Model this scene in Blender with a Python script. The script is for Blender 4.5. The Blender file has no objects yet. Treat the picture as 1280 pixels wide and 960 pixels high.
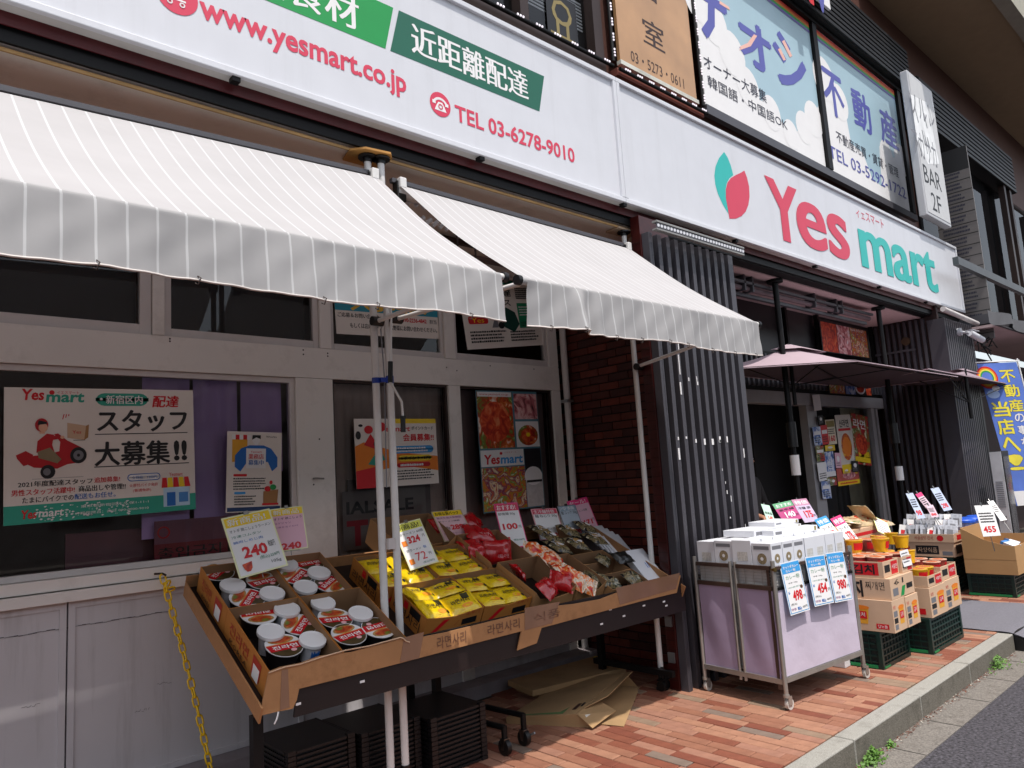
import bpy, math, random
from mathutils import Vector, Matrix
random.seed(7)
SC = bpy.context.scene
COL = SC.collection
R = math.radians

# ------------------------------------------------------------------ camera
H = 1.55
F_PX = 915.0
YAW, PITCH, ROLL = R(42.557), R(7.441), R(-3.585)
_f = Vector((math.sin(YAW)*math.cos(PITCH), math.cos(YAW)*math.cos(PITCH), math.sin(PITCH)))
_r0 = Vector((math.cos(YAW), -math.sin(YAW), 0)); _u0 = _r0.cross(_f)
CR = math.cos(ROLL)*_r0 + math.sin(ROLL)*_u0
CU = -math.sin(ROLL)*_r0 + math.cos(ROLL)*_u0
CF = _f
CAM = Vector((0, 0, H))
cd = bpy.data.cameras.new('camera'); cam = bpy.data.objects.new('camera', cd); COL.objects.link(cam)
m3 = Matrix((CR, CU, -CF)).transposed().to_4x4(); m3.translation = CAM
cam.matrix_world = m3
cd.sensor_width = 36; cd.lens = F_PX/1280*36; cd.clip_start = 0.05; cd.clip_end = 500
SC.camera = cam

# ------------------------------------------------------------------ sky, sun, exposure
SUN = Vector((-0.11, -0.42, 1)).normalized()          # direction towards the sun
w = bpy.data.worlds.new('World'); SC.world = w; w.use_nodes = True
nt = w.node_tree; bg = nt.nodes['Background']
sky = nt.nodes.new('ShaderNodeTexSky'); sky.sky_type = 'NISHITA'; sky.sun_disc = False
sky.sun_elevation = math.asin(SUN.z); sky.sun_rotation = math.atan2(SUN.x, SUN.y)
sky.air_density = 1.0; sky.dust_density = 2.0; sky.ozone_density = 1.0
hs = nt.nodes.new('ShaderNodeHueSaturation'); hs.inputs['Saturation'].default_value = .42
nt.links.new(sky.outputs[0], hs.inputs['Color']); nt.links.new(hs.outputs[0], bg.inputs[0]); bg.inputs[1].default_value = 0.15
ld = bpy.data.lights.new('sun', 'SUN'); ld.energy = 2.7; ld.angle = R(0.55); ld.color = (1.0, 0.95, 0.89)
sun = bpy.data.objects.new('sun', ld); COL.objects.link(sun)
sun.rotation_euler = (-SUN).to_track_quat('-Z', 'Y').to_euler()
SC.view_settings.view_transform = 'Standard'; SC.view_settings.look = 'None'
SC.view_settings.exposure = 0.55; SC.view_settings.gamma = 1.0
SC.render.engine = 'CYCLES'
SC.cycles.max_bounces = 8; SC.cycles.transparent_max_bounces = 12
SC.cycles.caustics_reflective = False; SC.cycles.caustics_refractive = False

# ------------------------------------------------------------------ pixel -> world helpers (measuring only)
def ray(px, py):
    return CF + (px-640)/F_PX*CR - (py-480)/F_PX*CU
def pix(px, py, ax, v):
    d = ray(px, py); i = 'xyz'.index(ax)
    return CAM + d*((v-CAM[i])/d[i])
def pixp(px, py, P0, N):
    d = ray(px, py)
    return CAM + d*((Vector(P0)-CAM).dot(N)/d.dot(N))

# ------------------------------------------------------------------ materials
MATS = {}
def lin(h):
    h = h.lstrip('#'); c = [int(h[i:i+2], 16)/255 for i in (0, 2, 4)]
    return tuple(x/12.92 if x <= .04045 else ((x+.055)/1.055)**2.4 for x in c)
def mat(name, col, rough=.6, metal=0, var=.12, scale=6, bump=0, bscale=40, spec=.5, trans=0, coat=0, dirt=0, dscale=2.5, streak=0):
    """principled surface with a little procedural colour variation, optional bump and dirt"""
    if name in MATS: return MATS[name]
    if isinstance(col, str): col = lin(col)
    m = bpy.data.materials.new(name); m.use_nodes = True; n = m.node_tree.nodes; l = m.node_tree.links
    p = n['Principled BSDF']; p.inputs['Roughness'].default_value = rough; p.inputs['Metallic'].default_value = metal
    p.inputs['Specular IOR Level'].default_value = spec
    if coat: p.inputs['Coat Weight'].default_value = coat; p.inputs['Coat Roughness'].default_value = .15
    tc = n.new('ShaderNodeTexCoord')
    no = n.new('ShaderNodeTexNoise'); no.inputs['Scale'].default_value = scale; no.inputs['Detail'].default_value = 5
    l.new(tc.outputs['Object'], no.inputs['Vector'])
    rp = n.new('ShaderNodeValToRGB'); e = rp.color_ramp.elements
    e[0].position = .3; e[1].position = .7
    e[0].color = tuple(c*(1-var) for c in col)+(1,); e[1].color = tuple(min(1, c*(1+var)) for c in col)+(1,)
    l.new(no.outputs[0], rp.inputs[0]); out = rp.outputs[0]
    if dirt:
        n2 = n.new('ShaderNodeTexNoise'); n2.inputs['Scale'].default_value = dscale; n2.inputs['Detail'].default_value = 9
        n2.inputs['Roughness'].default_value = .68
        mp_ = n.new('ShaderNodeMapping'); mp_.inputs['Scale'].default_value = (3.0, 3.0, .22) if streak else (1, 1, 1)
        l.new(tc.outputs['Object'], mp_.inputs[0]); l.new(mp_.outputs[0], n2.inputs['Vector'])
        r2 = n.new('ShaderNodeValToRGB'); r2.color_ramp.elements[0].position = .52; r2.color_ramp.elements[1].position = .72
        r2.color_ramp.elements[0].color = (0, 0, 0, 1); r2.color_ramp.elements[1].color = (dirt, dirt, dirt, 1)
        l.new(n2.outputs[0], r2.inputs[0])
        mx = n.new('ShaderNodeMix'); mx.data_type = 'RGBA'; l.new(r2.outputs[0], mx.inputs[0]); l.new(out, mx.inputs[6])
        mx.inputs[7].default_value = (col[0]*.35, col[1]*.32, col[2]*.28, 1); out = mx.outputs[2]
    l.new(out, p.inputs['Base Color'])
    if bump:
        n3 = n.new('ShaderNodeTexNoise'); n3.inputs['Scale'].default_value = bscale; n3.inputs['Detail'].default_value = 6
        l.new(tc.outputs['Object'], n3.inputs['Vector'])
        b = n.new('ShaderNodeBump'); b.inputs['Strength'].default_value = bump; b.inputs['Distance'].default_value = .01
        l.new(n3.outputs[0], b.inputs['Height']); l.new(b.outputs[0], p.inputs['Normal'])
    if trans:
        tr = n.new('ShaderNodeBsdfTranslucent'); l.new(out, tr.inputs[0])
        ms = n.new('ShaderNodeMixShader'); ms.inputs[0].default_value = trans
        l.new(p.outputs[0], ms.inputs[1]); l.new(tr.outputs[0], ms.inputs[2])
        l.new(ms.outputs[0], n['Material Output'].inputs[0])
    MATS[name] = m
    return m

def fabric_mat(name, base, stripe, pitch, wid, off, trans=.12, rough=.85, wr=.2):
    m = bpy.data.materials.new(name); m.use_nodes = True; n = m.node_tree.nodes; l = m.node_tree.links
    p = n['Principled BSDF']; p.inputs['Roughness'].default_value = rough; p.inputs['Specular IOR Level'].default_value = .2
    tc = n.new('ShaderNodeTexCoord'); sx = n.new('ShaderNodeSeparateXYZ'); l.new(tc.outputs['Object'], sx.inputs[0])
    a = n.new('ShaderNodeMath'); a.operation = 'ADD'; a.inputs[1].default_value = 100*pitch-off; l.new(sx.outputs[0], a.inputs[0])
    b = n.new('ShaderNodeMath'); b.operation = 'MODULO'; b.inputs[1].default_value = pitch; l.new(a.outputs[0], b.inputs[0])
    c = n.new('ShaderNodeMath'); c.operation = 'LESS_THAN'; c.inputs[1].default_value = wid; l.new(b.outputs[0], c.inputs[0])
    no = n.new('ShaderNodeTexNoise'); no.inputs['Scale'].default_value = 3; no.inputs['Detail'].default_value = 8
    l.new(tc.outputs['Object'], no.inputs['Vector'])
    rp = n.new('ShaderNodeValToRGB'); rp.color_ramp.elements[0].position = .3; rp.color_ramp.elements[1].position = .7
    rp.color_ramp.elements[0].color = tuple(x*.93 for x in base)+(1,); rp.color_ramp.elements[1].color = tuple(base)+(1,)
    l.new(no.outputs[0], rp.inputs[0])
    mx = n.new('ShaderNodeMix'); mx.data_type = 'RGBA'; l.new(c.outputs[0], mx.inputs[0]); l.new(rp.outputs[0], mx.inputs[6])
    mx.inputs[7].default_value = tuple(stripe)+(1,)
    l.new(mx.outputs[2], p.inputs['Base Color'])
    n3 = n.new('ShaderNodeTexNoise'); n3.inputs['Scale'].default_value = 3.5; n3.inputs['Detail'].default_value = 2; n3.inputs['Distortion'].default_value = .3
    l.new(tc.outputs['Object'], n3.inputs['Vector'])
    bp = n.new('ShaderNodeBump'); bp.inputs['Strength'].default_value = wr; bp.inputs['Distance'].default_value = .05
    l.new(n3.outputs[0], bp.inputs['Height']); l.new(bp.outputs[0], p.inputs['Normal'])
    tr = n.new('ShaderNodeBsdfTranslucent'); l.new(mx.outputs[2], tr.inputs[0])
    ms = n.new('ShaderNodeMixShader'); ms.inputs[0].default_value = trans
    l.new(p.outputs[0], ms.inputs[1]); l.new(tr.outputs[0], ms.inputs[2]); l.new(ms.outputs[0], n['Material Output'].inputs[0])
    MATS[name] = m
    return m

def glass_mat(name, tint=(.9, .92, .93), rough=.0, ior=1.5):
    m = bpy.data.materials.new(name); m.use_nodes = True; n = m.node_tree.nodes; l = m.node_tree.links
    n.remove(n['Principled BSDF'])
    t = n.new('ShaderNodeBsdfTransparent'); t.inputs[0].default_value = tint+(1,)
    g = n.new('ShaderNodeBsdfGlossy'); g.inputs['Roughness'].default_value = rough
    fr = n.new('ShaderNodeFresnel'); fr.inputs[0].default_value = ior
    ms = n.new('ShaderNodeMixShader'); l.new(fr.outputs[0], ms.inputs[0]); l.new(t.outputs[0], ms.inputs[1]); l.new(g.outputs[0], ms.inputs[2])
    l.new(ms.outputs[0], n['Material Output'].inputs[0]); MATS[name] = m
    return m

def print_mat(name, cols, scale=14, rough=.45, seed=0):
    """flat printed picture: blotches of a few inks"""
    m = bpy.data.materials.new(name); m.use_nodes = True; n = m.node_tree.nodes; l = m.node_tree.links
    p = n['Principled BSDF']; p.inputs['Roughness'].default_value = rough
    tc = n.new('ShaderNodeTexCoord'); mp = n.new('ShaderNodeMapping'); mp.inputs['Location'].default_value = (seed, seed*1.7, 0)
    l.new(tc.outputs['Object'], mp.inputs[0])
    no = n.new('ShaderNodeTexNoise'); no.inputs['Scale'].default_value = scale; no.inputs['Detail'].default_value = 4; no.inputs['Distortion'].default_value = 1.5
    l.new(mp.outputs[0], no.inputs['Vector'])
    rp = n.new('ShaderNodeValToRGB'); rp.color_ramp.interpolation = 'LINEAR'
    el = rp.color_ramp.elements
    while len(el) < len(cols): el.new(.5)
    for i, c in enumerate(cols):
        el[i].position = .3+.4*i/max(1, len(cols)-1); el[i].color = lin(c)+(1,)
    l.new(no.outputs[0], rp.inputs[0]); l.new(rp.outputs[0], p.inputs['Base Color']); MATS[name] = m
    return m

WHITE = mat('white_paint', '#d3d4d9', .35, var=.02, dirt=.10, dscale=2, streak=1)
INK = mat('black_ink', '#141314', .5, var=.02)
RED = mat('red_ink', '#d23a56', .45, var=.02)
REDP = mat('bright_red_ink', '#cf1420', .45, var=.02)
TEAL = mat('teal_ink', '#25b5ad', .45, var=.02)
GREEN1 = mat('green_ink', '#0f9346', .45, var=.03)
GREEN2 = mat('dark_green_ink', '#125f4a', .45, var=.03)
TEALP = mat('sea_green_ink', '#2f9e86', .45, var=.03)
BLUE = mat('blue_ink', '#1f68b8', .45, var=.03)
LBLUE = mat('light_blue_ink', '#3c9bdc', .45, var=.03)
YEL = mat('yellow_ink', '#f2cf1e', .45, var=.03)
ORG = mat('orange_ink', '#e8801c', .45, var=.04)
PINKI = mat('pink_ink', '#e63a7c', .45, var=.03)
PAPER = mat('paper', '#e9e7e6', .55, var=.02)
PAPERP = mat('pink_paper', '#e6b6c6', .55, var=.02)
GREYI = mat('grey_ink', '#77777c', .5, var=.03)
SKYI = mat('sky_print', '#a6c2cd', .35, var=.05, scale=1.2)
PURI = mat('violet_ink', '#575aa6', .4, var=.03)
SALM = mat('salmon_ink', '#eeb9a9', .4, var=.03)
WALLW = mat('wall_white_steel', '#e6e0da', .42, var=.04, scale=2, dirt=.3, dscale=4, bump=.05, bscale=30)
WALLP = mat('wall_panel', '#c9c5c7', .42, var=.05, scale=1.5, dirt=.35, dscale=3.5, bump=.06, bscale=8, streak=1)
ALU = mat('aluminium', '#a9adb0', .35, metal=.85, var=.06)
STEEL = mat('steel_tube', '#8b8a88', .3, metal=1, var=.1)
DARKST = mat('bronze_frame', '#3a2c28', .45, metal=.3, var=.1)
DGREY = mat('dark_grey_metal', '#4a494e', .45, var=.06, scale=3, dirt=.3)
SLAT = mat('grey_slat', '#434147', .45, var=.08, scale=4, dirt=.3)
SLATB = mat('slat_backing', '#121112', .6, var=.1)
BLACK = mat('black_plastic', '#0d0c0d', .45, var=.15)
BLKM = mat('black_metal', '#100f10', .5, var=.1, spec=.25)
CEIL = mat('ceiling_board', '#e2d6cb', .75, var=.05, scale=2, dirt=.3, dscale=3)
CEILP = mat('pink_ceiling_board', '#cdb6b6', .75, var=.04, scale=2, dirt=.15)
BEAMR = mat('dark_red_steel', '#4e0c12', .5, var=.2, dirt=.4)
BRICKM = [mat('wall_brick_%s' % a, c, .5, var=.2, scale=9, bump=.15, bscale=60) for a, c in
          (('dark', '#4c1e17'), ('brown', '#58241a'), ('red', '#662a1e'), ('deep', '#3e1814'))]
MORT = mat('brick_mortar', '#1c1210', .9, var=.2)
REDG = mat('glazed_red_tile', '#3c110f', .3, var=.25, scale=20, dirt=.4)
PAVM = [mat('paver_%s' % a, c, .8, var=.14, scale=14, bump=.25, bscale=90, dirt=.18, dscale=5) for a, c in
        (('salmon', '#a1735b'), ('pink', '#9a6d59'), ('red', '#804834'), ('buff', '#8b735f'), ('grey', '#7b695d'), ('rust', '#7a4230'), ('clay', '#90604a'))]
PAVB = mat('paver_bedding', '#3a322c', .95, var=.2, bump=.3)
KERB = mat('granite', '#9a978f', .8, var=.35, scale=220, bump=.4, bscale=180, dirt=.5, dscale=7)
GUT = mat('gutter_concrete', '#77716a', .9, var=.35, scale=90, bump=.6, bscale=110, dirt=.6, dscale=12)
ASPH = mat('asphalt', '#434045', .9, var=.85, scale=55, bump=1.0, bscale=70, dirt=.5, dscale=22)
CARD = mat('cardboard', '#a87b4e', .8, var=.06, scale=5, bump=.08, bscale=20)
CARDD = mat('worn_cardboard', '#a8794f', .8, var=.12, scale=6, bump=.15, bscale=14, dirt=.55, dscale=6)
CARDO = mat('orange_cardboard', '#b5732f', .75, var=.06, scale=5, dirt=.12)
CARDI = mat('cardboard_inside', '#8f6c4c', .85, var=.05)
CARDL = mat('light_cardboard', '#cfae90', .75, var=.04, scale=4, dirt=.08)
BROWNP = mat('brown_apron', '#1e1312', .5, var=.1)
POLEW = mat('white_pole', '#d9d7d4', .3, var=.03, dirt=.1)
GLASS = glass_mat('window_glass'); GLASSD = glass_mat('dark_window_glass', (.5, .5, .52), 0, 1.25)
LILAC = mat('lilac_cloth', '#c3b8c8', .8, var=.05, scale=3, bump=.9, bscale=4.5, dirt=.12, dscale=5)
LILACS = mat('lilac_satin', '#a796b0', .45, var=.1, scale=3, bump=.6, bscale=4)
PURPLE = mat('purple_curtain', '#d8b4ee', .7, var=.06, scale=2)
CRATE = mat('green_crate', '#0a2b26', .4, var=.1, scale=8)
CRATEL = mat('bright_green_crate', '#12834a', .4, var=.1)
LIDW = mat('white_lid', '#e6e4e4', .35, var=.02)
LIDR = mat('red_lid', '#c8202c', .25, var=.05)
BOWLB = mat('black_bowl', '#191416', .35, var=.1)
GOLD = mat('noodle_print', '#b08a50', .4, var=.45, scale=60)
CHAINY = mat('yellow_chain', '#f5c814', .4, var=.1)
TAPE = mat('blue_tape', '#1b3a9c', .4, var=.1)
FOODP = print_mat('food_print', ['#f1e8dc', '#d4702a', '#a82818', '#5c8a2e', '#f0d9a8'], 8)
FOODR = print_mat('kimchi_print', ['#e08a5a', '#d8552a', '#b8301a', '#8a1c12'], 10, seed=3)
FOODM = print_mat('meat_print', ['#3a2a28', '#b86068', '#e4b0ae', '#dde4e8'], 9, seed=7)
FOODV = print_mat('vegetable_print', ['#e9e4dc', '#6a9a35', '#d4702a', '#7a2a5a', '#e7d8b0', '#b82a20'], 10, seed=5)
PACKY = mat('yellow_packet', '#e6c314', .25, var=.08, scale=18, bump=.7, bscale=26, coat=.5)
PACKR = mat('red_packet', '#b3151b', .2, var=.15, scale=15, bump=.7, bscale=16, coat=.6)
PACKO = print_mat('snack_packet', ['#b3151b', '#d8402c', '#e8802c', '#e9dcc8', '#c8b090', '#b3151b'], 13, .22, 2)
PACKB = print_mat('black_noodle_packet', ['#101014', '#17161a', '#8a7a58', '#1c2a1c', '#d8cdb0'], 14, .22, 9)
ENDW = mat('backdrop_wall', '#b9b4ae', .8, var=.06, scale=1)  # even pale grey wall colour

# ------------------------------------------------------------------ object helpers
def tag(o, label=None, cat=None, group=None, kind=None):
    if label: o['label'] = label
    if cat: o['category'] = cat
    if group: o['group'] = group
    if kind: o['kind'] = kind
    return o
def thing(name, label, cat, loc=(0, 0, 0), rotz=0, group=None):
    o = bpy.data.objects.new(name, None); COL.objects.link(o); o.empty_display_size = .1
    o.matrix_basis = Matrix.Translation(loc) @ Matrix.Rotation(rotz, 4, 'Z')
    return tag(o, label, cat, group)
def world_of(o):
    m = o.matrix_basis.copy()
    if o.parent: m = world_of(o.parent) @ o.matrix_parent_inverse @ m
    return m
def attach(o, parent, local=False):
    if parent:
        o.parent = parent
        if not local: o.matrix_parent_inverse = world_of(parent).inverted()
class MB:
    """collects shapes; build() links them as one mesh object (world coordinates unless local=True)"""
    def __init__(s): s.v = []; s.f = []; s.m = []; s.sm = []; s.mats = []; s.T = Matrix()
    def mi(s, m):
        if m not in s.mats: s.mats.append(m)
        return s.mats.index(m)
    def add(s, vs, fs, m, smooth=False):
        b = len(s.v); s.v += [tuple(s.T @ Vector(v)) for v in vs]
        i = s.mi(m)
        for f in fs: s.f.append([b+k for k in f]); s.m.append(i); s.sm.append(smooth)
        return s
    def box(s, x0, x1, y0, y1, z0, z1, m, taper=0):
        t = taper
        v = [(x0, y0, z0), (x1, y0, z0), (x1, y1, z0), (x0, y1, z0), (x0-t, y0-t, z1), (x1+t, y0-t, z1), (x1+t, y1+t, z1), (x0-t, y1+t, z1)]
        return s.add(v, [(0, 3, 2, 1), (4, 5, 6, 7), (0, 1, 5, 4), (1, 2, 6, 5), (2, 3, 7, 6), (3, 0, 4, 7)], m)
    def quad(s, a, b, c, d, m): return s.add([a, b, c, d], [(0, 1, 2, 3)], m)
    def prism(s, pts, dv, m):
        """polygon pts (3D) extruded by dv"""
        n = len(pts); dv = Vector(dv)
        v = [Vector(p) for p in pts]+[Vector(p)+dv for p in pts]
        return s.add(v, [tuple(range(n))[::-1], tuple(range(n, 2*n))]+[(i, (i+1) % n, n+(i+1) % n, n+i) for i in range(n)], m)
    def tube(s, pts, r, m, seg=10, cap=True, rs=None):
        pts = [Vector(p) for p in pts]; n = len(pts); vs = []; fs = []; up = None
        for i, p in enumerate(pts):
            d = (pts[min(i+1, n-1)]-pts[max(i-1, 0)]).normalized()
            if up is None: up = d.orthogonal().normalized()
            up = (up-d*up.dot(d)).normalized(); q = d.cross(up); rr = rs[i] if rs else r
            for k in range(seg):
                a = 2*math.pi*k/seg; vs.append(p+up*math.cos(a)*rr+q*math.sin(a)*rr)
        for i in range(n-1):
            for k in range(seg):
                k2 = (k+1) % seg; fs.append((i*seg+k, i*seg+k2, (i+1)*seg+k2, (i+1)*seg+k))
        s.add(vs, fs, m, True)
        if cap: s.add(vs[:seg], [tuple(range(seg))[::-1]], m); s.add(vs[-seg:], [tuple(range(seg))], m)
        return s
    def cyl(s, c, r, h, m, seg=20, r2=None):
        c = Vector(c); return s.tube([c, c+Vector((0, 0, h))], r, m, seg, True, [r, r if r2 is None else r2])
    def lathe(s, prof, m, seg=24, mlist=None):
        vs = []; n = len(prof)
        for r, z in prof:
            for k in range(seg):
                a = 2*math.pi*k/seg; vs.append((r*math.cos(a), r*math.sin(a), z))
        for i in range(n-1):
            s.add(vs[i*seg:(i+2)*seg], [(k, (k+1) % seg, seg+(k+1) % seg, seg+k) for k in range(seg)], mlist[i] if mlist else m, True)
        return s
    def disc(s, c, r, m, seg=24, ax=(0, 0, 1)):
        ax = Vector(ax).normalized(); u = ax.orthogonal().normalized(); q = ax.cross(u); c = Vector(c)
        return s.add([c+u*r*math.cos(2*math.pi*k/seg)+q*r*math.sin(2*math.pi*k/seg) for k in range(seg)], [tuple(range(seg))], m)
    def grid(s, fn, nu, nv, m, smooth=True):
        vs = [fn(i/nu, j/nv) for j in range(nv+1) for i in range(nu+1)]
        return s.add(vs, [(j*(nu+1)+i, j*(nu+1)+i+1, (j+1)*(nu+1)+i+1, (j+1)*(nu+1)+i) for j in range(nv) for i in range(nu)], m, smooth)
    def build(s, name, parent=None, local=False, bevel=0, merge=False, M=None):
        me = bpy.data.meshes.new(name); me.from_pydata(s.v, [], s.f)
        for m in s.mats: me.materials.append(m)
        me.polygons.foreach_set('material_index', s.m); me.polygons.foreach_set('use_smooth', s.sm); me.update()
        o = bpy.data.objects.new(name, me); COL.objects.link(o)
        if M is not None: o.matrix_basis = M
        attach(o, parent, local)
        if bevel:
            b = o.modifiers.new('bevel', 'BEVEL'); b.width = bevel; b.segments = 2; b.limit_method = 'ANGLE'; b.angle_limit = R(40)
        return o
def copy_tree(o, parent=None, **kw):
    c = o.copy(); COL.objects.link(c)
    if parent: c.parent = parent
    for ch in [x for x in o.children]: copy_tree(ch, c)
    return c

# flat lettering
_tc = {}
def glyphs(s, off=0, res=2):
    k = (s, off, res)
    if k not in _tc:
        c = bpy.data.curves.new('letters', 'FONT'); c.body = s; c.size = 1; c.offset = off; c.resolution_u = res
        o = bpy.data.objects.new('letters', c); me = bpy.data.meshes.new_from_object(o)
        vs = [(v.co.x, v.co.y) for v in me.vertices]; fs = [tuple(p.vertices) for p in me.polygons]
        bpy.data.objects.remove(o); bpy.data.curves.remove(c); bpy.data.meshes.remove(me)
        if not vs: vs = [(0, 0)]; fs = []
        x0 = min(v[0] for v in vs); x1 = max(v[0] for v in vs); y0 = min(v[1] for v in vs); y1 = max(v[1] for v in vs)
        _tc[k] = (vs, fs, x0, x1, y0, y1)
    return _tc[k]
class Card:
    """a printed sheet or board; x to the right, y up, z out of the face; drawing in metres from the lower left"""
    def __init__(s, w, h, base, thick=.003, bend=None):
        s.w, s.h, s.base, s.t, s.bend = w, h, base, thick, bend; s.pr = MB(); s.k = 0
    def _z(s, L): s.k += 1; return s.t+.0007*L+s.k*9e-6
    def rect(s, x0, y0, x1, y1, m, L=1, r=0):
        w, h = s.w, s.h
        if r: return s.poly([(x0+r*math.cos(a)*h/w if 0 else x, y) for a, x, y in s._rr(x0, y0, x1, y1, r)], m, L)
        return s.poly([(x0, y0), (x1, y0), (x1, y1), (x0, y1)], m, L)
    def _rr(s, x0, y0, x1, y1, r):
        rx = r/s.w; ry = r/s.h; out = []
        for cx, cy, a0 in ((x1-rx, y0+ry, -90), (x1-rx, y1-ry, 0), (x0+rx, y1-ry, 90), (x0+rx, y0+ry, 180)):
            for k in range(5):
                a = R(a0+k*22.5); out.append((0, cx+rx*math.cos(a), cy+ry*math.sin(a)))
        return out
    def poly(s, pts, m, L=1):
        z = s._z(L)
        if s.bend and len(pts) == 4:
            (ax, ay), (bx, by), (cx, cy), (dx, dy) = pts; n = 6
            for i in range(n):
                a, b = i/n, (i+1)/n
                q = [(ax+(dx-ax)*a, ay+(dy-ay)*a), (bx+(cx-bx)*a, by+(cy-by)*a), (bx+(cx-bx)*b, by+(cy-by)*b), (ax+(dx-ax)*b, ay+(dy-ay)*b)]
                s.pr.add([(x*s.w, y*s.h, z) for x, y in q], [(0, 1, 2, 3)], m)
            return s
        s.pr.add([(x*s.w, y*s.h, z) for x, y in pts], [tuple(range(len(pts)))], m); return s
    def ell(s, cx, cy, rx, ry, m, L=1, seg=20):
        return s.poly([(cx+rx*math.cos(2*math.pi*k/seg), cy+ry*math.sin(2*math.pi*k/seg)) for k in range(seg)], m, L)
    def ring(s, cx, cy, r, t, m, L=1, seg=20):
        z = s._z(L); vs = []
        for k in range(seg):
            a = 2*math.pi*k/seg
            for q in (r, r-t): vs.append((cx*s.w+q*math.cos(a), cy*s.h+q*math.sin(a), z))
        s.pr.add(vs, [(2*k, 2*((k+1) % seg), 2*((k+1) % seg)+1, 2*k+1) for k in range(seg)], m); return s
    def text(s, t, x, y, h, m, w=None, L=2, off=0, bold=0, al='l', res=2, skew=0, rot=0):
        """x,y,h,w as fractions of the card; h = height of the lettering box; w = full width"""
        vs, fs, x0, x1, y0, y1 = glyphs(t, off, res)
        hh = h*s.h; sc = hh/max(1e-6, (y1-y0)); ww = w*s.w if w else (x1-x0)*sc; sx = ww/max(1e-6, (x1-x0))
        ox = x*s.w-(ww if al == 'r' else ww/2 if al == 'c' else 0); oy = y*s.h; z = s._z(L)
        cr, sr = math.cos(rot), math.sin(rot)
        for d in range(5 if bold > .025 else 3 if bold else 1):
            dx = [0, bold*hh, -bold*hh, 0, 0][d]; dy = [0, 0, 0, bold*hh*.7, -bold*hh*.7][d]
            pts = []
            for a, b in vs:
                X = (a-x0)*sx+dx+skew*(b-y0)*sc; Y = (b-y0)*sc+dy
                pts.append((ox+X*cr-Y*sr, oy+X*sr+Y*cr, z+d*.00015))
            s.pr.add(pts, fs, m)
        return s
    def finish(s, name, label, cat, M, group=None, parent=None, pname='print'):
        b = MB(); n = 6 if s.bend else 1
        if s.bend:
            b.grid(lambda u, v: (u*s.w, v*s.h, s.t), 4, 8, s.base, True); b.grid(lambda u, v: ((1-u)*s.w, v*s.h, 0), 4, 8, s.base, True)
        else: b.box(0, s.w, 0, s.h, 0, s.t, s.base)
        if s.bend:
            f = s.bend; b.v = [f(*v) for v in b.v]; s.pr.v = [f(*v) for v in s.pr.v]
        o = b.build(name, parent, M=M)
        if parent is None: tag(o, label, cat, group)
        elif label: o['label'] = label
        if s.pr.v:
            q = s.pr.build(pname, None); q.parent = o
        return o
def frame_from(TL, TR, BL):
    """matrix and size of a board whose corners are given"""
    u = (TR-TL); w_ = u.length; u = u.normalized(); v = TL-BL; n = u.cross(v).normalized(); v2 = n.cross(u); h_ = v.dot(v2)
    M = Matrix((u, v2, n)).transposed().to_4x4(); o = TL-v2*h_; M.translation = o
    return M, w_, h_
def pcard(TL, TR, BL, ax, v):
    return frame_from(pix(*TL, ax, v), pix(*TR, ax, v), pix(*BL, ax, v))
def lines(c, x0, x1, y0, y1, n, m, fill=.5, L=1, ragged=.2):
    """rows of tiny print too small to read"""
    for i in range(n):
        y = y1-(i+.5)*(y1-y0)/n; hh = (y1-y0)/n*fill/2; x = x0
        xe = x1-random.random()*ragged*(x1-x0)
        while x < xe:
            ww = random.uniform(.02, .06)*(x1-x0); c.rect(x, y-hh, min(x+ww, xe), y+hh*random.uniform(.5, 1), m, L); x += ww*1.25
# ================================================================== GROUND
def proj(p):
    d = Vector(p)-CAM; z = d.dot(CF)
    return (640+F_PX*d.dot(CR)/z, 480-F_PX*d.dot(CU)/z, z) if z > 0.1 else (-1e4, -1e4, z)
b = MB(); b.quad((-60, -40, -.144), (160, -40, -.144), (160, 1.75, -.144), (-60, 1.75, -.144), ASPH)
tag(b.build('road'), kind='structure')
gut = MB(); gut.box(-60, 160, 1.745, 1.99, -.3, -.139, GUT); g = tag(gut.build('gutter'), kind='structure')
for k in range(14):
    b = MB(); b.box(.4+k*.6, .406+k*.6, 1.745, 1.97, -.1395, -.1375, mat('joint_dirt', '#2c2824', .95)); b.build('joint', g)
b = MB(); b.box(-60, 160, 2.085, 60, -.3, -.012, PAVB); pav = tag(b.build('pavement'), kind='structure')
kb = MB(); kb.box(-60, -3, 1.972, 2.09, -.3, 0, KERB); kerb = tag(kb.build('kerb'), kind='structure')
xs = [-2.8, -1.8, -.79, .21, 1.22, 2.22, 3.21, 4.22, 5.22, 6.2, 7.36]
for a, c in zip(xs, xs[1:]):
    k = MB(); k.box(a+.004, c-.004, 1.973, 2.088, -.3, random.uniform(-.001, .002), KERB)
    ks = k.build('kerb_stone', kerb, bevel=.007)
    k = MB(); k.quad((a+.011, 1.9715, -.14), (c-.011, 1.9715, -.14), (c-.011, 1.9715, -.008), (a+.011, 1.9715, -.008), mat('kerb_front_granite', '#6a655b', .85, var=.4, scale=160, bump=.4, bscale=150, dirt=.7, dscale=9)); k.build('front_face', ks)  # darker, strongly mottled granite quad over the front of each stone
rk = MB(); rk.prism([(7.38, 2.09, .0), (8.9, 2.09, .0), (8.9, 2.09, -.14), (7.38, 2.09, -.14)], (0, -.12, 0), BLACK)
rk.prism([(7.38, 1.972, -.01), (7.38, 1.972, -.138), (7.38, 1.70, -.138)], (1.5, 0, 0), BLACK)
tag(rk.build('kerb_ramp'), 'black rubber kerb ramp at the far end of the granite kerb', 'ramp')
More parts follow.
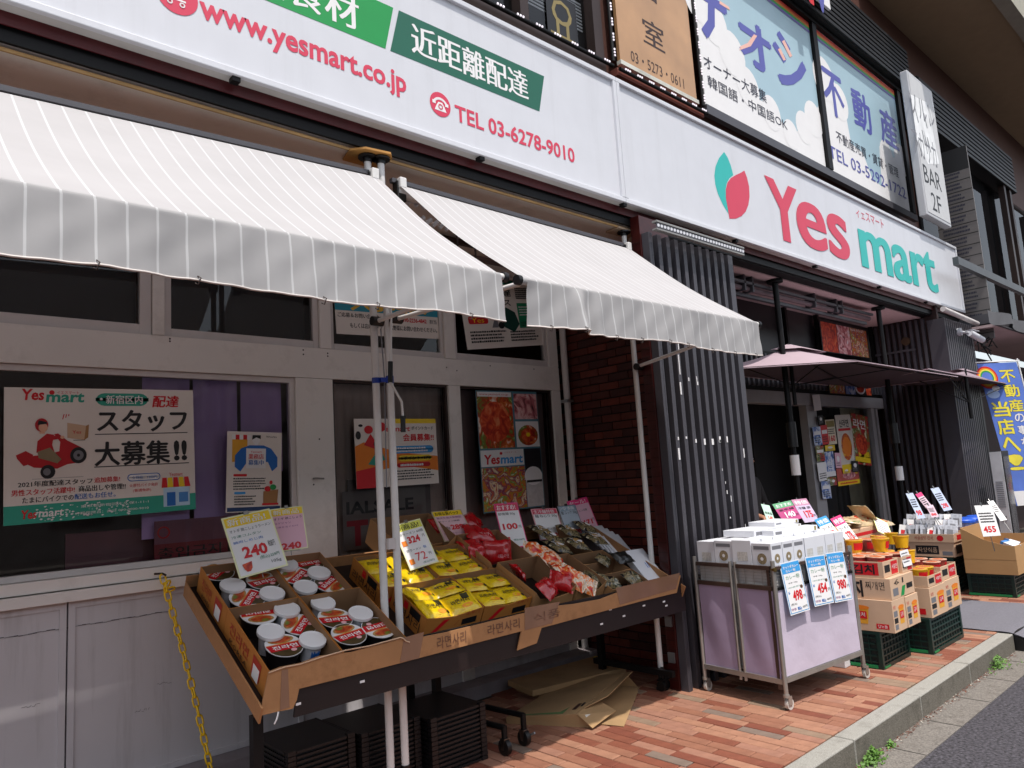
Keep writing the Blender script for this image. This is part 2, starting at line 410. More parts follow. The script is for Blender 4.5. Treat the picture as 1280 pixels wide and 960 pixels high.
# pavers
def paver_mesh(m, nm):
    b = MB(); w_, l_, c = .0374, .1335, .003
    v = [(-w_, -l_, -.02), (w_, -l_, -.02), (w_, l_, -.02), (-w_, l_, -.02), (-w_, -l_, -c), (w_, -l_, -c), (w_, l_, -c), (-w_, l_, -c),
         (-w_+c, -l_+c, 0), (w_-c, -l_+c, 0), (w_-c, l_-c, 0), (-w_+c, l_-c, 0)]
    b.add(v, [(0, 1, 5, 4), (1, 2, 6, 5), (2, 3, 7, 6), (3, 0, 4, 7), (4, 5, 9, 8), (5, 6, 10, 9), (6, 7, 11, 10), (7, 4, 8, 11), (8, 9, 10, 11)], m)
    return b
PW, PL = .0805, .274
pos = []
for i in range(int(-1.5/PW), int(11.5/PW)):
    off = random.choice((0, .07, .14, .2, .11))
    for j in range(0, 9):
        y0 = 2.095+off-PL+j*PL
        ya, yb = max(y0, 2.093), min(y0+PL, 4.4)
        if yb-ya < .05: continue
        pos.append((i*PW, (ya+yb)/2, (yb-ya)/PL))
def pkey(p):
    x, y, z = proj((p[0], p[1], 0))
    vis = -30 < x < 1300 and y < 985 and p[1] < 3.75
    return (0 if vis else 1, z)
pos.sort(key=pkey)
wts = [6, 5, 3, 1.6, .9, 2.4, 5]
pm = []
for m in PAVM:
    o = paver_mesh(m, 'paver').build('paver'); pm.append(o.data); bpy.data.objects.remove(o)
rest = MB()
for n, (x, y, s) in enumerate(pos):
    k = random.choices(range(len(PAVM)), wts)[0]; dz = random.uniform(-.0015, .0015)
    if n < 296:
        o = bpy.data.objects.new('paver', pm[k]); COL.objects.link(o); o.parent = pav
        o.location = (x, y, dz); o.scale = (1, s, 1); o.rotation_euler = (random.gauss(0, .003), random.gauss(0, .006), random.gauss(0, .003))
    else:
        rest.T = Matrix.Translation((x, y, dz)) @ Matrix.Diagonal((1, s, 1, 1))
        q = paver_mesh(PAVM[k], 'q'); rest.add(q.v, q.f, PAVM[k])
rest.T = Matrix(); rest.build('paver_field', pav)['kind'] = 'stuff'
# grey mat
mt = MB(); MATG = mat('grey_mat', '#6f6d74', .95, var=.1, scale=60, bump=.5, bscale=120)
def matf(u, v):
    x = 7.36+u*1.42; y = 1.62+v*1.9; z = .012
    if y < 2.02: z = .012-(2.02-y)/.40*.13
    z += .004*math.sin(x*9+y*3)+.003*math.sin(y*17)
    return (x+.02*math.sin(y*4), y, z)
mt.grid(matf, 16, 30, MATG); mt.grid(lambda u, v: tuple(Vector(matf(1-u, v))-Vector((0, 0, .008))), 16, 30, MATG)
tag(mt.build('door_mat'), 'large worn grey mat lying across the brick pavement and over the kerb end', 'mat')
# weeds and kerb litter
def weed(loc, n, sp, label, h=.09):
    b = MB(); LEAF = mat('weed_leaf', '#557c2c', .6, var=.35, scale=30); c = Vector(loc)
    for k in range(n):
        a = random.uniform(0, 6.28); r = abs(random.gauss(0, sp)); base = c+Vector((r*math.cos(a), r*math.sin(a)*.35, random.uniform(.0, h*max(.15, 1-r/sp/2.2))))
        u = Vector((random.gauss(0, 1), random.gauss(0, 1), random.gauss(.2, .5))).normalized(); v = u.orthogonal().normalized(); s_ = random.uniform(.006, .014)
        b.add([base-u*s_, base+v*s_*.5, base+u*s_, base-v*s_*.5], [(0, 1, 2, 3)], LEAF)
        if k % 4 == 0: b.tube([c+Vector(((base-c).x*.6, (base-c).y*.6, 0)), base], .0012, LEAF, 4, False)
    tag(b.build('weed'), label, 'plant', kind='stuff')
weed((4.33, 1.93, -.139), 420, .07, 'small bright green weed growing at the foot of the granite kerb')
weed((4.62, 1.945, -.139), 90, .03, 'tiny green tuft just past the larger weed at the kerb foot', .04)
weed((6.75, 1.94, -.139), 300, .12, 'straggly yellowish weed at the far end of the kerb beside the grey mat', .1)
b = MB(); LIT = mat('dead_leaves', '#6a4030', .9, var=.4, scale=60); LITW = mat('grit', '#b8b2a6', .9, var=.3, scale=60)
for k in range(900):
    x = random.uniform(3.2, 7.3); y = 1.968-abs(random.gauss(0, .022)); s_ = random.uniform(.003, .009); a = random.uniform(0, 6.3)
    c = Vector((x, y, -.1385+random.uniform(0, .008))); u = Vector((math.cos(a), math.sin(a), random.uniform(-.3, .3)))*s_; v = Vector((-math.sin(a), math.cos(a), random.uniform(-.3, .3)))*s_*.7
    b.add([c-u, c-v, c+u, c+v], [(0, 1, 2, 3)], LITW if random.random() < .2 else LIT)
tag(b.build('kerb_litter'), 'dead leaves and grit gathered along the foot of the kerb', 'litter', kind='stuff')

# ================================================================== WINDOW WALL
YW = 4.5
wall = thing('shopfront_wall', 'white steel window wall of the shop behind the awnings and display table', 'wall', (1.8, YW, 0))
def wbox(n, x0, x1, z0, z1, y0=YW, y1=YW+.1, m=WALLW, bev=.003, par=wall, label=None):
    b = MB(); b.box(x0, x1, y0, y1, z0, z1, m); o = b.build(n, par, bevel=bev)
    if label: o['label'] = label
    return o
wbox('transom', -2.2, 4.71, 2.312, 2.521)
wbox('post', 2.192, 2.462, 1.062, 2.31); wbox('post', 3.459, 3.574, 0.09, 2.31); wbox('post', 4.61, 4.71, 0.09, 2.31)
for x0, x1 in ((1.305, 1.372), (2.378, 2.462), (3.446, 3.548), (4.60, 4.71)): wbox('post', x0, x1, 2.523, 3.3)
wbox('post', -2.2, -.12, 2.523, 3.3); wbox('post', -2.2, -1.0, 1.2, 2.31)
wbox('header', -2.2, 4.71, 3.302, 3.36)
for k in range(3): wbox('siding_board', -2.2, 4.71, 3.364+k*.03, 3.364+k*.03+.027, YW+.01, YW+.06, m=mat('siding', '#8f7d7b', .6, var=.06, dirt=.3))
# frames and panes
def window(x0, x1, z0, z1, fw, yf=YW+.02, par=wall, m=ALU, gy=None, bot=None):
    b = MB(); bt = bot or fw
    b.box(x0, x0+fw, yf, yf+.05, z0, z1, m); b.box(x1-fw, x1, yf, yf+.05, z0, z1, m)
    b.box(x0+fw, x1-fw, yf, yf+.05, z1-fw, z1, m); b.box(x0+fw, x1-fw, yf, yf+.05, z0, z0+bt, m)
    o = b.build('window_frame', par, bevel=.002)
    g = MB(); y = gy or yf+.025
    g.quad((x0+fw, y, z0+bt), (x1-fw, y, z0+bt), (x1-fw, y, z1-fw), (x0+fw, y, z1-fw), GLASS); g.build('pane', o)
    return o
FRW = mat('window_frame_paint', '#cfc8c5', .4, var=.04, dirt=.2)
window(-.11, 1.302, 2.523, 3.30, .062, m=FRW, bot=.06); window(1.374, 2.376, 2.523, 3.30, .040, m=FRW, bot=.05)
window(2.464, 3.444, 2.523, 3.30, .028, m=FRW, bot=.045); window(3.55, 4.598, 2.523, 3.30, .03, m=FRW, bot=.055)
window(-1.0, 2.190, 1.19, 2.31, .034, m=FRW); window(2.464, 3.457, 1.07, 2.31, .016, m=DARKST); window(3.576, 4.608, 1.07, 2.31, .016, m=DARKST)
# mid sash frame of second upper window
for x0, x1 in ((2.464, 3.44), (3.55, 4.6)): pass
wbox('sill', -2.2, 2.19, 1.128, 1.188, YW-.03, YW+.1); wbox('sill', -2.2, 2.19, 1.066, 1.122, YW-.055, YW+.1)
wbox('sill', 2.464, 4.608, 1.0, 1.068, YW-.02, YW+.1, m=WALLP)
# lower panels with mitred frames
def lowpanel(x0, x1, z0, z1):
    b = MB(); f = .032; b.box(x0+f, x1-f, YW+.006, YW+.05, z0+f, z1-f, WALLP); p = b.build('panel', wall)
    q = MB(); y0, y1 = YW-.004, YW+.05
    for pts in (((x0, z0), (x1, z0), (x1-f, z0+f), (x0+f, z0+f)), ((x0, z1), (x0+f, z1-f), (x1-f, z1-f), (x1, z1)),
                ((x0, z0), (x0+f, z0+f), (x0+f, z1-f), (x0, z1)), ((x1, z0), (x1, z1), (x1-f, z1-f), (x1-f, z0+f))):
        q.prism([(a, y0, c) for a, c in pts], (0, y1-y0, 0), WALLP)
    q.build('panel_frame', p, bevel=.001)
for x0, x1 in ((-2.1, -1.0), (-.996, -.06), (-.056, .888), (.896, 2.19)): lowpanel(x0, x1, .09, 1.06)
wbox('panel', 2.2, 3.455, .09, .998, YW+.01, m=WALLP); wbox('panel', 3.578, 4.606, .09, .998, YW+.01, m=WALLP)
wbox('plinth', -2.2, 4.79, -.01, .088, YW-.16, YW+.1, m=mat('plinth_concrete', '#8f878a', .85, var=.12, dirt=.4))
cr = MB(); z0 = .93   # scratched line and pen marks on the panels
DK = mat('scratch', '#4a4246', .7)
for k in range(60):
    x = .2+k*.02; z = .927+.002*math.sin(k*.7)+.001*math.sin(k*2.3)+k*.0001; cr.box(x, x+.019, YW+.002 if 1 else 0, YW+.007, z, z+.0025+.0015*math.sin(k*1.7), DK)
for cx_, cz_ in ((.70, .58), (1.22, .43), (1.33, .55)):
    for k in range(7):
        a = random.uniform(-.6, 1.6); L_ = .012; x = cx_+k*.011; z = cz_+random.uniform(-.006, .006)
        cr.tube([(x, YW+.005, z), (x+L_*math.cos(a), YW+.005, z+L_*math.sin(a))], .0009, DK, 4)
cr.build('scratch_mark', wall)['kind'] = 'stuff'
# screws
sc_ = MB()
for x, z in ((1.40, 2.49), (1.40, 2.505), (2.43, 2.49), (2.43, 2.47), (2.25, 2.47), (2.25, 2.5), (3.45, 2.45), (3.9, 2.49), (4.4, 2.49), (3.55, 2.43), (2.35, 1.9), (2.3, 1.6)):
    sc_.disc((x, YW-.001, z), .006, DARKST, 8, (0, -1, 0))
sc_.build('screw', wall)['kind'] = 'stuff'
hk = MB(); hk.tube([(2.30, YW, 1.64), (2.30, YW-.03, 1.64), (2.36, YW-.03, 1.635)], .006, STEEL, 8); hk.build('latch', wall)
# drain pipe
dp = MB(); dp.tube([(4.745, YW-.045, .0), (4.745, YW-.045, 3.45)], .030, FRW, 14)
d_ = dp.build('drain_pipe'); tag(d_, 'thin off-white vertical pipe in the corner between window wall and brick wall', 'pipe')
cl = MB(); cl.box(4.705, 4.785, YW-.085, YW-.003, 2.20, 2.225, ALU); cl.build('clamp', d_)
# room behind
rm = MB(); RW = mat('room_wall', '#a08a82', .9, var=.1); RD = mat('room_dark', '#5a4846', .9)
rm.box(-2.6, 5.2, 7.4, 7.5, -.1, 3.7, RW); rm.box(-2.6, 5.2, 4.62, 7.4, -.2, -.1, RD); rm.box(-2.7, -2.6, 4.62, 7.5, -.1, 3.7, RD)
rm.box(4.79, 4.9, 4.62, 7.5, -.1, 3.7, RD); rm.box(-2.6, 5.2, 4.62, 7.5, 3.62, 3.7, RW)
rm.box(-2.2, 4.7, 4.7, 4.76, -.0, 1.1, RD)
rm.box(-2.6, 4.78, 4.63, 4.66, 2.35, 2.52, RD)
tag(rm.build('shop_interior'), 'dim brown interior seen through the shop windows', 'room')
# furniture shapes behind the first window
fx_ = MB(); RB = mat('stored_board', '#7a4a52', .6, var=.1)
a = pix(82, 668, 'y', 4.68); c = pix(232, 720, 'y', 4.68); fx_.box(a.x, c.x+.1, 4.68, 4.70, 1.0, a.z, RB)
tag(fx_.build('stored_board'), 'dull red board standing low behind the staff poster window', 'board')
def purple(x0p, x1p, yb, nth, lab):
    A = pix(x0p, 470, 'y', 4.6); B = pix(x1p, 470, 'y', 4.6); Z = pix((x0p+x1p)/2, yb, 'y', 4.6).z
    b = MB(); b.grid(lambda u, v: (A.x+(B.x-A.x)*u, 4.6+.012*math.sin(u*11+nth)*v, Z+(2.30-Z)*v), 14, 6, PURPLE)
    b.grid(lambda u, v: (B.x+(A.x-B.x)*u, 4.606+.012*math.sin((1-u)*11+nth)*v, Z+(2.30-Z)*v), 14, 6, PURPLE)
    tag(b.build('curtain_panel'), lab, 'curtain', 'purple curtain panels behind the window')
purple(178, 236, 672, 0, 'purple curtain panel just right of the red scooter staff poster')
purple(242, 296, 680, 2, 'purple curtain panel behind the left edge of the small recruiting poster')
purple(300, 351, 590, 4, 'purple curtain panel nearest the window post, above the small recruiting poster')
b = MB(); CUR = mat('taupe_curtain', '#b09a90', .8, var=.06)
b.grid(lambda u, v: (2.47+1.0*u, 4.62+.006*math.sin(u*90), 1.05+1.25*v), 90, 1, CUR)
tag(b.build('taupe_curtain'), 'grey brown pleated curtain behind the point card poster', 'curtain')
b = MB(); b.grid(lambda u, v: (3.58+1.03*u, 4.64+.004*math.sin(u*80), 1.05+1.25*v), 80, 1, mat('brown_curtain', '#8f7a76', .8, var=.06))
tag(b.build('brown_curtain'), 'darker brown curtain behind the tall food poster', 'curtain')
for n_, (xa, xb, lb) in enumerate(((-.1, 1.24, 'left'), (1.4, 2.31, 'right'))):
    b = MB(); b.box(xa, xb, 4.60, 4.62, 2.50, 3.30, mat('maroon_board', '#1d1011', .6, var=.2))
    tag(b.build('window_board'), 'dark maroon board closing the upper window, %s of the two under the near awning' % lb, 'board')

# ================================================================== BRICK RETURN WALL
bw = MB(); bw.box(4.815, 5.2, 3.365, 4.62, -.1, 3.62, MORT); brick = bw.build('brick_wall')
tag(brick, 'dark red brick wall end between the white window wall and the grey slatted pillar', 'wall')
bms = []
for m in BRICKM:
    q = MB(); q.box(-.012, .006, -.102, .102, -.0285, .0285, m); o = q.build('brick', bevel=0); bms.append(o.data); bpy.data.objects.remove(o)
for r in range(49):
    z = .03+r*.0685; off = (.10 if r % 2 else 0)
    y = 3.37-off
    while y < 4.5:
        ya, yb = max(y, 3.372), min(y+.212, 4.6)
        if yb-ya > .03:
            o = bpy.data.objects.new('brick', random.choice(bms)); COL.objects.link(o); o.parent = brick
            o.location = (4.812+random.uniform(-.0015, .0015), (ya+yb)/2, z); o.scale = (1, (yb-ya-.007)/.204, 1)
        y += .212
pr_ = MB(); pr_.box(4.43, 4.80, 3.275, 3.36, -.01, 3.5, REDG)
for k in range(49): pr_.box(4.427, 4.43, 3.277, 3.358, k*.0685, k*.0685+.003, MORT)
p_ = pr_.build('tiled_pier', bevel=.006); tag(p_, 'narrow glazed dark red tiled pier edge beside the white pole', 'pier')
for z in (.19, .44, .62):
    q = MB(); q.box(4.415, 4.427, 3.29, 3.345, z, z+(.07 if z < .5 else .02), ALU); q.build('metal_plate', p_)

# ================================================================== SLATTED PILLARS
def pillar(x0, x1, y0, z1, label, n, sw, pitch, depth=.34, ledge=True):
    t = thing('slatted_pillar', label, 'pillar', (x0, y0, 0))
    b = MB(); b.box(x0+.03, x1, y0+.058, y0+.066, -.005, z1, SLATB); b.box(x0+.42, x1, y0+.064, y0+depth, -.006, z1+.01, SLATB); b.build('core', t)
    b = MB(); b.box(x0, x0+.03, y0, y0+(.066 if x0 < 6 else .22), -.004, z1, SLAT)
    b.build('side_panel', t, bevel=.002)
    for k in range(n):
        a = x0+.002+k*pitch; ww = sw if k < n-1 else sw*1.6
        if k == 0: a = x0+.032
        b = MB(); b.box(a, a+ww-(.03 if k == 0 else 0), y0, y0+.044, .002, z1-.002, SLAT); b.build('slat', t, bevel=.0015)
    return t
P1 = pillar(4.442, 5.66, 3.207, 3.352, 'near grey slatted pillar with scraps of old tape between awning and shop entrance', 11, .046, .1105)
ts = MB()
for px, py, w_, h_ in ((848, 432, .02, .11), (849, 455, .02, .16), (851, 485, .03, .10), (861, 474, .02, .03), (871, 474, .015, .05), (872, 479, .03, .03), (848, 548, .025, .025), (858, 547, .03, .018), (870, 551, .03, .03),
                       (881, 552, .04, .05), (891, 552, .05, .05), (900, 549, .04, .05), (900, 551, .05, .02), (909, 549, .03, .05), (849, 567, .035, .09), (930, 566, .02, .08), (909, 615, .015, .03), (907, 603, .01, .02), (914, 623, .012, .05), (913, 647, .02, .012), (932, 658, .01, .04), (903, 587, .008, .02)):
    p = pix(px, py, 'y', 3.204); w_ *= .55
    ts.box(p.x-w_/2, p.x+w_/2, 3.2035, 3.206, p.z-h_/2, p.z+h_/2*.9, PAPER)
ts.build('tape_scrap', P1)['kind'] = 'stuff'
P2 = pillar(10.93, 12.12, 3.2, 3.36, 'far grey slatted pillar behind the blue banner and boxes of packets', 14, .05, .083)
# perforated light rails
def rail(x0, x1, y, z, label, n, m=ALU):
    t = thing('light_rail', label, 'rail', (x0, y, z))
    b = MB(); RL = mat('rail_grey', '#8e8e8c', .5, var=.1, dirt=.3); b.box(x0, x1, y-.035, y+.01, z+.024, z+.038, RL); b.box(x0, x1, y-.03, y-.026, z-.02, z+.022, DGREY); b.box(x0, x1, y-.03, y+.01, z-.034, z-.022, RL); b.build('housing', t)
    b = MB()
    for k in range(n):
        x = x0+(k+.5)*(x1-x0)/n; b.disc((x, y-.033, z-.0), (x1-x0)/n*.3, WHITE, 10, (-.3, -1, 0))
    b.build('bulb_row', t)['kind'] = 'stuff'
rail(4.42, 5.66, 3.14, 3.37, 'white rail with a row of round holes along the top of the near slatted pillar', 30)
b = MB(); b.tube([(10.6, 3.1, 3.42), (12.0, 3.1, 3.36)], .035, FRW, 10); tag(b.build('canopy_tube'), 'thin grey tube along the top of the far slatted pillar', 'tube')

# ================================================================== SOFFIT, BEAMS, UPPER FLOOR
bl = thing('upper_storey', 'upper floor of the building over the shop with dark brown facade', 'building', (5, 3.4, 3.4))
def part(n, f, m=None, bev=0, label=None, par=bl):
    b = MB(); f(b); o = b.build(n, par, bevel=bev)
    if label: o['label'] = label
    return o
part('soffit', lambda b: b.box(-3, 4.8, 3.395, 4.62, 3.42, 3.46, CEIL)); part('soffit', lambda b: b.box(4.83, 12.2, 3.50, 4.4, 3.42, 3.46, CEILP), label='pinkish soffit over the shop entrance')
part('soffit_edge', lambda b: b.box(-3, 4.8, 3.384, 3.394, 3.412, 3.428, mat('plywood_edge', '#b08a58', .7, var=.2)))
part('steel_beam', lambda b: (b.box(-3, 13.2, 3.335, 3.342, pix(151, 75, 'y', 3.335).z, 3.7, BEAMR), b.box(-3, 13.2, 3.36, 3.378, 3.44, 3.53, BLKM), b.box(4.83, 13.2, 3.379, 3.499, 3.43, 3.45, BLKM), b.box(-3, 13.2, 3.35, 3.377, 3.515, 3.5245, BLKM)))
part('ceiling_joist_set', lambda b: b.box(-3, 13.2, 3.34, 4.62, 3.7, 3.75, BLKM))
part('rear_wall', lambda b: b.box(-3, 13.2, 4.66, 4.7, 3.46, 3.75, BLKM))
FAC = mat('brown_facade', '#54342b', .6, var=.12, scale=5, dirt=.2)
KU = 3.25/2.95
def X(v): return v*KU
def Zt(z): return H+(z-H)*KU
YU = 3.3*KU
part('facade_wall', lambda b: (b.box(-3.5, 40, YU+.13, YU+.4, 4.1, 12.0, FAC), b.box(-3, 12.0, 3.345, YU+.12, 4.1, 4.5, BLKM)))
YO = YU+.13
part('roof_slab', lambda b: (b.box(11.0, 42, 2.50, YO, 8.55, 8.8, mat('beige_soffit', '#a58f70', .85, var=.04)), b.box(11.0, 42, 2.30, 2.498, 8.45, 10.4, mat('slab_edge', '#a39e8e', .7, var=.08))), label='overhanging beige soffit slab with pale edge')
part('ledge', lambda b: b.box(X(4.30), X(5.48), YU-.05, YU+.12, Zt(4.60), Zt(4.66), mat('red_ledge', '#7c4034', .7, var=.2)))
def shutter(x0, x1, z0, z1, y, label):
    x0, x1, z0, z1, y = X(x0), X(x1), Zt(z0), Zt(z1), y*KU
    t = thing('shutter_box', label, 'shutter', (x0, y, z0))
    b = MB(); b.box(x0, x1, y, YU+.12, z0, z1, BLKM); b.build('housing', t)
    n = 9
    for k in range(n):
        b = MB(); h_ = (z1-z0)/n; b.box(x0, x1, y-.02, y-.001, z0+k*h_+.006, z0+(k+.7)*h_, BLACK); b.build('slat', t)
shutter(5.56, 10.75, 6.55, 7.15, 3.16, 'black ribbed shutter box above the blue and white property signs')
shutter(11.1, 15.8, 6.2, 6.9, 3.16, 'black ribbed shutter box to the right of the vertical bar sign')
# dark windows left of the tan sign
w0 = thing('upper_window', 'dark bronze upper window with blinds beside the tan stone sign', 'window', (3, YU, 5.4))
def ub_(b, x0, x1, d0, d1, z0, z1, m): b.box(X(x0), X(x1), YU+d0, YU+d1, Zt(z0), Zt(z1), m)
wf = part('window_frame', lambda b: (ub_(b, -2.6, 4.22, 0, .10, 4.58, 4.70, DARKST), ub_(b, 3.32, 3.40, -.01, .10, 4.70, 7, DARKST), ub_(b, 1.2, 1.28, -.01, .1, 4.7, 7, DARKST), ub_(b, 4.10, 4.2, -.01, .10, 4.7, 7, DARKST)), par=w0)
for x0, x1 in ((-2.6, 1.2), (1.28, 3.32), (3.40, 4.10)): part('pane', lambda b: b.quad((X(x0), YU+.08, Zt(4.7)), (X(x1), YU+.08, Zt(4.7)), (X(x1), YU+.08, Zt(7)), (X(x0), YU+.08, Zt(7)), GLASS), par=wf)
part('blind', lambda b: [ub_(b, 3.42, 4.08, .095, .10, 4.93+k*.028, 4.945+k*.028, PAPER) for k in range(9)]+[ub_(b, 3.42, 4.08, .095, .1, 5.2, 7, mat('blind_sheet', '#9a9c9e', .6))], par=w0)
part('backing', lambda b: ub_(b, -2.6, 4.2, .104, .118, 4.6, 7, mat('window_dark', '#0e0c0e', .5)), par=w0)
c = Card(.36, .43, mat('sign_dark_sheet', '#100e10', .4), .002); c.text('요', .1, .1, .8, mat('dull_gold', '#8a7a4a', .5), w=.8, bold=.01)
c.finish('window_sign', 'dark window sheet with a dull gold Korean character', 'sign', Matrix.Translation((X(3.66), YU+.07, Zt(4.72))) @ Matrix.Rotation(R(90), 4, 'X'))
LEDM = bpy.data.materials.new('led_glow'); LEDM.use_nodes = True
_p = LEDM.node_tree.nodes['Principled BSDF']; _p.inputs['Base Color'].default_value = (.9, .85, .9, 1); _p.inputs['Emission Color'].default_value = (1, .9, 1, 1); _p.inputs['Emission Strength'].default_value = .35
def led_strip(p0, p1, n, label):
    t = thing('led_strip', label, 'light strip', p0); p0 = Vector(p0); p1 = Vector(p1)
    b = MB(); b.tube([p0, p1], .018, BLKM, 6); b.build('cable', t)
    b = MB(); d = (p1-p0)/n
    for k in range(n):
        for j in (-1, 0, 1):
            c = p0+d*(k+.5)+d.normalized()*j*.028+Vector((0, -.022, .004)); b.box(c.x-.007, c.x+.007, c.y-.004, c.y+.004, c.z-.007, c.z+.007, LEDM)
    b.build('lamp_row', t)['kind'] = 'stuff'
def U3(x, dy, z): return (X(x), YU+dy, Zt(z))
led_strip(U3(-1.5, -.04, 4.66), U3(4.26, -.04, 4.66), 32, 'string of small white lamps along the foot of the dark upper window')
led_strip(U3(4.30, -.075, 4.635), U3(5.5, -.075, 4.635), 8, 'short string of white lamps under the tan stone sign')
led_strip(U3(4.27, -.04, 4.7), U3(4.27, -.04, 7), 18, 'vertical string of lamps on the left of the tan stone sign')
led_strip(U3(5.50, -.04, 4.72), U3(5.50, -.04, 7), 18, 'vertical string of lamps between the tan sign and the blue property sign')
# ================================================================== SIGNS
YS = 3.25
KU = YS/2.95        # upper-storey sizes were first measured at a depth of 2.95 m
def X(v): return v*KU
def Zt(z): return H+(z-H)*KU
def shop_sign(x0, x1, z0, z1, label):
    t = thing('shop_sign', label, 'sign', (x0, YS, z0))
    b = MB(); b.box(x0+.035, x1-.035, YS+.022, YS+.03, z0+.035, z1-.035, WHITE); b.build('sign_face', t)
    for a in ((x0, x1, z0, z0+.036), (x0, x1, z1-.036, z1), (x0, x0+.036, z0+.0365, z1-.0365), (x1-.036, x1, z0+.0365, z1-.0365)):
        b = MB(); b.box(a[0], a[1], YS, YS+.03, a[2], a[3], WHITE); b.build('frame_bar', t, bevel=.004)
    b = MB(); b.box(x0+.001, x1-.001, YS+.031, YS+.085, z0+.002, z1-.002, mat('sign_body', '#c4c2be', .6, var=.05, dirt=.3)); b.build('sign_body', t)
    return t
SL = shop_sign(-3.0, X(3.868), Zt(3.372), Zt(4.285), 'long white shop sign with green banners, web address and telephone number')
SR = shop_sign(X(3.868)+.004, X(10.985), Zt(3.372), Zt(4.285), 'white shop sign with red and green leaf logo and the words Yes mart')
def onsign(par, Y=YS+.0215):
    """drawing helper: pixel measured artwork on the sign face"""
    class S: pass
    s = S(); s.b = MB()
    def P(px, py, L=0): p = pix(px, py, 'y', Y); return Vector((p.x, Y-.0008*(L+1), p.z))
    def poly(pts, m, L=0): s.b.add([P(x, y, L) for x, y in pts], [tuple(range(len(pts)))], m)
    def text(t, p0, p1, ph, m, off=0, bold=0, L=1, res=3, sh=0):
        a = pix(*p0, 'y', Y); c = pix(*p1, 'y', Y); vs, fs, x0, x1, y0, y1 = glyphs(t, off, res)
        sx = (c.x-a.x)/(x1-x0); hz = pix(*ph, 'y', Y).z-a.z; sz = hz/(y1-y0); dz = c.z-a.z
        for d in range(3 if bold else 1):
            dx = [0, bold, -bold][d]
            s.b.add([(a.x+(u-x0)*sx+dx, Y-.0008*(L+1)-d*.0002, a.z+(v-y0)*sz) for u, v in vs], fs, m)
    def ring(c, r, m, L=0, r2=0, seg=28):
        p = P(*c, L); vs = []
        if r2:
            for k in range(seg):
                a = 2*math.pi*k/seg
                for q in (r, r2): vs.append((p.x+q*math.cos(a), p.y, p.z+q*math.sin(a)))
            s.b.add(vs, [(2*k, 2*((k+1) % seg), 2*((k+1) % seg)+1, 2*k+1) for k in range(seg)], m)
        else: s.b.add([(p.x+r*math.cos(2*math.pi*k/seg), p.y, p.z+r*math.sin(2*math.pi*k/seg)) for k in range(seg)], [tuple(range(seg))], m)
    s.P, s.poly, s.text, s.ring = P, poly, text, ring
    s.done = lambda n: s.b.build(n, par)
    return s
def rel(p, dx=0, dz=0):  # helper point in world on sign
    return p
s = onsign(SL)
# banners (world metres on the face)
Yb = YS+.0205
def wpoly(s, pts, m, L=0): s.b.add([(X(x), YS+.0215-.0008*(L+1), Zt(z)) for x, z in pts], [tuple(range(len(pts)))], m)
def wtext(s, t, x0, x1, z0, z1, m, off=0, bold=0, L=1, res=3):
    vs, fs, a0, a1, b0, b1 = glyphs(t, off, res)
    for d in range(3 if bold else 1):
        dx = [0, bold, -bold][d]
        s.b.add([(X(x0+(u-a0)/(a1-a0)*(x1-x0)+dx), YS+.0215-.0008*(L+1)-d*.0002, Zt(z0+(v-b0)/(b1-b0)*(z1-z0))) for u, v in vs], fs, m)
wpoly(s, [(.55, 3.80), (1.985, 3.80), (2.045, 4.055), (.61, 4.055)], GREEN1)
wpoly(s, [(2.015, 3.80), (3.10, 3.80), (3.165, 4.055), (2.08, 4.055)], GREEN2)
wtext(s, '韓国食材', 1.06, 1.83, 3.835, 4.02, PAPER, bold=.004)
wtext(s, '近距離配達', 2.155, 3.01, 3.842, 4.018, PAPER, bold=.004)
s.done('green_banner')
s = onsign(SL)
wtext(s, 'www.yesmart.co.jp', 1.045, 2.105, 3.555, 3.70, RED, off=.025)
s.done('lettering')['label'] = 'red web address'; s = onsign(SL)
wtext(s, 'TEL 03-6278-9010', 2.425, 3.395, 3.535, 3.635, RED, off=.02)
s.done('lettering')['label'] = 'red telephone number'; s = onsign(SL)
def disc_icon(s, x, z, r): wpoly(s, [(x+r*math.cos(k*.2244), z+r*math.sin(k*.2244)) for k in range(28)], RED, 1)
disc_icon(s, 2.325, 3.60, .070)
# telephone
def arc(cx_, cz_, r, a0, a1, t, m, L=2, n=12):
    pts = [(cx_+r*math.cos(a0+(a1-a0)*k/n), cz_+r*math.sin(a0+(a1-a0)*k/n)) for k in range(n+1)]
    for (x0, z0), (x1, z1) in zip(pts, pts[1:]):
        d = math.hypot(x1-x0, z1-z0) or 1; nx, nz = -(z1-z0)/d*t/2, (x1-x0)/d*t/2
        wpoly(s, [(x0+nx, z0+nz), (x1+nx, z1+nz), (x1-nx, z1-nz), (x0-nx, z0-nz)], m, L)
arc(2.325, 3.585, .048, .45, 2.69, .014, PAPER)
for dx in (-.043, .043): wpoly(s, [(2.325+dx-.011, 3.596), (2.325+dx+.011, 3.596), (2.325+dx+.011, 3.615), (2.325+dx-.011, 3.615)], PAPER, 3)
wpoly(s, [(2.285, 3.562), (2.365, 3.562), (2.352, 3.590), (2.338, 3.612), (2.312, 3.612), (2.298, 3.590)], PAPER, 2)
arc(2.325, 3.586, .013, 0, 6.283, .006, RED, 4)
s.done('telephone_icon'); s = onsign(SL); disc_icon(s, .955, 3.655, .085)
for k in range(4): wpoly(s, [(.915+k*.022, 3.655), (.921+k*.022, 3.655), (.923+k*.024, 3.70), (.917+k*.024, 3.70)], PAPER, 2)
for k in range(3): wpoly(s, [(.91, 3.655+k*.02), (.995, 3.655+k*.02), (.995, 3.661+k*.02), (.91, 3.661+k*.02)], PAPER, 3)
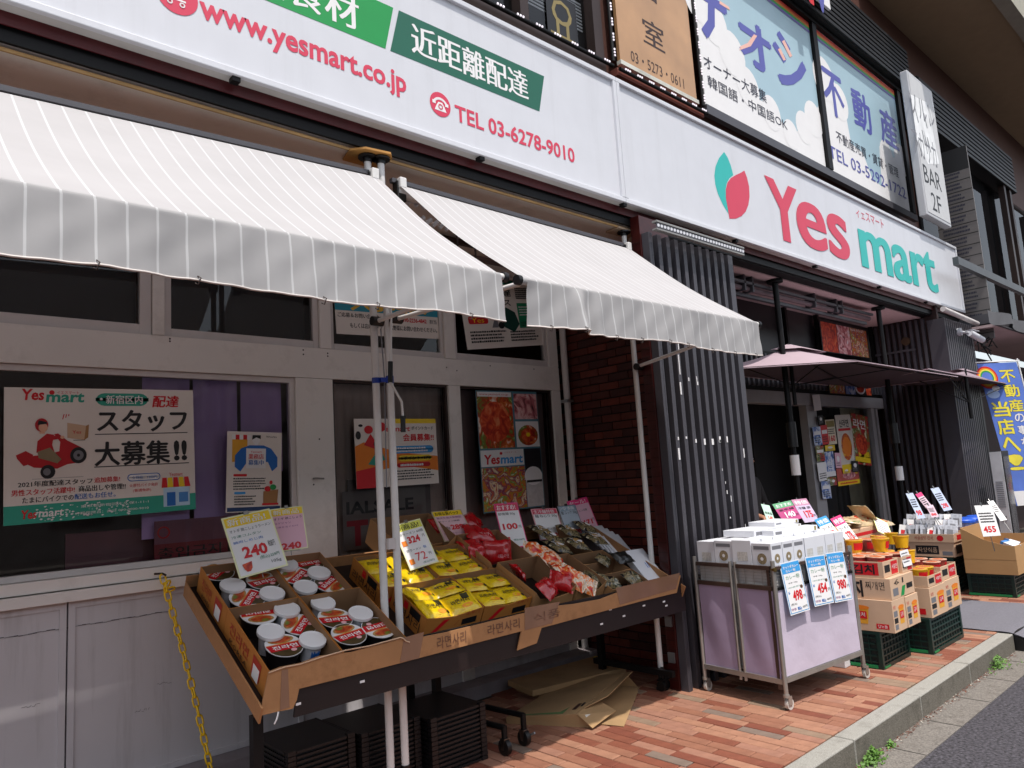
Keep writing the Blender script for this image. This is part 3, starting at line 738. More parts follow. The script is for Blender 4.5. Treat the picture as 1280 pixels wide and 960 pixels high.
wpoly(s, [(.905, 3.632), (.99, 3.632), (.99, 3.64), (.905, 3.64)], PAPER, 2); wpoly(s, [(.875, 3.71), (.90, 3.71), (.915, 3.64), (.907, 3.64), (.893, 3.703), (.875, 3.703)], PAPER, 4)
for x in (.925, .975): arc(x, 3.617, .009, 0, 6.283, .006, PAPER, 4)
s.done('trolley_icon')
# right sign artwork
s = onsign(SR)
zz = lambda L: [(860+x*.28125, 180+y*.28125) for x, y in L]
s.poly(zz([(160, 35), (138, 62), (122, 100), (117, 140), (121, 180), (133, 222), (155, 270), (187, 322), (176, 275), (168, 235), (167, 200), (173, 172), (184, 152), (201, 138), (190, 95), (176, 60)]), TEAL)
s.poly(zz([(250, 118), (262, 150), (271, 190), (273, 235), (268, 270), (256, 300), (238, 320), (212, 332), (184, 332), (176, 285), (168, 240), (168, 200), (175, 172), (190, 152), (212, 138), (234, 128)]), RED, 1)
s.done('leaf_logo')
s = onsign(SR)
def base(px, py): return pix(px, py, 'y', YS+.02)
a = base(955.5, 214); c = base(972, 296.5); e = base(1060, 318)
s.b = MB()
zc, zt = c.z, a.z
def gtext(s, t, x0, x1, zb, sc_h, m, off, res=6):
    vs, fs, a0, a1, b0, b1 = glyphs(t, off, res)
    s.q = getattr(s, 'q', 0)+1; s.b.add([(x0+(u-a0)/(a1-a0)*(x1-x0), YS+.0192-s.q*.0002, zb+v*sc_h) for u, v in vs], fs, m)
capY = glyphs('Y', .03, 6); capH = capY[5]-capY[4]
for d_ in (0, -.010, .010, -.02, .02):
    gtext(s, 'Y', a.x+d_, base(994.5, 240).x+d_, zc, (zt-zc)/capH, RED, .012)
    eb, et = base(1018, 311.6).z, base(1008, 252.3).z; xg = glyphs('e', .012, 6); es_ = (eb-et)/(xg[4]-xg[5]); gtext(s, 'es', base(997.3, 280).x+d_, base(1059.7, 300).x+d_, eb-xg[4]*es_, es_, RED, .012)
mb = base(1076.5, 331); mt_ = base(1072, 281); me = base(1170, 345)
mH = glyphs('x', .03, 6); xh = mH[5]-mH[4]
for d_ in (0, -.012, .012, -.024, .024): gtext(s, 'mart', mt_.x+d_, me.x+d_, mb.z, (mt_.z-mb.z)/xh*1.0, TEAL, .012)
s.text('ィェスマート', (1070.5, 271), (1105, 286), (1070.5, 259.5), RED, L=1)
s.done('shop_name')
zb_ = Zt(3.372)
b = MB()
for x in (-.2, 1.2, 2.6, 3.87, 5.3, 6.7, 8.2, 9.6): x = X(x); b.box(x-.02, x+.02, YS+.012, YS+.055, zb_-.024, zb_-.001, BLKM)
b.box(-3.0, X(3.86), YS+.088, YS+.094, zb_-.006, zb_+.05, BLKM); b.box(-3.0, X(10.9), YS+.0945, YS+.108, zb_-.004, zb_+.05, mat('violet_grey_rail', '#8d8390', .6, var=.1))
b.build('sign_clip', SL)['kind'] = 'stuff'

# tan sign
YU = 3.3*KU
def board(name, label, x0, x1, z0, z1, base_m, y=YU, t=.03):
    x0, x1, z0, z1 = X(x0), X(x1), Zt(z0), Zt(z1)
    c = Card(x1-x0, z1-z0, base_m, t); c.M = Matrix.Translation((x0, y, z0)) @ Matrix.Rotation(R(90), 4, 'X')
    c.f = lambda px, py: ((pix(px, py, 'y', y-t).x-x0)/(x1-x0), (pix(px, py, 'y', y-t).z-z0)/(z1-z0))
    c.g = lambda x, z: ((x-x0)/(x1-x0), (z-z0)/(z1-z0))
    c.done = lambda: c.finish(name, label, 'sign', c.M)
    return c
def btext(c, t, p0, p1, ptop, m, **k):
    a = c.f(*p0); e = c.f(*p1); h = c.f(*ptop)[1]-a[1]
    c.text(t, a[0], a[1], h, m, w=e[0]-a[0], **k)
TAN = mat('tan_stone', '#b98d62', .35, var=.18, scale=2.2, coat=.3)
c = board('stone_sign', 'tan stone sign with engraved dark characters and telephone number, above the shop sign', 4.37, 5.42, 4.755, 6.6, TAN)
BRN = mat('brown_engraving', '#3c2a26', .6)
btext(c, '室', (805, 52), (831, 63), (803, 20), BRN, bold=.015); btext(c, '客', (800, -8), (826, 10), (798, -40), BRN, bold=.015)
btext(c, '03・5273・0611', (789, 76), (855, 107), (789, 63), BRN)
o_ = c.done()
b = MB(); b.box(X(4.36), X(5.43), YU-.045, YU, Zt(4.715), Zt(4.75), mat('pale_trim', '#c9c9bf', .7, var=.1, dirt=.5)); b.build('trim', o_)
# blue property sign
c = board('property_sign', 'large pale blue property sign with violet characters and a rainbow strip, left of the pair', 5.56, 7.93, 4.76, 6.50, PAPER)
def cloudsky(c, pts_list):
    for pts in pts_list: c.poly(pts, SKYI, 1)
g = c.g
c.poly([(0.0, .62), (.13, .52), (.22, .44), (.30, .28), (.42, .22), (.55, .18), (.66, .12), (.78, .16), (.86, .27), (.95, .36), (1, .42), (1, .96), (0, .96)], SKYI, 1)
for cx_, cy_, r in ((.02, .60, .10), (.12, .52, .10), (.24, .40, .10), (.34, .25, .09), (.52, .17, .08), (.82, .20, .08), (.93, .30, .09), (.68, .10, .07)):
    c.ell(cx_, cy_, r, r*1.35, PAPER, 2)
# ナオシ characters drawn as in the photograph
btext(c, 'ナ', (874, 40), (910, 50), (866, -40), PURI, bold=.05, L=4); btext(c, 'オ', (927, 72), (966, 92), (916, 12), PURI, bold=.055, L=4); btext(c, 'シ', (972, 100), (1008, 104), (970, 38), PURI, bold=.055, L=4)
for pts in ([(899, 5), (912, 13), (911, 9), (899, 1)], [(924, 63), (938, 58), (946, 45), (942, 43), (934, 54), (925, 58)], [(972, 62), (979, 76), (982, 75), (975, 60)], [(977, 52), (987, 72), (990, 70), (980, 50)]):
    c.poly([c.f(*p) for p in pts], SALM, 6)
DKI = mat('dark_slate_ink', '#2c2c3c', .5)
btext(c, 'オーナー大募集', (880, 84), (958, 125), (879, 67), DKI, L=5); btext(c, '韓国語・中国語OK', (885, 108), (984, 160), (884, 93), DKI, L=5)
for k, m in enumerate((mat('stripe_violet', '#6a5a9c', .4), mat('stripe_green', '#2f9a4a', .4), mat('stripe_orange', '#c9702a', .4), mat('stripe_red', '#c03a30', .4))):
    c.rect(0, .925+k*.0185, 1, .9445+k*.0185, m, 6)
c.done()
c = board('property_sign', 'smaller blue sign reading property in violet with telephone number, right of the pair', 8.06, 10.42, 4.74, 6.50, PAPER)
c.poly([(0, .70), (.25, .62), (.28, .30), (.42, .28), (.50, .12), (.62, .10), (.66, .42), (.85, .40), (1, .45), (1, .93), (0, .93)], SKYI, 1)
for cx_, cy_, r in ((.05, .66, .12), (.2, .56, .10), (.97, .42, .10), (.75, .38, .09)): c.ell(cx_, cy_, r, r*1.3, PAPER, 2)
btext(c, '不', (1033, 138), (1056, 143), (1026, 82), PURI, bold=.03, L=4); btext(c, '動', (1069, 156), (1091, 172), (1063, 108), PURI, bold=.03, L=4); btext(c, '産', (1103, 176), (1124, 190), (1098, 132), PURI, bold=.03, L=4)
btext(c, '不動産売買・賃貸・管理', (1046, 177), (1123, 219), (1045, 163), DKI, L=5); btext(c, 'TEL 03-5292-1722', (1037, 196), (1132, 243), (1035, 180), PURI, L=5, bold=.01)
for k, m in enumerate(('stripe_violet', 'stripe_green', 'stripe_orange', 'stripe_red')): c.rect(0, .92+k*.0185, 1, .9395+k*.0185, MATS[m], 6)
c.done()
b = MB(); b.box(X(5.53), X(10.6), YU-.06, YU, Zt(4.66), Zt(4.745), DGREY); b.box(X(7.945), X(8.045), YU-.07, YU, Zt(4.75), Zt(6.50), BLKM); b.box(X(10.44), X(10.54), YU-.07, YU, Zt(4.75), Zt(6.50), BLKM); b.box(X(5.53), X(10.6), YU-.08, YU, Zt(6.505), Zt(6.545), BLKM)
tag(b.build('sign_frame'), 'black metal frame around the two blue property signs', 'frame')
bb_ = board('hanging_board', 'white board corner with violet and red strokes hanging over the property signs', 6.0, 8.1, 6.62, 7.6, PAPER, y=YU-.22)
btext(bb_, 'V', (1020, 8), (1036, 20), (1018, -40), PURI, bold=.04, L=3); btext(bb_, 'I', (1012, 2), (1017, 6), (1010, -30), REDP, bold=.04, L=3); bb_.done()
# vertical bar sign: box with front and side face
t = thing('vertical_sign', 'white vertical box sign reading BAR 2F with crossed out letters', 'sign', (12, 3.4, 5.0))
Yv = 3.14; xv0 = pix(1159, 268, 'y', Yv).x; xv1 = pix(1190, 287, 'y', Yv).x; zv0 = pix(1159, 268, 'y', Yv).z; zv1 = pix(1131, 92, 'y', Yv).z
b = MB(); b.box(xv0, xv1, Yv, Yv+.10, zv0, zv1+.1, mat('sign_box_white', '#bdbec1', .5, var=.05, dirt=.12, dscale=6)); b.build('sign_box', t, bevel=.012)
c = Card(xv1-xv0-.06, zv1-zv0, mat('sign_sheet', '#c9c9c9', .5, var=.04, dirt=.1, dscale=8), .004)
Mv = Matrix.Translation((xv0+.03, Yv-.001, zv0+.05)) @ Matrix.Rotation(R(90), 4, 'X')
def fv(px, py): p = pix(px, py, 'y', Yv-.004); return ((p.x-xv0-.03)/c.w, (p.z-zv0-.05)/c.h)
c.f = fv
btext(c, 'BAR', (1156, 227), (1177, 237), (1154, 205), INK); btext(c, '2F', (1166, 262), (1178, 269), (1164, 240), INK)
btext(c, 'アカサカ', (1143, 192), (1172, 208), (1141, 160), GREYI)
btext(c, 'ソルレ', (1139, 140), (1168, 152), (1136, 112), GREYI)
LG = mat('scraped_white', '#eceded', .6, dirt=.1)
c.poly([fv(*p) for p in ((1138, 118), (1158, 128), (1166, 165), (1174, 205), (1160, 205), (1146, 175))], LG, 1)
for k in range(14):
    a = fv(1140+random.uniform(0, 26), 120+random.uniform(0, 70)); c.poly([a, (a[0]+.03, a[1]-.0), (a[0]+.10, a[1]-.10), (a[0]+.07, a[1]-.11)], LG if k % 2 else GREYI, 3)
c.finish('sign_front', None, None, Mv, parent=t) if 0 else None
o = c.finish('sign_front', None, None, Matrix(), parent=t); o.matrix_parent_inverse = Matrix(); o.matrix_basis = world_of(t).inverted() @ Mv
# tenant directory seen through the far window
xd = 12.3
pa = pix(1182, 190, 'x', xd); pb = pix(1238, 190, 'x', xd); pbt = pix(1240, 398, 'x', xd)
c = Card(pa.y-2.55 if 0 else .62, 2.9, mat('directory_sheet', '#6a6563', .5, var=.04), .03)
y0d = pix(1240, 395, 'x', xd).y; w_ = pix(1186, 300, 'x', xd).y-pix(1228, 285, 'x', xd).y
c = Card(max(.4, w_*1.15), 2.95, mat('directory_sheet', '#6a6563', .5, var=.04), .03)
Md = Matrix(((0, 0, -1, xd), (-1, 0, 0, y0d+c.w), (0, 1, 0, pix(1225, 400, 'x', xd).z-.3), (0, 0, 0, 1)))
c.rect(0, .88, 1, 1, INK, 1)
for k in range(15):
    y = .03+k*.057; c.rect(.0, y, 1, y+.004, INK, 1)
    lines(c, .12, .8, y+.012, y+.052, 2, DKI, .55)
c.finish('directory_sign', 'tall grey tenant directory with dark ruled rows beyond the white shop sign', 'sign', Md)
# far window structure right of the bar sign
t = thing('far_window', 'tall dark window bay with grey rail beyond the vertical bar sign', 'window', (14, 3.9, 3.9))
def fp(n, *a, m=DARKST, bev=0):
    b = MB(); b.box(*a, m); return b.build(n, t, bevel=bev)
fp('rail', 11.0, 30, 2.95, 3.02, 4.05, 4.16, m=mat('grey_rail', '#505356', .5, dirt=.3))
for x in (16.6, 17.0, 19.4, 22): fp('mullion', x, x+.12, 3.5, 3.6, 3.60, 6.7)
gp = MB(); gp.quad((12.3, 3.70, 3.6), (40, 3.70, 3.6), (40, 3.70, 6.7), (12.3, 3.70, 6.7), GLASSD); gp.build('pane', t)
fp('window_backing', 12.3, 40, 3.73, 3.755, 3.5, 6.7, m=mat('window_dark', '#0e0c0e', .5))
# right-hand neighbour
t = thing('neighbour_shop', 'dark neighbouring shop front with a pale soffit and grey eave beyond the far pillar', 'building', (12.5, 3.5, 0))
def np_(n, *a, m): b = MB(); b.box(*a, m); return b.build(n, t)
np_('soffit', 12.13, 30, 2.9, 3.9, 3.30, 3.34, m=CEILP); np_('rear_wall', 12.13, 30, 4.2, 4.4, -.1, 3.3, m=mat('dark_maroon_wall', '#2c1413', .7, var=.2))
np_('eave_board', 12.05, 30, 2.86, 2.90, 3.30, 3.42, m=DGREY)
np_('upper_slab', 12.13, 30, 2.95, 3.45, 3.36, 3.5, m=DGREY)
b = MB(); EAVE = mat('grey_eave_cloth', '#5f5f62', .8, var=.1)
b.grid(lambda u, v: (11.4+u*2.6, 2.80+.10*(1-v)*0+.05*math.sin(u*14), 3.46-.16*v-.03*math.sin(u*11)*v-.16*u*0), 40, 3, EAVE); o = b.build('eave_cloth', t)
b = MB(); b.box(14.2, 16.5, 2.6, 2.75, 3.30, 3.85, WHITE); tag(b.build('blank_sign'), 'small blank white sign at the far right edge above the banner', 'sign')
# ================================================================== AWNINGS
FAB = fabric_mat('awning_fabric', (.49, .476, .48), (.59, .59, .60), .0876, .0085, .341, trans=.14, wr=.3)
FABV = fabric_mat('awning_valance_fabric', (.58, .57, .57), (.76, .76, .76), .0876, .0075, .341, trans=.42, wr=.16)
def awning(x0, x1, label, seed, zl, zr):
    rr = random.Random(seed)
    t = thing('awning', label, 'awning', ((x0+x1)/2, 3.7, 3.42))
    Yr, Yb_, Zb = 3.325, 2.37, 2.468
    b = MB()
    def fn(u, v):
        Zr = zl+(zr-zl)*u
        x = x0+(x1-x0)*u; s_ = v
        y = Yr+(Yb_-Yr)*s_; z = Zr+(Zb-Zr)*s_
        sag = -.035*math.sin(math.pi*min(1, s_))*(1) + .004*math.sin(u*37+seed)*s_
        z += sag
        if s_ > .955: z -= .0*(s_-.955)
        return (x+.006*math.sin(v*9), y, z)
    b.grid(fn, 60, 20, FAB); f_ = b.build('fabric', t)
    b = MB()
    nx = 150
    ph = [rr.uniform(0, 6.3) for _ in range(6)]
    def vf(u, v):
        x = x0+.02+(x1-x0-.02)*u
        wv = .006*math.sin(x*9+ph[0])+.004*math.sin(x*21+ph[1])+.004*math.sin(x*47+ph[2])
        if seed == 2: wv += .020*math.exp(-((u-.18)/.05)**2)*math.sin(x*40)+.02*math.exp(-(u/.06)**2)
        dz = .215+.008*math.sin(x*5+ph[3])+(.014*math.exp(-((u-.13)/.07)**2)*-1 if seed == 2 else 0)
        y = Yb_-.022-.012*v+wv*(v**.7)*1.4+.004*math.sin(x*30+v*7)*(1-v)*v*3
        return (x, y, Zb-.012-dz*v)
    b.grid(vf, nx, 8, FABV); b.grid(lambda u, v: tuple(Vector(vf(1-u, v))+Vector((0, .002, 0))), nx, 8, FABV)
    va = b.build('valance', t)
    b = MB(); HEM = mat('hem_tape', '#d9cfc8', .7); b.tube([tuple(Vector(vf(k/100, 1))) for k in range(101)], .004, HEM, 5); b.build('hem', va)
    b = MB()
    for k in range(9):
        u = (k+.5)/9+rr.uniform(-.03, .03); p = Vector(vf(min(.99, u), 1)); b.tube([p+Vector((0, 0, .012)), p+Vector((.006, -.012, .004)), p+Vector((0, -.006, -.018)), p+Vector((-.008, 0, -.012))], .0022, DARKST, 5)
    b.build('hook', va)['kind'] = 'stuff'
    Zr = min(zl, zr)
    b = MB(); b.tube([(x0-.01, Yb_, Zb-.012), (x1-.0, Yb_, Zb-.012)], .017, FABV, 14); b.tube([(x1-.0, Yb_, Zb-.012), (x1+.03, Yb_, Zb-.012)], .016, POLEW, 14); b.build('front_bar', t)
    for x in (x0-.022, x1+.035):
        b = MB(); b.tube([(x-.012, Yb_, Zb-.012), (x+.012, Yb_, Zb-.012)], .024, BLACK, 12); b.build('end_cap', t)
    b = MB(); b.tube([(x0, Yr+.03, zl-.03), (x1, Yr+.03, zr-.03)], .035, POLEW, 14); b.build('roller_tube', t)
    b = MB(); b.prism([(x0-.03, Yr+.02, zl+.02), (x1+.03, Yr+.02, zr+.02), (x1+.03, Yr+.02, zr+.045), (x0-.03, Yr+.02, zl+.045)], (0, .03, 0), DGREY); b.build('cassette', t)
    for x, Zr in ((x0+.02, zl), (x1-.02, zr)):
        b = MB(); b.box(x-.03, x+.03, Yr-.0, Yr+.055, Zr-.09, Zr+.03, BLACK); b.box(x-.022, x+.022, Yr-.02, Yr+.02, Zr-.02, Zr+.045, POLEW); b.build('roller_bracket', t, bevel=.006)
    return t
def pole(x, y, z0, z1, par, m=POLEW, r=.020, foot=True):
    b = MB(); b.tube([(x, y, z0), (x, y, z1-.03)], r, m, 14); p = b.build('pole', par)
    b = MB(); b.tube([(x, y, z1-.035), (x, y, z1-.012)], r*1.3, BLACK, 14); b.cyl((x, y, z1-.012), .052, .012, BLACK, 18); b.build('top_cap', p)
    if foot: b = MB(); b.cyl((x, y, .0), .045, .012, BLACK, 18); b.build('foot', p)
    return p
A1 = awning(-1.25, 2.134, 'near cream striped awning stretched out above the poster windows', 1, 3.14, 3.265)
A2 = awning(2.276, 4.355, 'second striped awning ending in front of the grey slatted pillar', 2, 3.255, 3.232)
ply = MB(); PLYM = mat('plywood_pad', '#b07f3f', .7, var=.2, dirt=.3)
ply.prism([(1.99, 3.37, 3.402), (2.05, 3.30, 3.402), (2.20, 3.28, 3.402), (2.24, 3.33, 3.402), (2.22, 3.50, 3.402), (2.02, 3.5, 3.402)], (0, 0, .012), PLYM); ply.build('plywood_pad', A1)
ply = MB(); ply.box(4.30, 4.56, 3.37, 3.50, 3.402, 3.415, mat('pale_pad', '#b59c83', .7, var=.15)); ply.build('pad', A2)
P_a = pole(2.105, 3.375, .14, 3.40, A1); P_b = pole(2.178, 3.352, .14, 3.40, A2); P_c = pole(4.40, 3.405, .15, 3.40, A2)
for pp_, (x_, y_) in ((P_a, (2.105, 3.375)), (P_b, (2.178, 3.352)), (P_c, (4.40, 3.405))): b = MB(); b.tube([(x_, y_, .0), (x_, y_, .15)], .024, BLACK, 14); b.build('black_sleeve', pp_)
def arms(par, xp, yp, zp, xe, side):
    for (xa, ya, za, xb, yb, zb) in ((xp, yp, zp, xe, 2.39, 2.45),):
        b = MB(); d = Vector((xb-xa, yb-ya, zb-za)); n_ = Vector((0, 0, 1)); b.tube([(xa, ya, za), (xb, yb, zb)], .013, POLEW, 8); b.build('arm', par)
    b = MB(); b.tube([(xp-.03, yp-.03, zp), (xp+.035, yp-.03, zp)], .026, BLACK, 10); b.build('arm_clamp', par)
arms(A1, 2.09, 3.35, 2.44, 2.12, 1); arms(A1, -1.1, 3.35, 2.44, -1.1, 1)
arms(A2, 2.20, 3.33, 2.46, 2.29, 1); arms(A2, 4.38, 3.39, 2.33, 4.33, 1)
pole(-1.12, 3.375, .14, 3.40, A1)
b = MB(); b.tube([(2.105, 3.375, 2.110), (2.105, 3.375, 2.14)], .0215, TAPE, 14); b.tube([(2.178, 3.352, 2.11), (2.178, 3.352, 2.15)], .0215, TAPE, 14); b.box(2.12, 2.16, 3.345, 3.37, 2.115, 2.14, TAPE); b.build('blue_tape_wrap', P_a)
b = MB(); b.tube([(2.13, 3.35, 1.55), (2.143, 3.35, 2.14), (2.132, 3.35, 2.41)], .0035, GREYI, 5); b.box(2.12, 2.16, 3.335, 3.36, 1.23, 1.285, FRW); b.build('cord_clip', P_a)
# crank: straight rod, black grip, bent handle, black grip
pc = [pix(489, 398, 'y', 3.23), pix(488, 452, 'y', 3.23), pix(488, 478, 'y', 3.23), pix(502, 502, 'y', 3.23), pix(503.5, 520, 'y', 3.23), pix(504, 540, 'y', 3.23)]
cr_ = thing('awning_crank', 'white awning crank with two black grips hanging beside the twin white poles', 'crank', pc[0])
b = MB(); b.tube([pc[0]+Vector((0, 0, .45)), pc[0], pc[1], pc[2], pc[3], pc[4], pc[5]], .0065, POLEW, 10); b.build('rod', cr_)
for q_ in ((1, 2), (4, 5)): b = MB(); b.tube([pc[q_[0]], pc[q_[1]]], .0135, BLACK, 12); b.build('grip', cr_)
# spiral light rails seen between the awnings
def spiral(p0, p1, label):
    p0, p1 = Vector(p0), Vector(p1); t = thing('spiral_rail', label, 'rail', p0)
    b = MB(); b.tube([p0, p1], .012, FRW, 8); b.build('rod', t); b = MB(); n = int((p1-p0).length/.05)
    for k in range(n):
        c = p0.lerp(p1, (k+.5)/n); b.tube([c+Vector((-.018, 0, -.02)), c+Vector((.018, -.01, .02))], .013, WHITE, 8)
    b.build('coil', t)['kind'] = 'stuff'
spiral(pix(488, 243, 'y', 3.42), pix(545, 262, 'y', 3.42), 'upper white coiled rail in the gap between the two awnings')
spiral(pix(522, 274, 'y', 3.5), pix(580, 290, 'y', 3.5), 'lower white coiled rail in the gap between the two awnings')
b = MB(); b.box(2.4, 4.7, 4.2, 4.24, 3.36, 3.40, DARKST)
for x in (2.9, 3.05, 3.6): b.tube([(x, 3.6, 3.41), (x, 3.6, 3.0)], .008, DARKST, 6)
tag(b.build('hanging_bracket'), 'thin dark brackets hanging from the soffit between the awnings', 'bracket')

# ================================================================== POSTERS ON THE WINDOWS
def poster(name, TL, TR, BL, y, base, label, thick=.002, cat='poster'):
    M, w_, h_ = pcard(TL, TR, BL, 'y', y); c = Card(w_, h_, base, thick); Mi = M.inverted()
    def f(px, py):
        p = Mi @ pix(px, py, 'y', y-thick); return (p.x/w_, p.y/h_)
    c.f = f; c.M = M; c.done = lambda: c.finish(name, label, cat, M)
    return c
PW_ = mat('poster_paper', '#e6ddd4', .4, var=.03)
PT = mat('black_lettering', '#1b1718', .45)
c = poster('recruiting_poster', (5, 484), (241, 488), (1, 658), 4.515, PW_, 'large window poster with a red scooter rider, big black Japanese letters and green footer')
W_, H_ = c.w, c.h
c.rect(0, 0, 1, .135, TEALP, 1)
c.text('Yes', .075, .905, .085, REDP, w=.11, off=.03, skew=.1); c.text('mart', .195, .89, .075, TEALP, w=.19, off=.03, skew=.1); c.text('イエスマート', .25, .955, .022, REDP, w=.11); c.ell(.225, .965, .013, .018, REDP)
c.rect(.445, .865, .735, .965, TEALP, 1, r=.045); c.text('新宿区内', .50, .88, .07, PAPER, w=.20, bold=.02, L=2); c.ell(.475, .918, .008, .01, PAPER, 2)
c.text('配達', .755, .855, .095, REDP, w=.15, bold=.03, skew=.15)
c.text('スタッフ', .455, .66, .17, PT, w=.50, bold=.035); c.rect(.44, .638, .96, .645, PT, 1)
c.text('大募集', .44, .395, .185, PT, w=.41, bold=.03); c.text('!!', .875, .41, .17, PT, w=.08, off=.04); c.rect(.435, .385, .965, .392, PT, 1)
c.text('2021年度配達スタッフ', .065, .265, .042, PT, w=.36, bold=.02); c.text('追加募集!', .435, .268, .042, REDP, w=.135, bold=.02)
c.text('男性スタッフ活躍中!', .035, .205, .045, REDP, w=.30, bold=.02); c.text('商品出しや管理!!', .355, .207, .045, PT, w=.245, bold=.02)
c.text('たまにバイクでの', .085, .15, .042, PT, w=.245, bold=.02); c.text('配送もお任せ。', .335, .152, .042, BLUE, w=.21, bold=.02)
c.rect(.61, .262, .795, .32, BLUE, 1, r=.02); c.rect(.614, .268, .791, .314, PAPER, 2, r=.018); c.text('☆時給：1200円', .635, .277, .027, BLUE, w=.14, L=3)
c.text('☆原付バイク免許', .62, .215, .028, REDP, w=.16); c.text('(普通免許)', .64, .172, .028, REDP, w=.10)
c.text('Yes', .075, .035, .065, REDP, w=.075, off=.03, skew=.1); c.text('mart', .16, .04, .05, PAPER, w=.12, off=.02, skew=.1)
c.text('・東京都新宿区大久保1-11-1', .345, .085, .022, PAPER, w=.38); c.text('・採用担当：文日 090-0000-9010', .345, .035, .022, PAPER, w=.38)
# little shop picture
c.rect(.81, .04, .965, .20, mat('shop_blue', '#b9d6ea', .4), 1); c.rect(.83, .045, .88, .155, BLUE, 2); c.rect(.90, .07, .955, .15, mat('shop_window', '#4a86c4', .4), 2)
for k in range(5): c.poly([(.80+k*.034, .195), (.834+k*.034, .195), (.83+k*.032, .275), (.805+k*.032, .275)], REDP if k % 2 == 0 else YEL, 3)
c.text('Yesmart', .845, .285, .03, REDP, w=.08); 
# scooter rider (plain generic figure)
SKN = mat('skin_print', '#e8b294', .5); RD2 = mat('scooter_red', '#b81a22', .4)
c.poly([(.095, .44), (.14, .405), (.25, .39), (.30, .42), (.36, .43), (.39, .50), (.37, .545), (.30, .60), (.255, .655), (.235, .65), (.265, .59), (.26, .52), (.20, .50), (.12, .49), (.06, .50)], RD2, 1)
c.poly([(.055, .50), (.10, .53), (.135, .50), (.125, .435), (.09, .42), (.06, .475)], RD2, 2)
c.ell(.355, .485, .042, .062, INK, 3); c.ell(.355, .485, .026, .038, GREYI, 4); c.ell(.355, .485, .008, .012, INK, 5)
c.ell(.205, .37, .036, .052, INK, 1); c.ell(.20, .37, .018, .027, GREYI, 3)
c.poly([(.155, .60), (.20, .655), (.235, .645), (.225, .57), (.24, .50), (.15, .515)], RD2, 4); c.poly([(.155, .52), (.215, .55), (.27, .46), (.25, .43), (.16, .475)], mat('khaki_print', '#8a7a5c', .5), 5)
c.poly([(.20, .60), (.27, .615), (.27, .635), (.20, .64)], RD2, 6); c.ell(.275, .625, .010, .012, SKN, 7)
c.ell(.175, .72, .032, .05, RD2, 4); c.ell(.182, .70, .022, .032, SKN, 5); c.rect(.165, .655, .19, .68, SKN, 3); c.poly([(.155, .72), (.20, .728), (.20, .742), (.16, .755)], INK, 6)
c.poly([(.30, .62), (.385, .60), (.395, .71), (.30, .735)], CARDL, 1); c.poly([(.385, .60), (.405, .62), (.41, .72), (.395, .71)], CARD, 1); c.text('Yes', .325, .65, .025, REDP, w=.045, L=3)
for a in (0, 1, 2): c.poly([(.275+a*.015, .76+a*.012), (.28+a*.015, .762+a*.012), (.287+a*.012, .80), (.282+a*.012, .80)], REDP, 1)
c.rect(.33, .598, .39, .602, INK, 2); c.rect(.13, .32, .38, .322, GREYI, 1)
c.done()
b = MB()
for k in range(110): # torn scraps on footer
    x = random.uniform(.14, .62); p = c.M @ Vector((x*c.w, random.uniform(.01, .12)*c.h, .0045)); s_ = random.uniform(.002, .007)
    b.add([p+Vector((-s_, 0, 0)), p+Vector((0, 0, -s_*.7)), p+Vector((s_*1.4, 0, s_*.2)), p+Vector((0, 0, s_*.8))], [(0, 1, 2, 3)], PAPER)
b.build('worn_patch', bpy.data.objects['recruiting_poster'])['kind'] = 'stuff'
c = poster('small_poster', (284, 539), (352, 541), (286, 641), 4.515, PW_, 'small poster with a blue figure holding a sheet, before the purple curtains')
c.rect(.02, .01, .98, .06, mat('navy_ink', '#1a3a6a', .4), 1)
for k in range(5): c.rect(.08+k*.068, .90, .148+k*.068, .96, REDP if k % 2 else PAPER, 1)
c.rect(.09, .62, .36, .90, mat('amber_ink', '#e6a62c', .4), 1); c.text('Works', .70, .93, .025, INK, w=.2); 
c.poly([(.14, .56), (.14, .70), (.25, .79), (.40, .83), (.66, .83), (.80, .79), (.92, .68), (.92, .56), (.82, .50), (.74, .62), (.36, .62), (.24, .50)], BLUE, 2)
c.rect(.34, .54, .70, .79, PAPER, 3); c.text('Yesmart', .42, .735, .025, REDP, w=.2, L=4); c.text('業務店', .38, .655, .065, REDP, w=.28, L=4, bold=.02); c.text('募集中', .38, .58, .065, BLUE, w=.28, L=4, bold=.02)
c.ell(.52, .90, .075, .055, PAPER, 4); c.poly([(.44, .90), (.45, .96), (.60, .96), (.60, .91), (.52, .93)], INK, 5); c.rect(.49, .83, .55, .86, PAPER, 4)
c.rect(.12, .44, .36, .47, REDP, 1, r=.005); c.rect(.14, .22, .34, .25, LBLUE, 1, r=.005)
lines(c, .12, .70, .27, .43, 5, PT); lines(c, .14, .55, .08, .21, 4, PT)
c.poly([(.66, .09), (.92, .09), (.94, .27), (.66, .25)], CARD, 2); c.ell(.74, .28, .06, .035, REDP, 3); c.ell(.84, .30, .06, .035, GREEN1, 3); c.ell(.80, .36, .03, .025, REDP, 3); c.rect(.64, .075, .94, .10, REDP, 4)
c.done()
c = poster('point_card_poster', (442, 523.5), (544, 523.5), (444.5, 611.5), 4.515, PW_, 'point card poster with orange band and red Japanese characters behind the twin poles')
c.rect(.40, .93, 1, 1, YEL, 1); c.poly([(.0, .20), (.55, .30), (1, .20), (1, .42), (.5, .50), (.1, .66), (0, .60)], ORG, 1); c.poly([(0, 0), (.3, 0), (.22, .3), (0, .25)], REDP, 2)
c.text('Yesmart', .28, .81, .08, REDP, w=.38, off=.02, skew=.1); c.text('ポイントカード', .68, .83, .055, PT, w=.28, bold=.02)
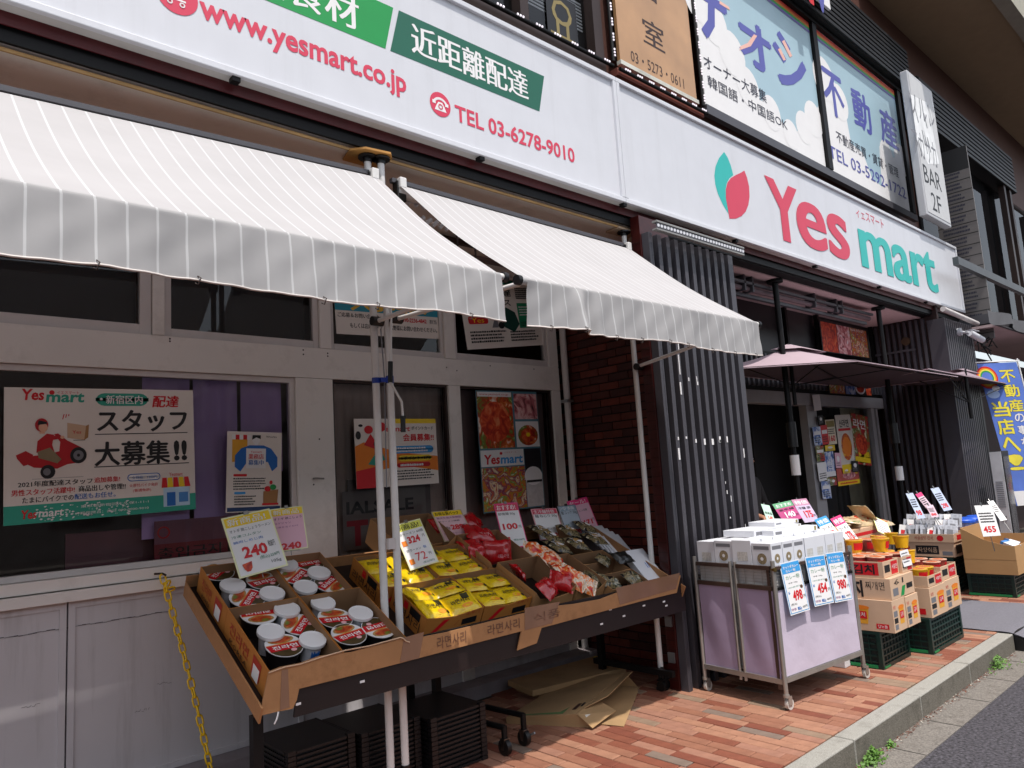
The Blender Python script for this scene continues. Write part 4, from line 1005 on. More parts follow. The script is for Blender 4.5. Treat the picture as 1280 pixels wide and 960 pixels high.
c.text('会員募集!!', .57, .66, .11, REDP, w=.39, bold=.03); c.rect(.42, .48, .95, .59, LBLUE, 2, r=.03); lines(c, .47, .92, .49, .58, 2, PAPER, .6, 3)
c.rect(.50, .36, .92, .45, YEL, 2, r=.03); c.text('1ポイント=1円', .54, .375, .06, PT, w=.35, L=3, bold=.02); c.rect(.48, .27, .90, .34, REDP, 2, r=.02); lines(c, .52, .88, .28, .33, 1, PAPER, .7, 3)
lines(c, .45, .95, .08, .24, 4, PT); c.ell(.16, .84, .05, .06, REDP, 3); c.poly([(.10, .62), (.18, .78), (.26, .62), (.22, .56)], REDP, 3); c.ell(.30, .88, .07, .07, REDP, 2); c.ell(.26, .63, .05, .05, INK, 3); c.poly([(.14, .34), (.28, .58), (.34, .40), (.22, .32)], TEALP, 3)
c.ell(.07, .90, .025, .02, INK, 2); c.ell(.04, .76, .03, .06, PT, 2)
c.done()
c = poster('food_poster', (594, 488), (670, 490), (604.5, 642), 4.515, mat('poster_teal_frame', '#4f7f8e', .4), 'tall poster with kimchi, meat, stew and vegetables in the window nearest the brick wall')
c.rect(.01, .52, .57, .99, FOODP, 1); c.ell(.28, .74, .24, .17, FOODR, 2); c.rect(.02, .95, .56, .99, PAPER, 2); c.text('www.yesmart.co.jp', .05, .958, .02, REDP, w=.46, L=3)
c.rect(.60, .76, .99, .98, FOODM, 1); c.rect(.60, .52, .99, .74, PAPER, 1); c.ell(.80, .62, .17, .088, FOODP, 2); c.ell(.80, .62, .12, .06, FOODR, 3); c.ell(.80, .625, .035, .018, YEL, 4)
c.rect(.01, .37, .70, .505, PAPER, 1); c.text('Yes', .05, .388, .08, REDP, w=.25, off=.03, skew=.1); c.text('mart', .315, .388, .066, LBLUE, w=.36, off=.03, skew=.1); c.ell(.33, .475, .022, .012, REDP, 2); c.text('イエスマート', .38, .475, .012, REDP, w=.2)
c.rect(.01, .01, .70, .36, FOODV, 1); c.rect(.71, .30, .99, .505, mat('night_print', '#232228', .4), 1); c.ell(.84, .27, .15, .08, PAPER, 2); c.rect(.71, .01, .99, .29, mat('pale_print', '#c9c6c6', .4, var=.1, scale=30), 1); c.rect(.72, .215, .98, .235, INK, 3)
c.done()
c = poster('blue_poster', (416, 352), (549, 366), (416, 417), 4.54, PW_, 'wide blue and white recruiting poster in the upper window, half hidden by the awning edge')
tb = mat('cyan_print', '#1590a8', .4); YO = mat('golden_print', '#e2b32a', .4)
c.rect(0, .46, 1, 1, tb, 1); a = c.f(432, 412)
c.text('大募集!!', .14, .48, .34, YO, w=.70, bold=.05); c.text('ご応募＆お問い合わせ', .02, .33, .09, PT, w=.36, bold=.02); c.text('090-2236-4842', .60, .31, .09, REDP, w=.24, off=.03); c.text('担当', .87, .31, .09, PT, w=.07, bold=.02)
c.text('もしくは店内スタッフ又は野菜にお問い合わせください。', .12, .13, .10, PT, w=.82, bold=.02)
c.done()
c = poster('delivery_poster', (571, 350), (668, 352), (573, 438), 4.54, PW_, 'white delivery poster with a dark green bag in the upper window')
c.text('無料配達', .20, .76, .12, PT, w=.44, bold=.03); c.text('サービス', .18, .62, .10, PT, w=.44, bold=.03); c.rect(.06, .36, .30, .47, REDP, 1, r=.02); c.text('Yes', .1, .38, .07, YEL, w=.15)
c.poly([(.50, .30), (.62, .22), (.70, .34), (.66, .52), (.55, .60), (.46, .50)], mat('bag_green', '#12443a', .5), 2); c.poly([(.40, .44), (.52, .36), (.50, .50)], INK, 2); c.ell(.46, .33, .04, .05, INK, 3); c.poly([(.34, .30), (.38, .42), (.42, .42), (.42, .30)], GREYI, 2)
c.rect(.70, .28, .96, .66, mat('poster_green', '#1c8a5e', .4), 1); lines(c, .72, .93, .46, .62, 4, PAPER, .5, 2); lines(c, .72, .93, .30, .38, 3, PT, .5, 2); lines(c, .06, .52, .08, .27, 4, PT, .6); lines(c, .56, .95, .08, .25, 4, PT, .6); c.rect(.3, .94, .7, 1, GREEN2, 1); lines(c, .70, .93, .72, .9, 6, INK, .8)
c.done()
b = MB(); b.box(2.6, 3.3, 4.585, 4.60, 1.15, 1.62, mat('board_dim', '#6a5f5c', .6)); o = b.build('inner_board'); tag(o, 'board with wholesale lettering standing inside the window behind the point card poster', 'board')
c = Card(.7, .4, mat('dull_sheet', '#7c726e', .6), .002); c.text('TCO', .04, .05, .45, mat('dull_red', '#a02030', .5), w=.8, off=.04); c.text('IALSALE', .04, .60, .22, INK, w=.8, off=.03)
o2 = c.finish('lettering_sheet', None, None, Matrix(), parent=o); o2.matrix_parent_inverse = Matrix(); o2.matrix_basis = Matrix.Translation((2.55, 4.58, 1.14)) @ Matrix.Rotation(R(90), 4, 'X')
A_ = pix(188, 660, 'y', 4.56); c = Card(.42, .24, mat('dim_red_sheet', '#8c2634', .5), .002); c.rect(.0, .45, 1, 1, mat('mauve_sheet', '#8a5468', .5), 1); c.text('출입금지', .05, .08, .28, INK, w=.85, L=2, bold=.02); c.ring(.12, .72, .035, .008, REDP, 2)
c.finish('notice_sheet', 'low red notice with Korean letters behind the first window, right end', 'notice', Matrix.Translation((A_.x+.02, 4.56, 1.20)) @ Matrix.Rotation(R(90), 4, 'X'))
# ================================================================== DISPLAY TABLE
O_ = Vector((1.363, 3.182, .691)); Uv = Vector((1, 0, 0)); Vv = Vector((0, .895, .446)).normalized(); Nv = Vector((0, -.446, .895)).normalized()
TF = Matrix((Uv, Vv, Nv)).transposed().to_4x4(); TF.translation = O_
def TP(px, py, h=.12):
    p = pixp(px, py, O_+Nv*h, Nv)-O_; return p.dot(Uv), p.dot(Vv)
tb_ = thing('display_table', 'long sloping street display table edged with worn taped cardboard', 'table', (2.9, 3.5, 0))
def tpart(n, f, T=True, bev=0, label=None):
    b = MB(); b.T = TF if T else Matrix(); f(b); o = b.build(n, tb_, bevel=bev)
    if label: o['label'] = label
    return o
tpart('tray_floor', lambda b: b.box(-.03, 2.98, -.05, .93, -.03, -.001, BROWNP))
tpart('side_board', lambda b: b.box(-.045, -.037, -.09, .93, -.045, .03, CARDD)); tpart('side_board', lambda b: b.box(2.985, 2.995, -.055, .90, -.02, .085, CARDD))
tpart('back_board', lambda b: b.box(-.04, 2.98, .935, .945, -.03, .06, CARDD))
def outline(n, pts, y, t, m, T=None):
    b = MB(); b.prism([pix(px, py, 'y', y) for px, py in pts], (0, t, 0), m); o = b.build(n, tb_); return o
outline('front_cardboard', [(325, 895), (345, 890), (366, 886), (371, 875), (374, 861), (430, 847), (500, 829), (560, 813), (613, 799), (652, 789), (647, 813), (660, 808), (671, 804), (677, 785), (740, 768), (800, 752), (846, 741), (851, 719), (832, 725), (815, 729), (803, 729), (791, 733), (771, 741), (750, 749), (717, 755), (690, 758), (661, 765), (596, 781), (555, 791), (513, 799), (500, 799), (440, 815), (400, 820), (375, 829), (350, 834), (336, 840)], 3.115, .008, CARDD)
outline('apron', [(368, 897), (440, 877), (507, 858), (610, 830), (700, 807), (858, 763), (853, 722), (700, 755), (500, 801), (375, 834)], 3.13, .015, BROWNP)
b = MB()   # torn edge, tape strips, faint print and dents on the cardboard
for px0, py0, px1, py1, w_ in ((336, 841, 400, 822, 3), (400, 822, 500, 797, 2.5), (500, 797, 512, 803, 2)):
    a = pix(px0, py0, 'y', 3.110); c = pix(px1, py1, 'y', 3.110); b.tube([a, a.lerp(c, .3)+Vector((0, 0, .004)), a.lerp(c, .6)-Vector((0, 0, .003)), c], .0035, CARDL, 5)
b.build('torn_edge', tb_)['kind'] = 'stuff'
b = MB(); TP_ = mat('parcel_tape', '#8f6a52', .15, var=.1, coat=.8)
for pts in ([(352, 838), (360, 836), (362, 884), (350, 888)], [(505, 797), (530, 790), (524, 823), (500, 828)], [(656, 760), (700, 752), (690, 779), (656, 788)], [(770, 735), (850, 716), (845, 736), (775, 756)]):
    b.prism([pix(px, py, 'y', 3.1135) for px, py in pts], (0, .0012, 0), TP_)
b.build('tape', tb_)['kind'] = 'stuff'
b = MB(); FAINT = mat('faded_print', '#6e4a38', .8, var=.3, scale=30)
def vtext(t, px0, py0, px1, py1, h, y, m, off=0):
    a = pix(px0, py0, 'y', y); c = pix(px1, py1, 'y', y); vs, fs, x0, x1, y0, y1 = glyphs(t, off, 2)
    b.add([(a.x+(u-x0)/(x1-x0)*(c.x-a.x), y, a.z+(u-x0)/(x1-x0)*(c.z-a.z)+(v-y0)/(y1-y0)*h) for u, v in vs], fs, m)
vtext('라면사리', 547, 812, 583, 803, .06, 3.112, FAINT); vtext('라면사리', 610, 795, 650, 785, .055, 3.112, FAINT); vtext('식품', 668, 779, 700, 770, .05, 3.112, FAINT)
b.build('faded_lettering', tb_)['kind'] = 'stuff'
b = MB()
for px, py in ((453, 852), (373, 880), (735, 758), (763, 762), (780, 770), (752, 780), (830, 752), (833, 757), (805, 757), (700, 770)):
    p = pix(px, py, 'y', 3.127); b.box(p.x-.012, p.x+.012, 3.126, 3.129, p.z-.005, p.z+.005, PAPER)
b.build('label_scrap', tb_)['kind'] = 'stuff'
for x, y, z1 in ((1.35, 3.22, .62), (2.62, 3.95, .95), (2.82, 3.95, .95), (4.33, 3.9, .92)):
    b = MB(); b.box(x-.022, x+.022, y-.022, y+.022, 0.0, z1, BLKM); b.build('leg', tb_)
for z in (.12,): 
    for x in (1.35, 4.33): b = MB(); b.box(x-.02, x+.02, 3.243, 3.97, z, z+.04, BLKM); b.build('foot_rail', tb_)
b = MB(); b.box(1.33, 1.374, 3.192, 3.197, .30, .34, PAPER); b.build('paper_label', tb_)
b = MB(); b.tube([pix(348, 890, 'y', 3.11), pix(346, 899, 'y', 3.1), pix(343, 905, 'y', 3.11)], .004, PAPER, 5); b.build('loose_string', tb_)

def carton(s0, s1, t0, t1, h, hf, m, label, prints=None, group=None, nm='carton', cat='box'):
    """open carton standing in the tray"""
    t = thing(nm, label, cat, TF @ Vector((s0, t0, 0)), 0, group); th = .004
    g_ = .0015
    def w(n, x0, x1, y0, y1, z1, lab=None):
        b = MB(); b.T = TF; b.box(x0, x1, y0, y1, .001, z1, m); b.build(n, t)
        return b
    w('wall', s0+g_, s0+th, t0, t1, h); w('wall', s1-th, s1-g_, t0, t1, h); w('wall', s0+th, s1-th, t1-th, t1-g_, h)
    b = MB(); b.T = TF   # front wall dips in the middle
    mid = (s0+s1)/2; b.prism([(s0+th, t0, .001), (s1-th, t0, .001), (s1-th, t0, h), (s1-th-.05, t0, hf+.01), (mid, t0, hf-.004), (s0+th+.05, t0, hf+.01), (s0+th, t0, h)], (0, th, 0), m); b.build('front_wall', t)
    b = MB(); b.T = TF; e = th+.0008
    b.quad((s0+e, t0+e, .003), (s0+e, t1-e, .003), (s0+e, t1-e, h-.001), (s0+e, t0+e, h-.001), CARDI); b.quad((s1-e, t1-e, .003), (s1-e, t0+e, .003), (s1-e, t0+e, h-.001), (s1-e, t1-e, h-.001), CARDI)
    b.quad((s0+e, t1-e, .003), (s1-e, t1-e, .003), (s1-e, t1-e, h-.001), (s0+e, t1-e, h-.001), CARDI); b.build('inner_face', t)
    if prints:
        b = MB(); b.T = TF; prints(b); b.build('print', t)
    return t
def prt(b, t, ori, a0, b0, a1, b1, m, off=.0, L=0, fix=0):
    """lettering on a carton face: ori 'L' left face (x fixed), 'F' front face (y fixed)"""
    vs, fs, x0, x1, y0, y1 = glyphs(t, off, 1)
    out = []
    for u, v in vs:
        a = a0+(u-x0)/(x1-x0)*(a1-a0); z = b0+(v-y0)/(y1-y0)*(b1-b0)
        out.append((fix, a, z) if ori == 'L' else (a, fix, z))
    b.add(out, fs, m)
CH = .14
INKR = mat('dull_red_print', '#a8301c', .6); DPR = mat('dark_print', '#3a2018', .6)
def cup_print(s0, t0, t1):
    def f(b):
        x = s0-.0009
        b.quad((x, t0+.06, .03), (x, t0+.15, .03), (x, t0+.15, .118), (x, t0+.06, .118), INKR)
        x2 = s0-.0016; b.quad((x2, t0+.07, .02), (x2, t0+.135, .02), (x2, t0+.135, .085), (x2, t0+.07, .085), PAPER)
        prt(b, '진라면', 'L', t1-.06, .05, t0+.20, .11, INKR, fix=x2); prt(b, 'KOREA', 'L', t1-.08, .012, t0+.20, .035, DPR, fix=x2)
    return f
carton(0, .357, 0, .488, CH, .075, CARDO, 'orange brown noodle carton at the front left corner of the display table', cup_print(0, 0, .488))
carton(.358, .705, .0, .488, CH, .07, CARDO, 'orange brown noodle carton, front right of the four holding noodle bowls')
carton(0, .355, .49, .885, CH, .10, CARDO, 'orange brown noodle carton at the back left corner of the display table', cup_print(0, .49, .885))
carton(.357, .665, .49, .885, CH, .10, CARDO, 'orange brown noodle carton, back right of the four holding noodle bowls')
# ---- bowls and cups
def make_bowl():
    t = thing('noodle_bowl', '', 'noodle bowl'); r = .088
    b = MB(); b.lathe([(.058, 0), (.063, .002), (.083, .082), (r, .086), (r, .089), (.0865, .0905)], BOWLB, 26); b.build('bowl', t, local=True)
    b = MB(); N = 26; b.lathe([(r-.0005, .0895), (r-.001, .0925), (.083, .0915)], LIDW, N)
    def reg(pts, m, z): b.add([(x*.084, y*.084, z) for x, y in pts], [tuple(range(len(pts)))], m)
    def arcp(a0, a1, n=14): return [(math.cos(R(a0+(a1-a0)*k/n)), math.sin(R(a0+(a1-a0)*k/n))) for k in range(n+1)]
    reg(arcp(0, 345, 23), LIDW, .0915)
    reg(arcp(200, 340), mat('olive_lid', '#4a3c22', .3, var=.3, scale=40), .0919)
    reg([(-.99, .10), (-.90, -.42), (.90, -.42), (.99, .10)], LIDR, .0924); reg([(-.99, .10), (.99, .10), (.98, .17), (-.98, .17)], mat('orange_lid', '#d8742c', .3), .0924)
    vs, fs, x0, x1, y0, y1 = glyphs('진라면', .02, 1); b.add([((u-x0)/(x1-x0)*.12-.060, -.0265+(v-y0)/(y1-y0)*.027, .0929) for u, v in vs], fs, PAPER)
    reg([(x*.74, .50+y*.34) for x, y in arcp(0, 345, 16)], GOLD, .0924); reg([(x*.60-.02, .50+y*.27) for x, y in arcp(0, 345, 16)], FOODP, .0928)
    reg([(.35+x*.17, -.52+y*.13) for x, y in arcp(0, 345, 12)], mat('pale_pink_print', '#e6b0b4', .4), .0926)
    b.build('lid', t, local=True); return t
def make_cup():
    t = thing('noodle_cup', '', 'noodle cup')
    b = MB(); b.lathe([(.036, 0), (.040, .002), (.052, .096), (.060, .100)], mat('cup_white', '#d5d6dc', .4, var=.08, scale=30), 24)
    for k in range(7):
        b.box(-.02+k*.006, -.017+k*.006, -.052, -.046, .03+random.random()*.02, .06+random.random()*.02, BLUE)
    b.build('cup', t, local=True)
    b = MB(); b.lathe([(.062, .094), (.0635, .097), (.0635, .110), (.062, .1125), (.056, .1125), (.054, .1105), (.0, .1105)], LIDW, 26); b.build('lid', t, local=True); return t
B0 = make_bowl(); K0 = make_cup(); ub = [True]; uk = [True]
def placecup(kind, px, py, rot, label, tilt=0):
    src, flag, h = (B0, ub, .091) if kind == 'b' else (K0, uk, .111)
    s_, t_ = TP(px, py, h); o = src if flag[0] else copy_tree(src); flag[0] = False
    o.matrix_basis = TF @ Matrix.Translation((s_, t_, .002)) @ Matrix.Rotation(R(rot), 4, 'Z') @ Matrix.Rotation(R(tilt), 4, 'X')
    o['label'] = label; o['group'] = 'red and black noodle bowls on the display table' if kind == 'b' else 'white lidded noodle cups on the display table'
    return o
bow = 'red lidded black noodle bowl '; cpl = 'white lidded noodle cup '
for a in (('b', 271, 715, 40, bow+'in the back left corner, left of the 240 card'), ('b', 329, 726, 8, bow+'under the lower right corner of the 240 card'),
          ('b', 309, 748, 50, bow+'against the left carton wall below the 240 card'), ('b', 323, 768, 175, bow+'halfway along the left carton wall'),
          ('b', 374, 781, 45, bow+'in the middle of the front left carton'), ('b', 355, 807, 0, bow+'at the very front left corner of the table'),
          ('b', 419, 773, 352, bow+'behind the front pair, front right carton'), ('b', 436, 793, 8, bow+'at the front edge, front right carton, left side'),
          ('b', 473, 785, 185, bow+'at the front edge beside the twin poles'), ('b', 370, 720, 40, bow+'in the back right bowl carton, left side'),
          ('b', 386, 703, 5, bow+'at the very back of the back right carton'), ('b', 413, 730, 215, bow+'in the back right bowl carton, nearest the poles')):
    placecup(*a)
for a in (('c', 291, 731, 0, cpl+'under the lower left corner of the 240 price card'), ('c', 340.5, 741, 20, cpl+'in front of the carton flap, right of the left wall bowls'),
          ('c', 359, 761, 0, cpl+'at the back of the front left carton'), ('c', 338.5, 789, 30, cpl+'against the left wall of the front left carton'),
          ('c', 391, 799, 0, cpl+'standing in the gap of the front left carton wall'), ('c', 404, 753, 60, cpl+'at the back left of the front right bowl carton'),
          ('c', 451, 766, 0, cpl+'by the back right corner of the front right bowl carton'), ('c', 382, 733, 0, cpl+'at the front left of the back right bowl carton'),
          ('c', 399, 715, 40, cpl+'in the middle of the back right bowl carton'), ('c', 358, 705, 0, cpl+'behind the right edge of the 240 price card')):
    placecup(*a)
# ---- pillow packets
def packet(w_, h_, th, m, seed, art=None, crump=.0, nu=12, nv=9):
    """returns (root mesh, print MB) of a filled bag lying in its own xy plane"""
    rr = random.Random(seed); ph = [rr.uniform(0, 6.3) for _ in range(8)]
    def hz(x, y):
        u = x/w_*2; v = y/h_*2; e = max(0, 1-abs(u)**4)*max(0, 1-abs(v)**4)
        return th*(e**.6) + crump*e*(math.sin(x*60+ph[0])*math.sin(y*55+ph[1])+.6*math.sin(x*130+ph[2]+y*70)+.4*math.sin(y*140+ph[3]))
    b = MB()
    def top(u, v):
        x = (u-.5)*w_; y = (v-.5)*h_; return (x+crump*.5*math.sin(y*90+ph[4]), y+crump*.5*math.sin(x*80+ph[5]), hz(x, y))
    b.grid(top, nu, nv, m); b.grid(lambda u, v: (-(u-.5)*w_, (v-.5)*h_, -.25*hz(-(u-.5)*w_, (v-.5)*h_)-.0005), nu, nv, m)
    # crimped ends
    for sx in (-1, 1):
        x0 = sx*w_/2; b.grid(lambda u, v: (x0+sx*.012*u, (v-.5)*h_, .0015*math.sin(v*60)), 1, 14, m)
    p = MB()
    if art:
        class A: pass
        a = A()
        def poly(pts, mm, L=1): p.add([(x*w_, y*h_, hz(x*w_, y*h_)+.0008*L+.0008) for x, y in pts], [tuple(range(len(pts)))], mm)
        def text(t, x, y, ww, hh, mm, L=3, off=0):
            vs, fs, x0, x1, y0, y1 = glyphs(t, off, 1)
            q = []
            for uu, vv in vs:
                X = (x+(uu-x0)/(x1-x0)*ww)*w_; Y = (y+(vv-y0)/(y1-y0)*hh)*h_; q.append((X, Y, hz(X, Y)+.0008*L+.0008))
            p.add(q, fs, mm)
        a.poly, a.text = poly, text; art(a)
    return b, p
def bag(name, b, p, label, cat, M, group):
    o = b.build(name, None, M=M); tag(o, label, cat, group)
    if p.v: q = p.build('print', None); q.parent = o
    return o
def yart(a):
    def el(cx_, cy_, rx, ry, n=14): return [(cx_+rx*math.cos(6.283*k/n), cy_+ry*math.sin(6.283*k/n)) for k in range(n)]
    a.poly([(.08, .06), (.34, .06), (.36, .34), (.10, .36)], mat('olive_print', '#3c3a22', .4, var=.3, scale=60), 2)
    a.poly(el(.12, -.26, .19, .10), mat('orange_oval', '#e8952c', .4), 1)
    a.text('라면사리', -.34, -.12, .62, .24, INK, 4, .01)
    a.poly([(-.42, .30), (-.2, .33), (-.2, .35), (-.42, .33)], mat('amber_line', '#d8a020', .4), 1); a.poly([(-.44, -.36), (.0, -.42), (.0, -.40), (-.44, -.33)], MATS['amber_line'], 1)
def yart2(a):
    yart(a); a.poly([(.36+.055*math.cos(k*.5), -.30+.085*math.sin(k*.5)) for k in range(12)], INK, 3)
yproto = [packet(.180, .144, .021, PACKY, k, yart2 if k % 2 else yart, .0026) for k in range(6)]
def ycarton(s0, s1, t0, t1, label):
    def f(b):
        x = s0-.0012; prt(b, '라면사리', 'L', t1-.03, .02, t0+.04, .075, INK, fix=x); b.quad((x, t0+.05, .075), (x, t0+.15, .075), (x, t0+.15, .12), (x, t0+.05, .12), INK)
        b.quad((x, t0+.17, .08), (x, t0+.21, .08), (x, t0+.21, .12), (x, t0+.17, .12), REDP)
        y = t0-.0012; b.quad((s0+.03, y, .02), (s0+.065, y, .02), (s0+.16, y, .10), (s0+.12, y, .10), REDP); b.quad((s1-.14, y, .045), (s1-.04, y, .048), (s1-.04, y, .085), (s1-.14, y, .08), INK)
        prt(b, '오뚜기', 'F', s1-.12, .10, s1-.03, .125, INKR, fix=y)
        b.quad((s0+.2, y, .05), (s1-.16, y, .08), (s1-.16, y, .083), (s0+.2, y, .053), INKR)
    return carton(s0, s1, t0, t1, .13, .112, CARDO, label, f)
YC = [(.905, 1.295, .125, .455, 'front left'), (1.30, 1.665, .125, .47, 'front right'), (.835, 1.225, .465, .80, 'back left'), (1.23, 1.60, .48, .80, 'back right')]
for s0, s1, t0, t1, nm in YC:
    ycarton(s0, s1, t0, t1, 'orange carton of yellow noodle packets, %s of the block of four' % nm)
    for i in range(2):
        for j in range(2):
            for lay in (0,):
                k = random.randrange(6); bb, pp = yproto[k]
                cx_ = s0+(s1-s0)*(.27+.46*i)+random.uniform(-.004, .004); cy_ = t0+(t1-t0)*(.26+.46*j); hz_ = .108
                tx, ty, rz = random.uniform(-5, 5), random.uniform(-5, 5), random.uniform(-6, 6)
                if nm == 'front left': ty += 10 if i == 0 else -7; tx += -6 if j else 7; hz_ += .008; rz += random.uniform(-6, 6)
                M = TF @ Matrix.Translation((cx_, cy_, hz_)) @ Matrix.Rotation(R(rz), 4, 'Z') @ Matrix.Rotation(R(tx), 4, 'X') @ Matrix.Rotation(R(ty), 4, 'Y')
                bag('noodle_packet', bb, pp, 'yellow noodle packet, %s %s of the four in the %s yellow carton' % (('near', 'far')[j], ('left', 'right')[i], nm), 'packet', M, 'yellow noodle packets on the display table')
    b = MB(); b.T = TF; b.box(s0+.012, s1-.012, t0+.012, t1-.012, .004, .092, PACKY); tag(b.build('packet_layer'), 'lower layers of yellow noodle packets filling the %s yellow carton' % nm, 'packets', kind='stuff')
# ---- red, snack and black packets
def gen(name, px, py, h, w_, hh, th, m, rz, tx, ty, label, cat='packet', group=None, art=None, crump=.006, seed=None):
    s_, t_ = TP(px, py, h)
    M = TF @ Matrix.Translation((s_, t_, h)) @ Matrix.Rotation(R(rz), 4, 'Z') @ Matrix.Rotation(R(tx), 4, 'X') @ Matrix.Rotation(R(ty), 4, 'Y')
    bb, pp = packet(w_, hh, th, m, seed or int(px), art, crump); return bag(name, bb, pp, label, cat, M, group)
def rart(a): a.text('매운라면', -.1, -.25, .4, .16, mat('pale_pink_print', '#e6b0b4', .4), 4)
carton(1.14, 1.60, .83, 1.16, .17, .10, CARD, 'plain brown carton of red packets behind the yellow packets')
carton(1.67, 2.02, .11, .48, .16, .10, CARD, 'brown carton of red bags right of the yellow packets'); carton(1.62, 1.98, .49, .86, .16, .08, CARD, 'brown carton with red bags, second row right of the yellow packets')
RG = 'red packets on the display table'
for a in ((553, 655, .13, .17, .13, .03, 10, 20, 0, 'red packet at the left inside the rear brown carton by the 289 card'), (600, 668, .14, .22, .15, .03, -20, 10, 10, 'red packet lying along the rear brown carton right of the 289 card'),
          (590, 652, .13, .18, .14, .03, 30, 25, 5, 'red packet standing high behind the right edge of the 289 card'), (590, 682, .12, .17, .12, .02, 0, 10, 0, 'red packet under the lower edge of the 289 card'),
          (622, 690, .13, .20, .15, .035, -5, 62, 0, 'upright red packet with crimped top between the brown cartons'), (598, 692, .12, .15, .12, .03, 10, 60, 0, 'red packet leaning left of the upright red packet'),
          (646, 716, .13, .14, .10, .03, 60, 50, 20, 'small red bag tip showing just right of the yellow packets'), (684, 736, .14, .20, .13, .035, 25, 25, 10, 'bright red crumpled bag at the front of the brown carton'),
          (702, 727, .15, .14, .12, .035, -40, 30, 10, 'bright red crumpled bag behind and right of the front one')):
    gen('red_packet', a[0], a[1], a[2], a[3], a[4], a[5], PACKR, a[6], a[7], a[8], a[9], group=RG, art=rart if a[4] > .14 else None, crump=.007)
carton(2.035, 2.30, .10, .47, .15, .09, CARD, 'brown carton of snack bags at the middle right of the table')
for k, a in enumerate(((672, 690, 0.13, -35, 'orange and white snack bag just below the 100 price card'), (690, 700, .15, 10, 'crumpled snack bag behind the group of snack bags'), (699, 713, .15, 60, 'clear and tan crumpled snack bag in the middle of the group'),
                       (716, 722, .16, -70, 'tall crumpled orange snack bag at the right of the group'), (726, 728, .14, -50, 'red and orange snack bag hanging over the carton front'))):
    gen('snack_bag', a[0], a[1], a[2], .19, .13, .032, PACKO, a[3], 22, 10, a[4], 'snack bag', 'snack bags on the display table', crump=.009, seed=40+k)
def bart(a):
    a.poly([(.25*math.cos(6.283*k/14)-.05, .30*math.sin(6.283*k/14)-.05) for k in range(14)], GOLD, 2); a.poly([(.14*math.cos(6.283*k/14)-.05, .18*math.sin(6.283*k/14)-.05) for k in range(14)], PAPER, 3)
    a.text('짜장면', -.3, .22, .5, .12, PAPER, 4)
carton(1.99, 2.62, .50, .95, .10, .09, CARD, 'shallow brown carton of black packets at the back right of the table')
n = 0
for px, py in ((688, 672), (710, 664), (731, 659), (697, 684), (720, 680), (743, 674), (676, 664)):
    gen('black_packet', px, py, .12, .17, .14, .028, PACKB, 80+random.uniform(-8, 8), 8, 5, 'black noodle packet with a bowl picture, %s in the back right carton' % ('back row left', 'back row middle', 'back row right', 'front row left', 'front row middle', 'front row right', 'leftmost')[n], group='black noodle packets', art=bart, crump=.004); n += 1
carton(2.31, 2.70, .045, .215, .115, .10, CARD, 'low brown carton with dividers at the front right', lambda b: prt(b, '농심 NONGSHIM', 'F', 2.42, .07, 2.66, .095, DPR, fix=.0435))
carton(2.31, 2.70, .22, .36, .11, .10, CARD, 'low brown carton, middle of the three by the white boxes'); carton(2.31, 2.70, .365, .495, .11, .10, CARD, 'low brown carton, rear of the three by the white boxes')
for k, a in enumerate(((740, 727, 20, 'dark packets heaped at the left of the front divider carton'), (762, 728, -20, 'dark packet in the front divider carton beside its front wall'), (790, 722, 10, 'dark packet at the right end of the front divider carton'), (778, 697, 5, 'black packet lying raised in front of the white boxes'), (754, 700, 30, 'green black packet in the middle divider carton'), (745, 722, -60, 'black packet standing on edge among the heaped dark packets'))):
    gen('dark_packet', a[0], a[1], .11 if k != 3 else .14, .19 if k == 3 else .15, .11, .022, PACKB if k != 3 else mat('black_foil', '#111311', .3, bump=.5, bscale=20, coat=.3), a[2], 12, 6, a[3], group='dark packets by the white boxes', crump=.006, seed=70+k)
# white boxes leaning
for k, (pl, pw, ph_, lab, yb) in enumerate((((746, 667), (763, 664), (760, 692), 'white box at the back of the leaning row', 3.72), ((753, 669), (775, 666), (768, 698), 'white box, second from the back in the leaning row', 3.68), ((760, 672), (784, 668), (777, 700), 'white box, third in the leaning row', 3.64), ((766, 676), (791, 671), (784, 703), 'white box at the front of the small leaning row', 3.60))):
    pass
WB = mat('white_carton', '#dcdde2', .5, var=.02)
def wbox_at(P0, w_, l_, t_, ang, rz, label, art=None):
    """box leaning back: width, length along slope, thickness"""
    M = Matrix.Translation(P0) @ Matrix.Rotation(R(rz), 4, 'Z') @ Matrix.Rotation(R(ang), 4, 'X')
    b = MB(); b.box(0, w_, 0, l_, -t_, 0, WB); o = b.build('white_box', None, M=M, bevel=.003); tag(o, label, 'box', 'white boxes at the right end of the table')
    if art: q = MB(); art(q); c_ = q.build('print', None); c_.parent = o
    return o
for k, (px, py) in enumerate(((778, 700), (771, 696), (764, 692), (757, 688))):
    p = pix(px-3, py-2, 'y', 3.63+.045*k); wbox_at(p, .17, .24, .035, 42, -6, 'small white box leaning back, %s of the row of four' % ('nearest', 'second', 'third', 'farthest')[k])
p = pix(811, 728, 'y', 3.30)
def wart(b):
    for dx in (0, .018): b.add([(.10+dx, .12, .001), (.106+dx, .12, .001), (.112+dx, .17, .001), (.106+dx, .17, .001)], [(0, 1, 2, 3)], BLUE)
wbox_at(p, .20, .30, .05, 44, -4, 'large white box with small blue marks leaning at the right end of the table', wart)

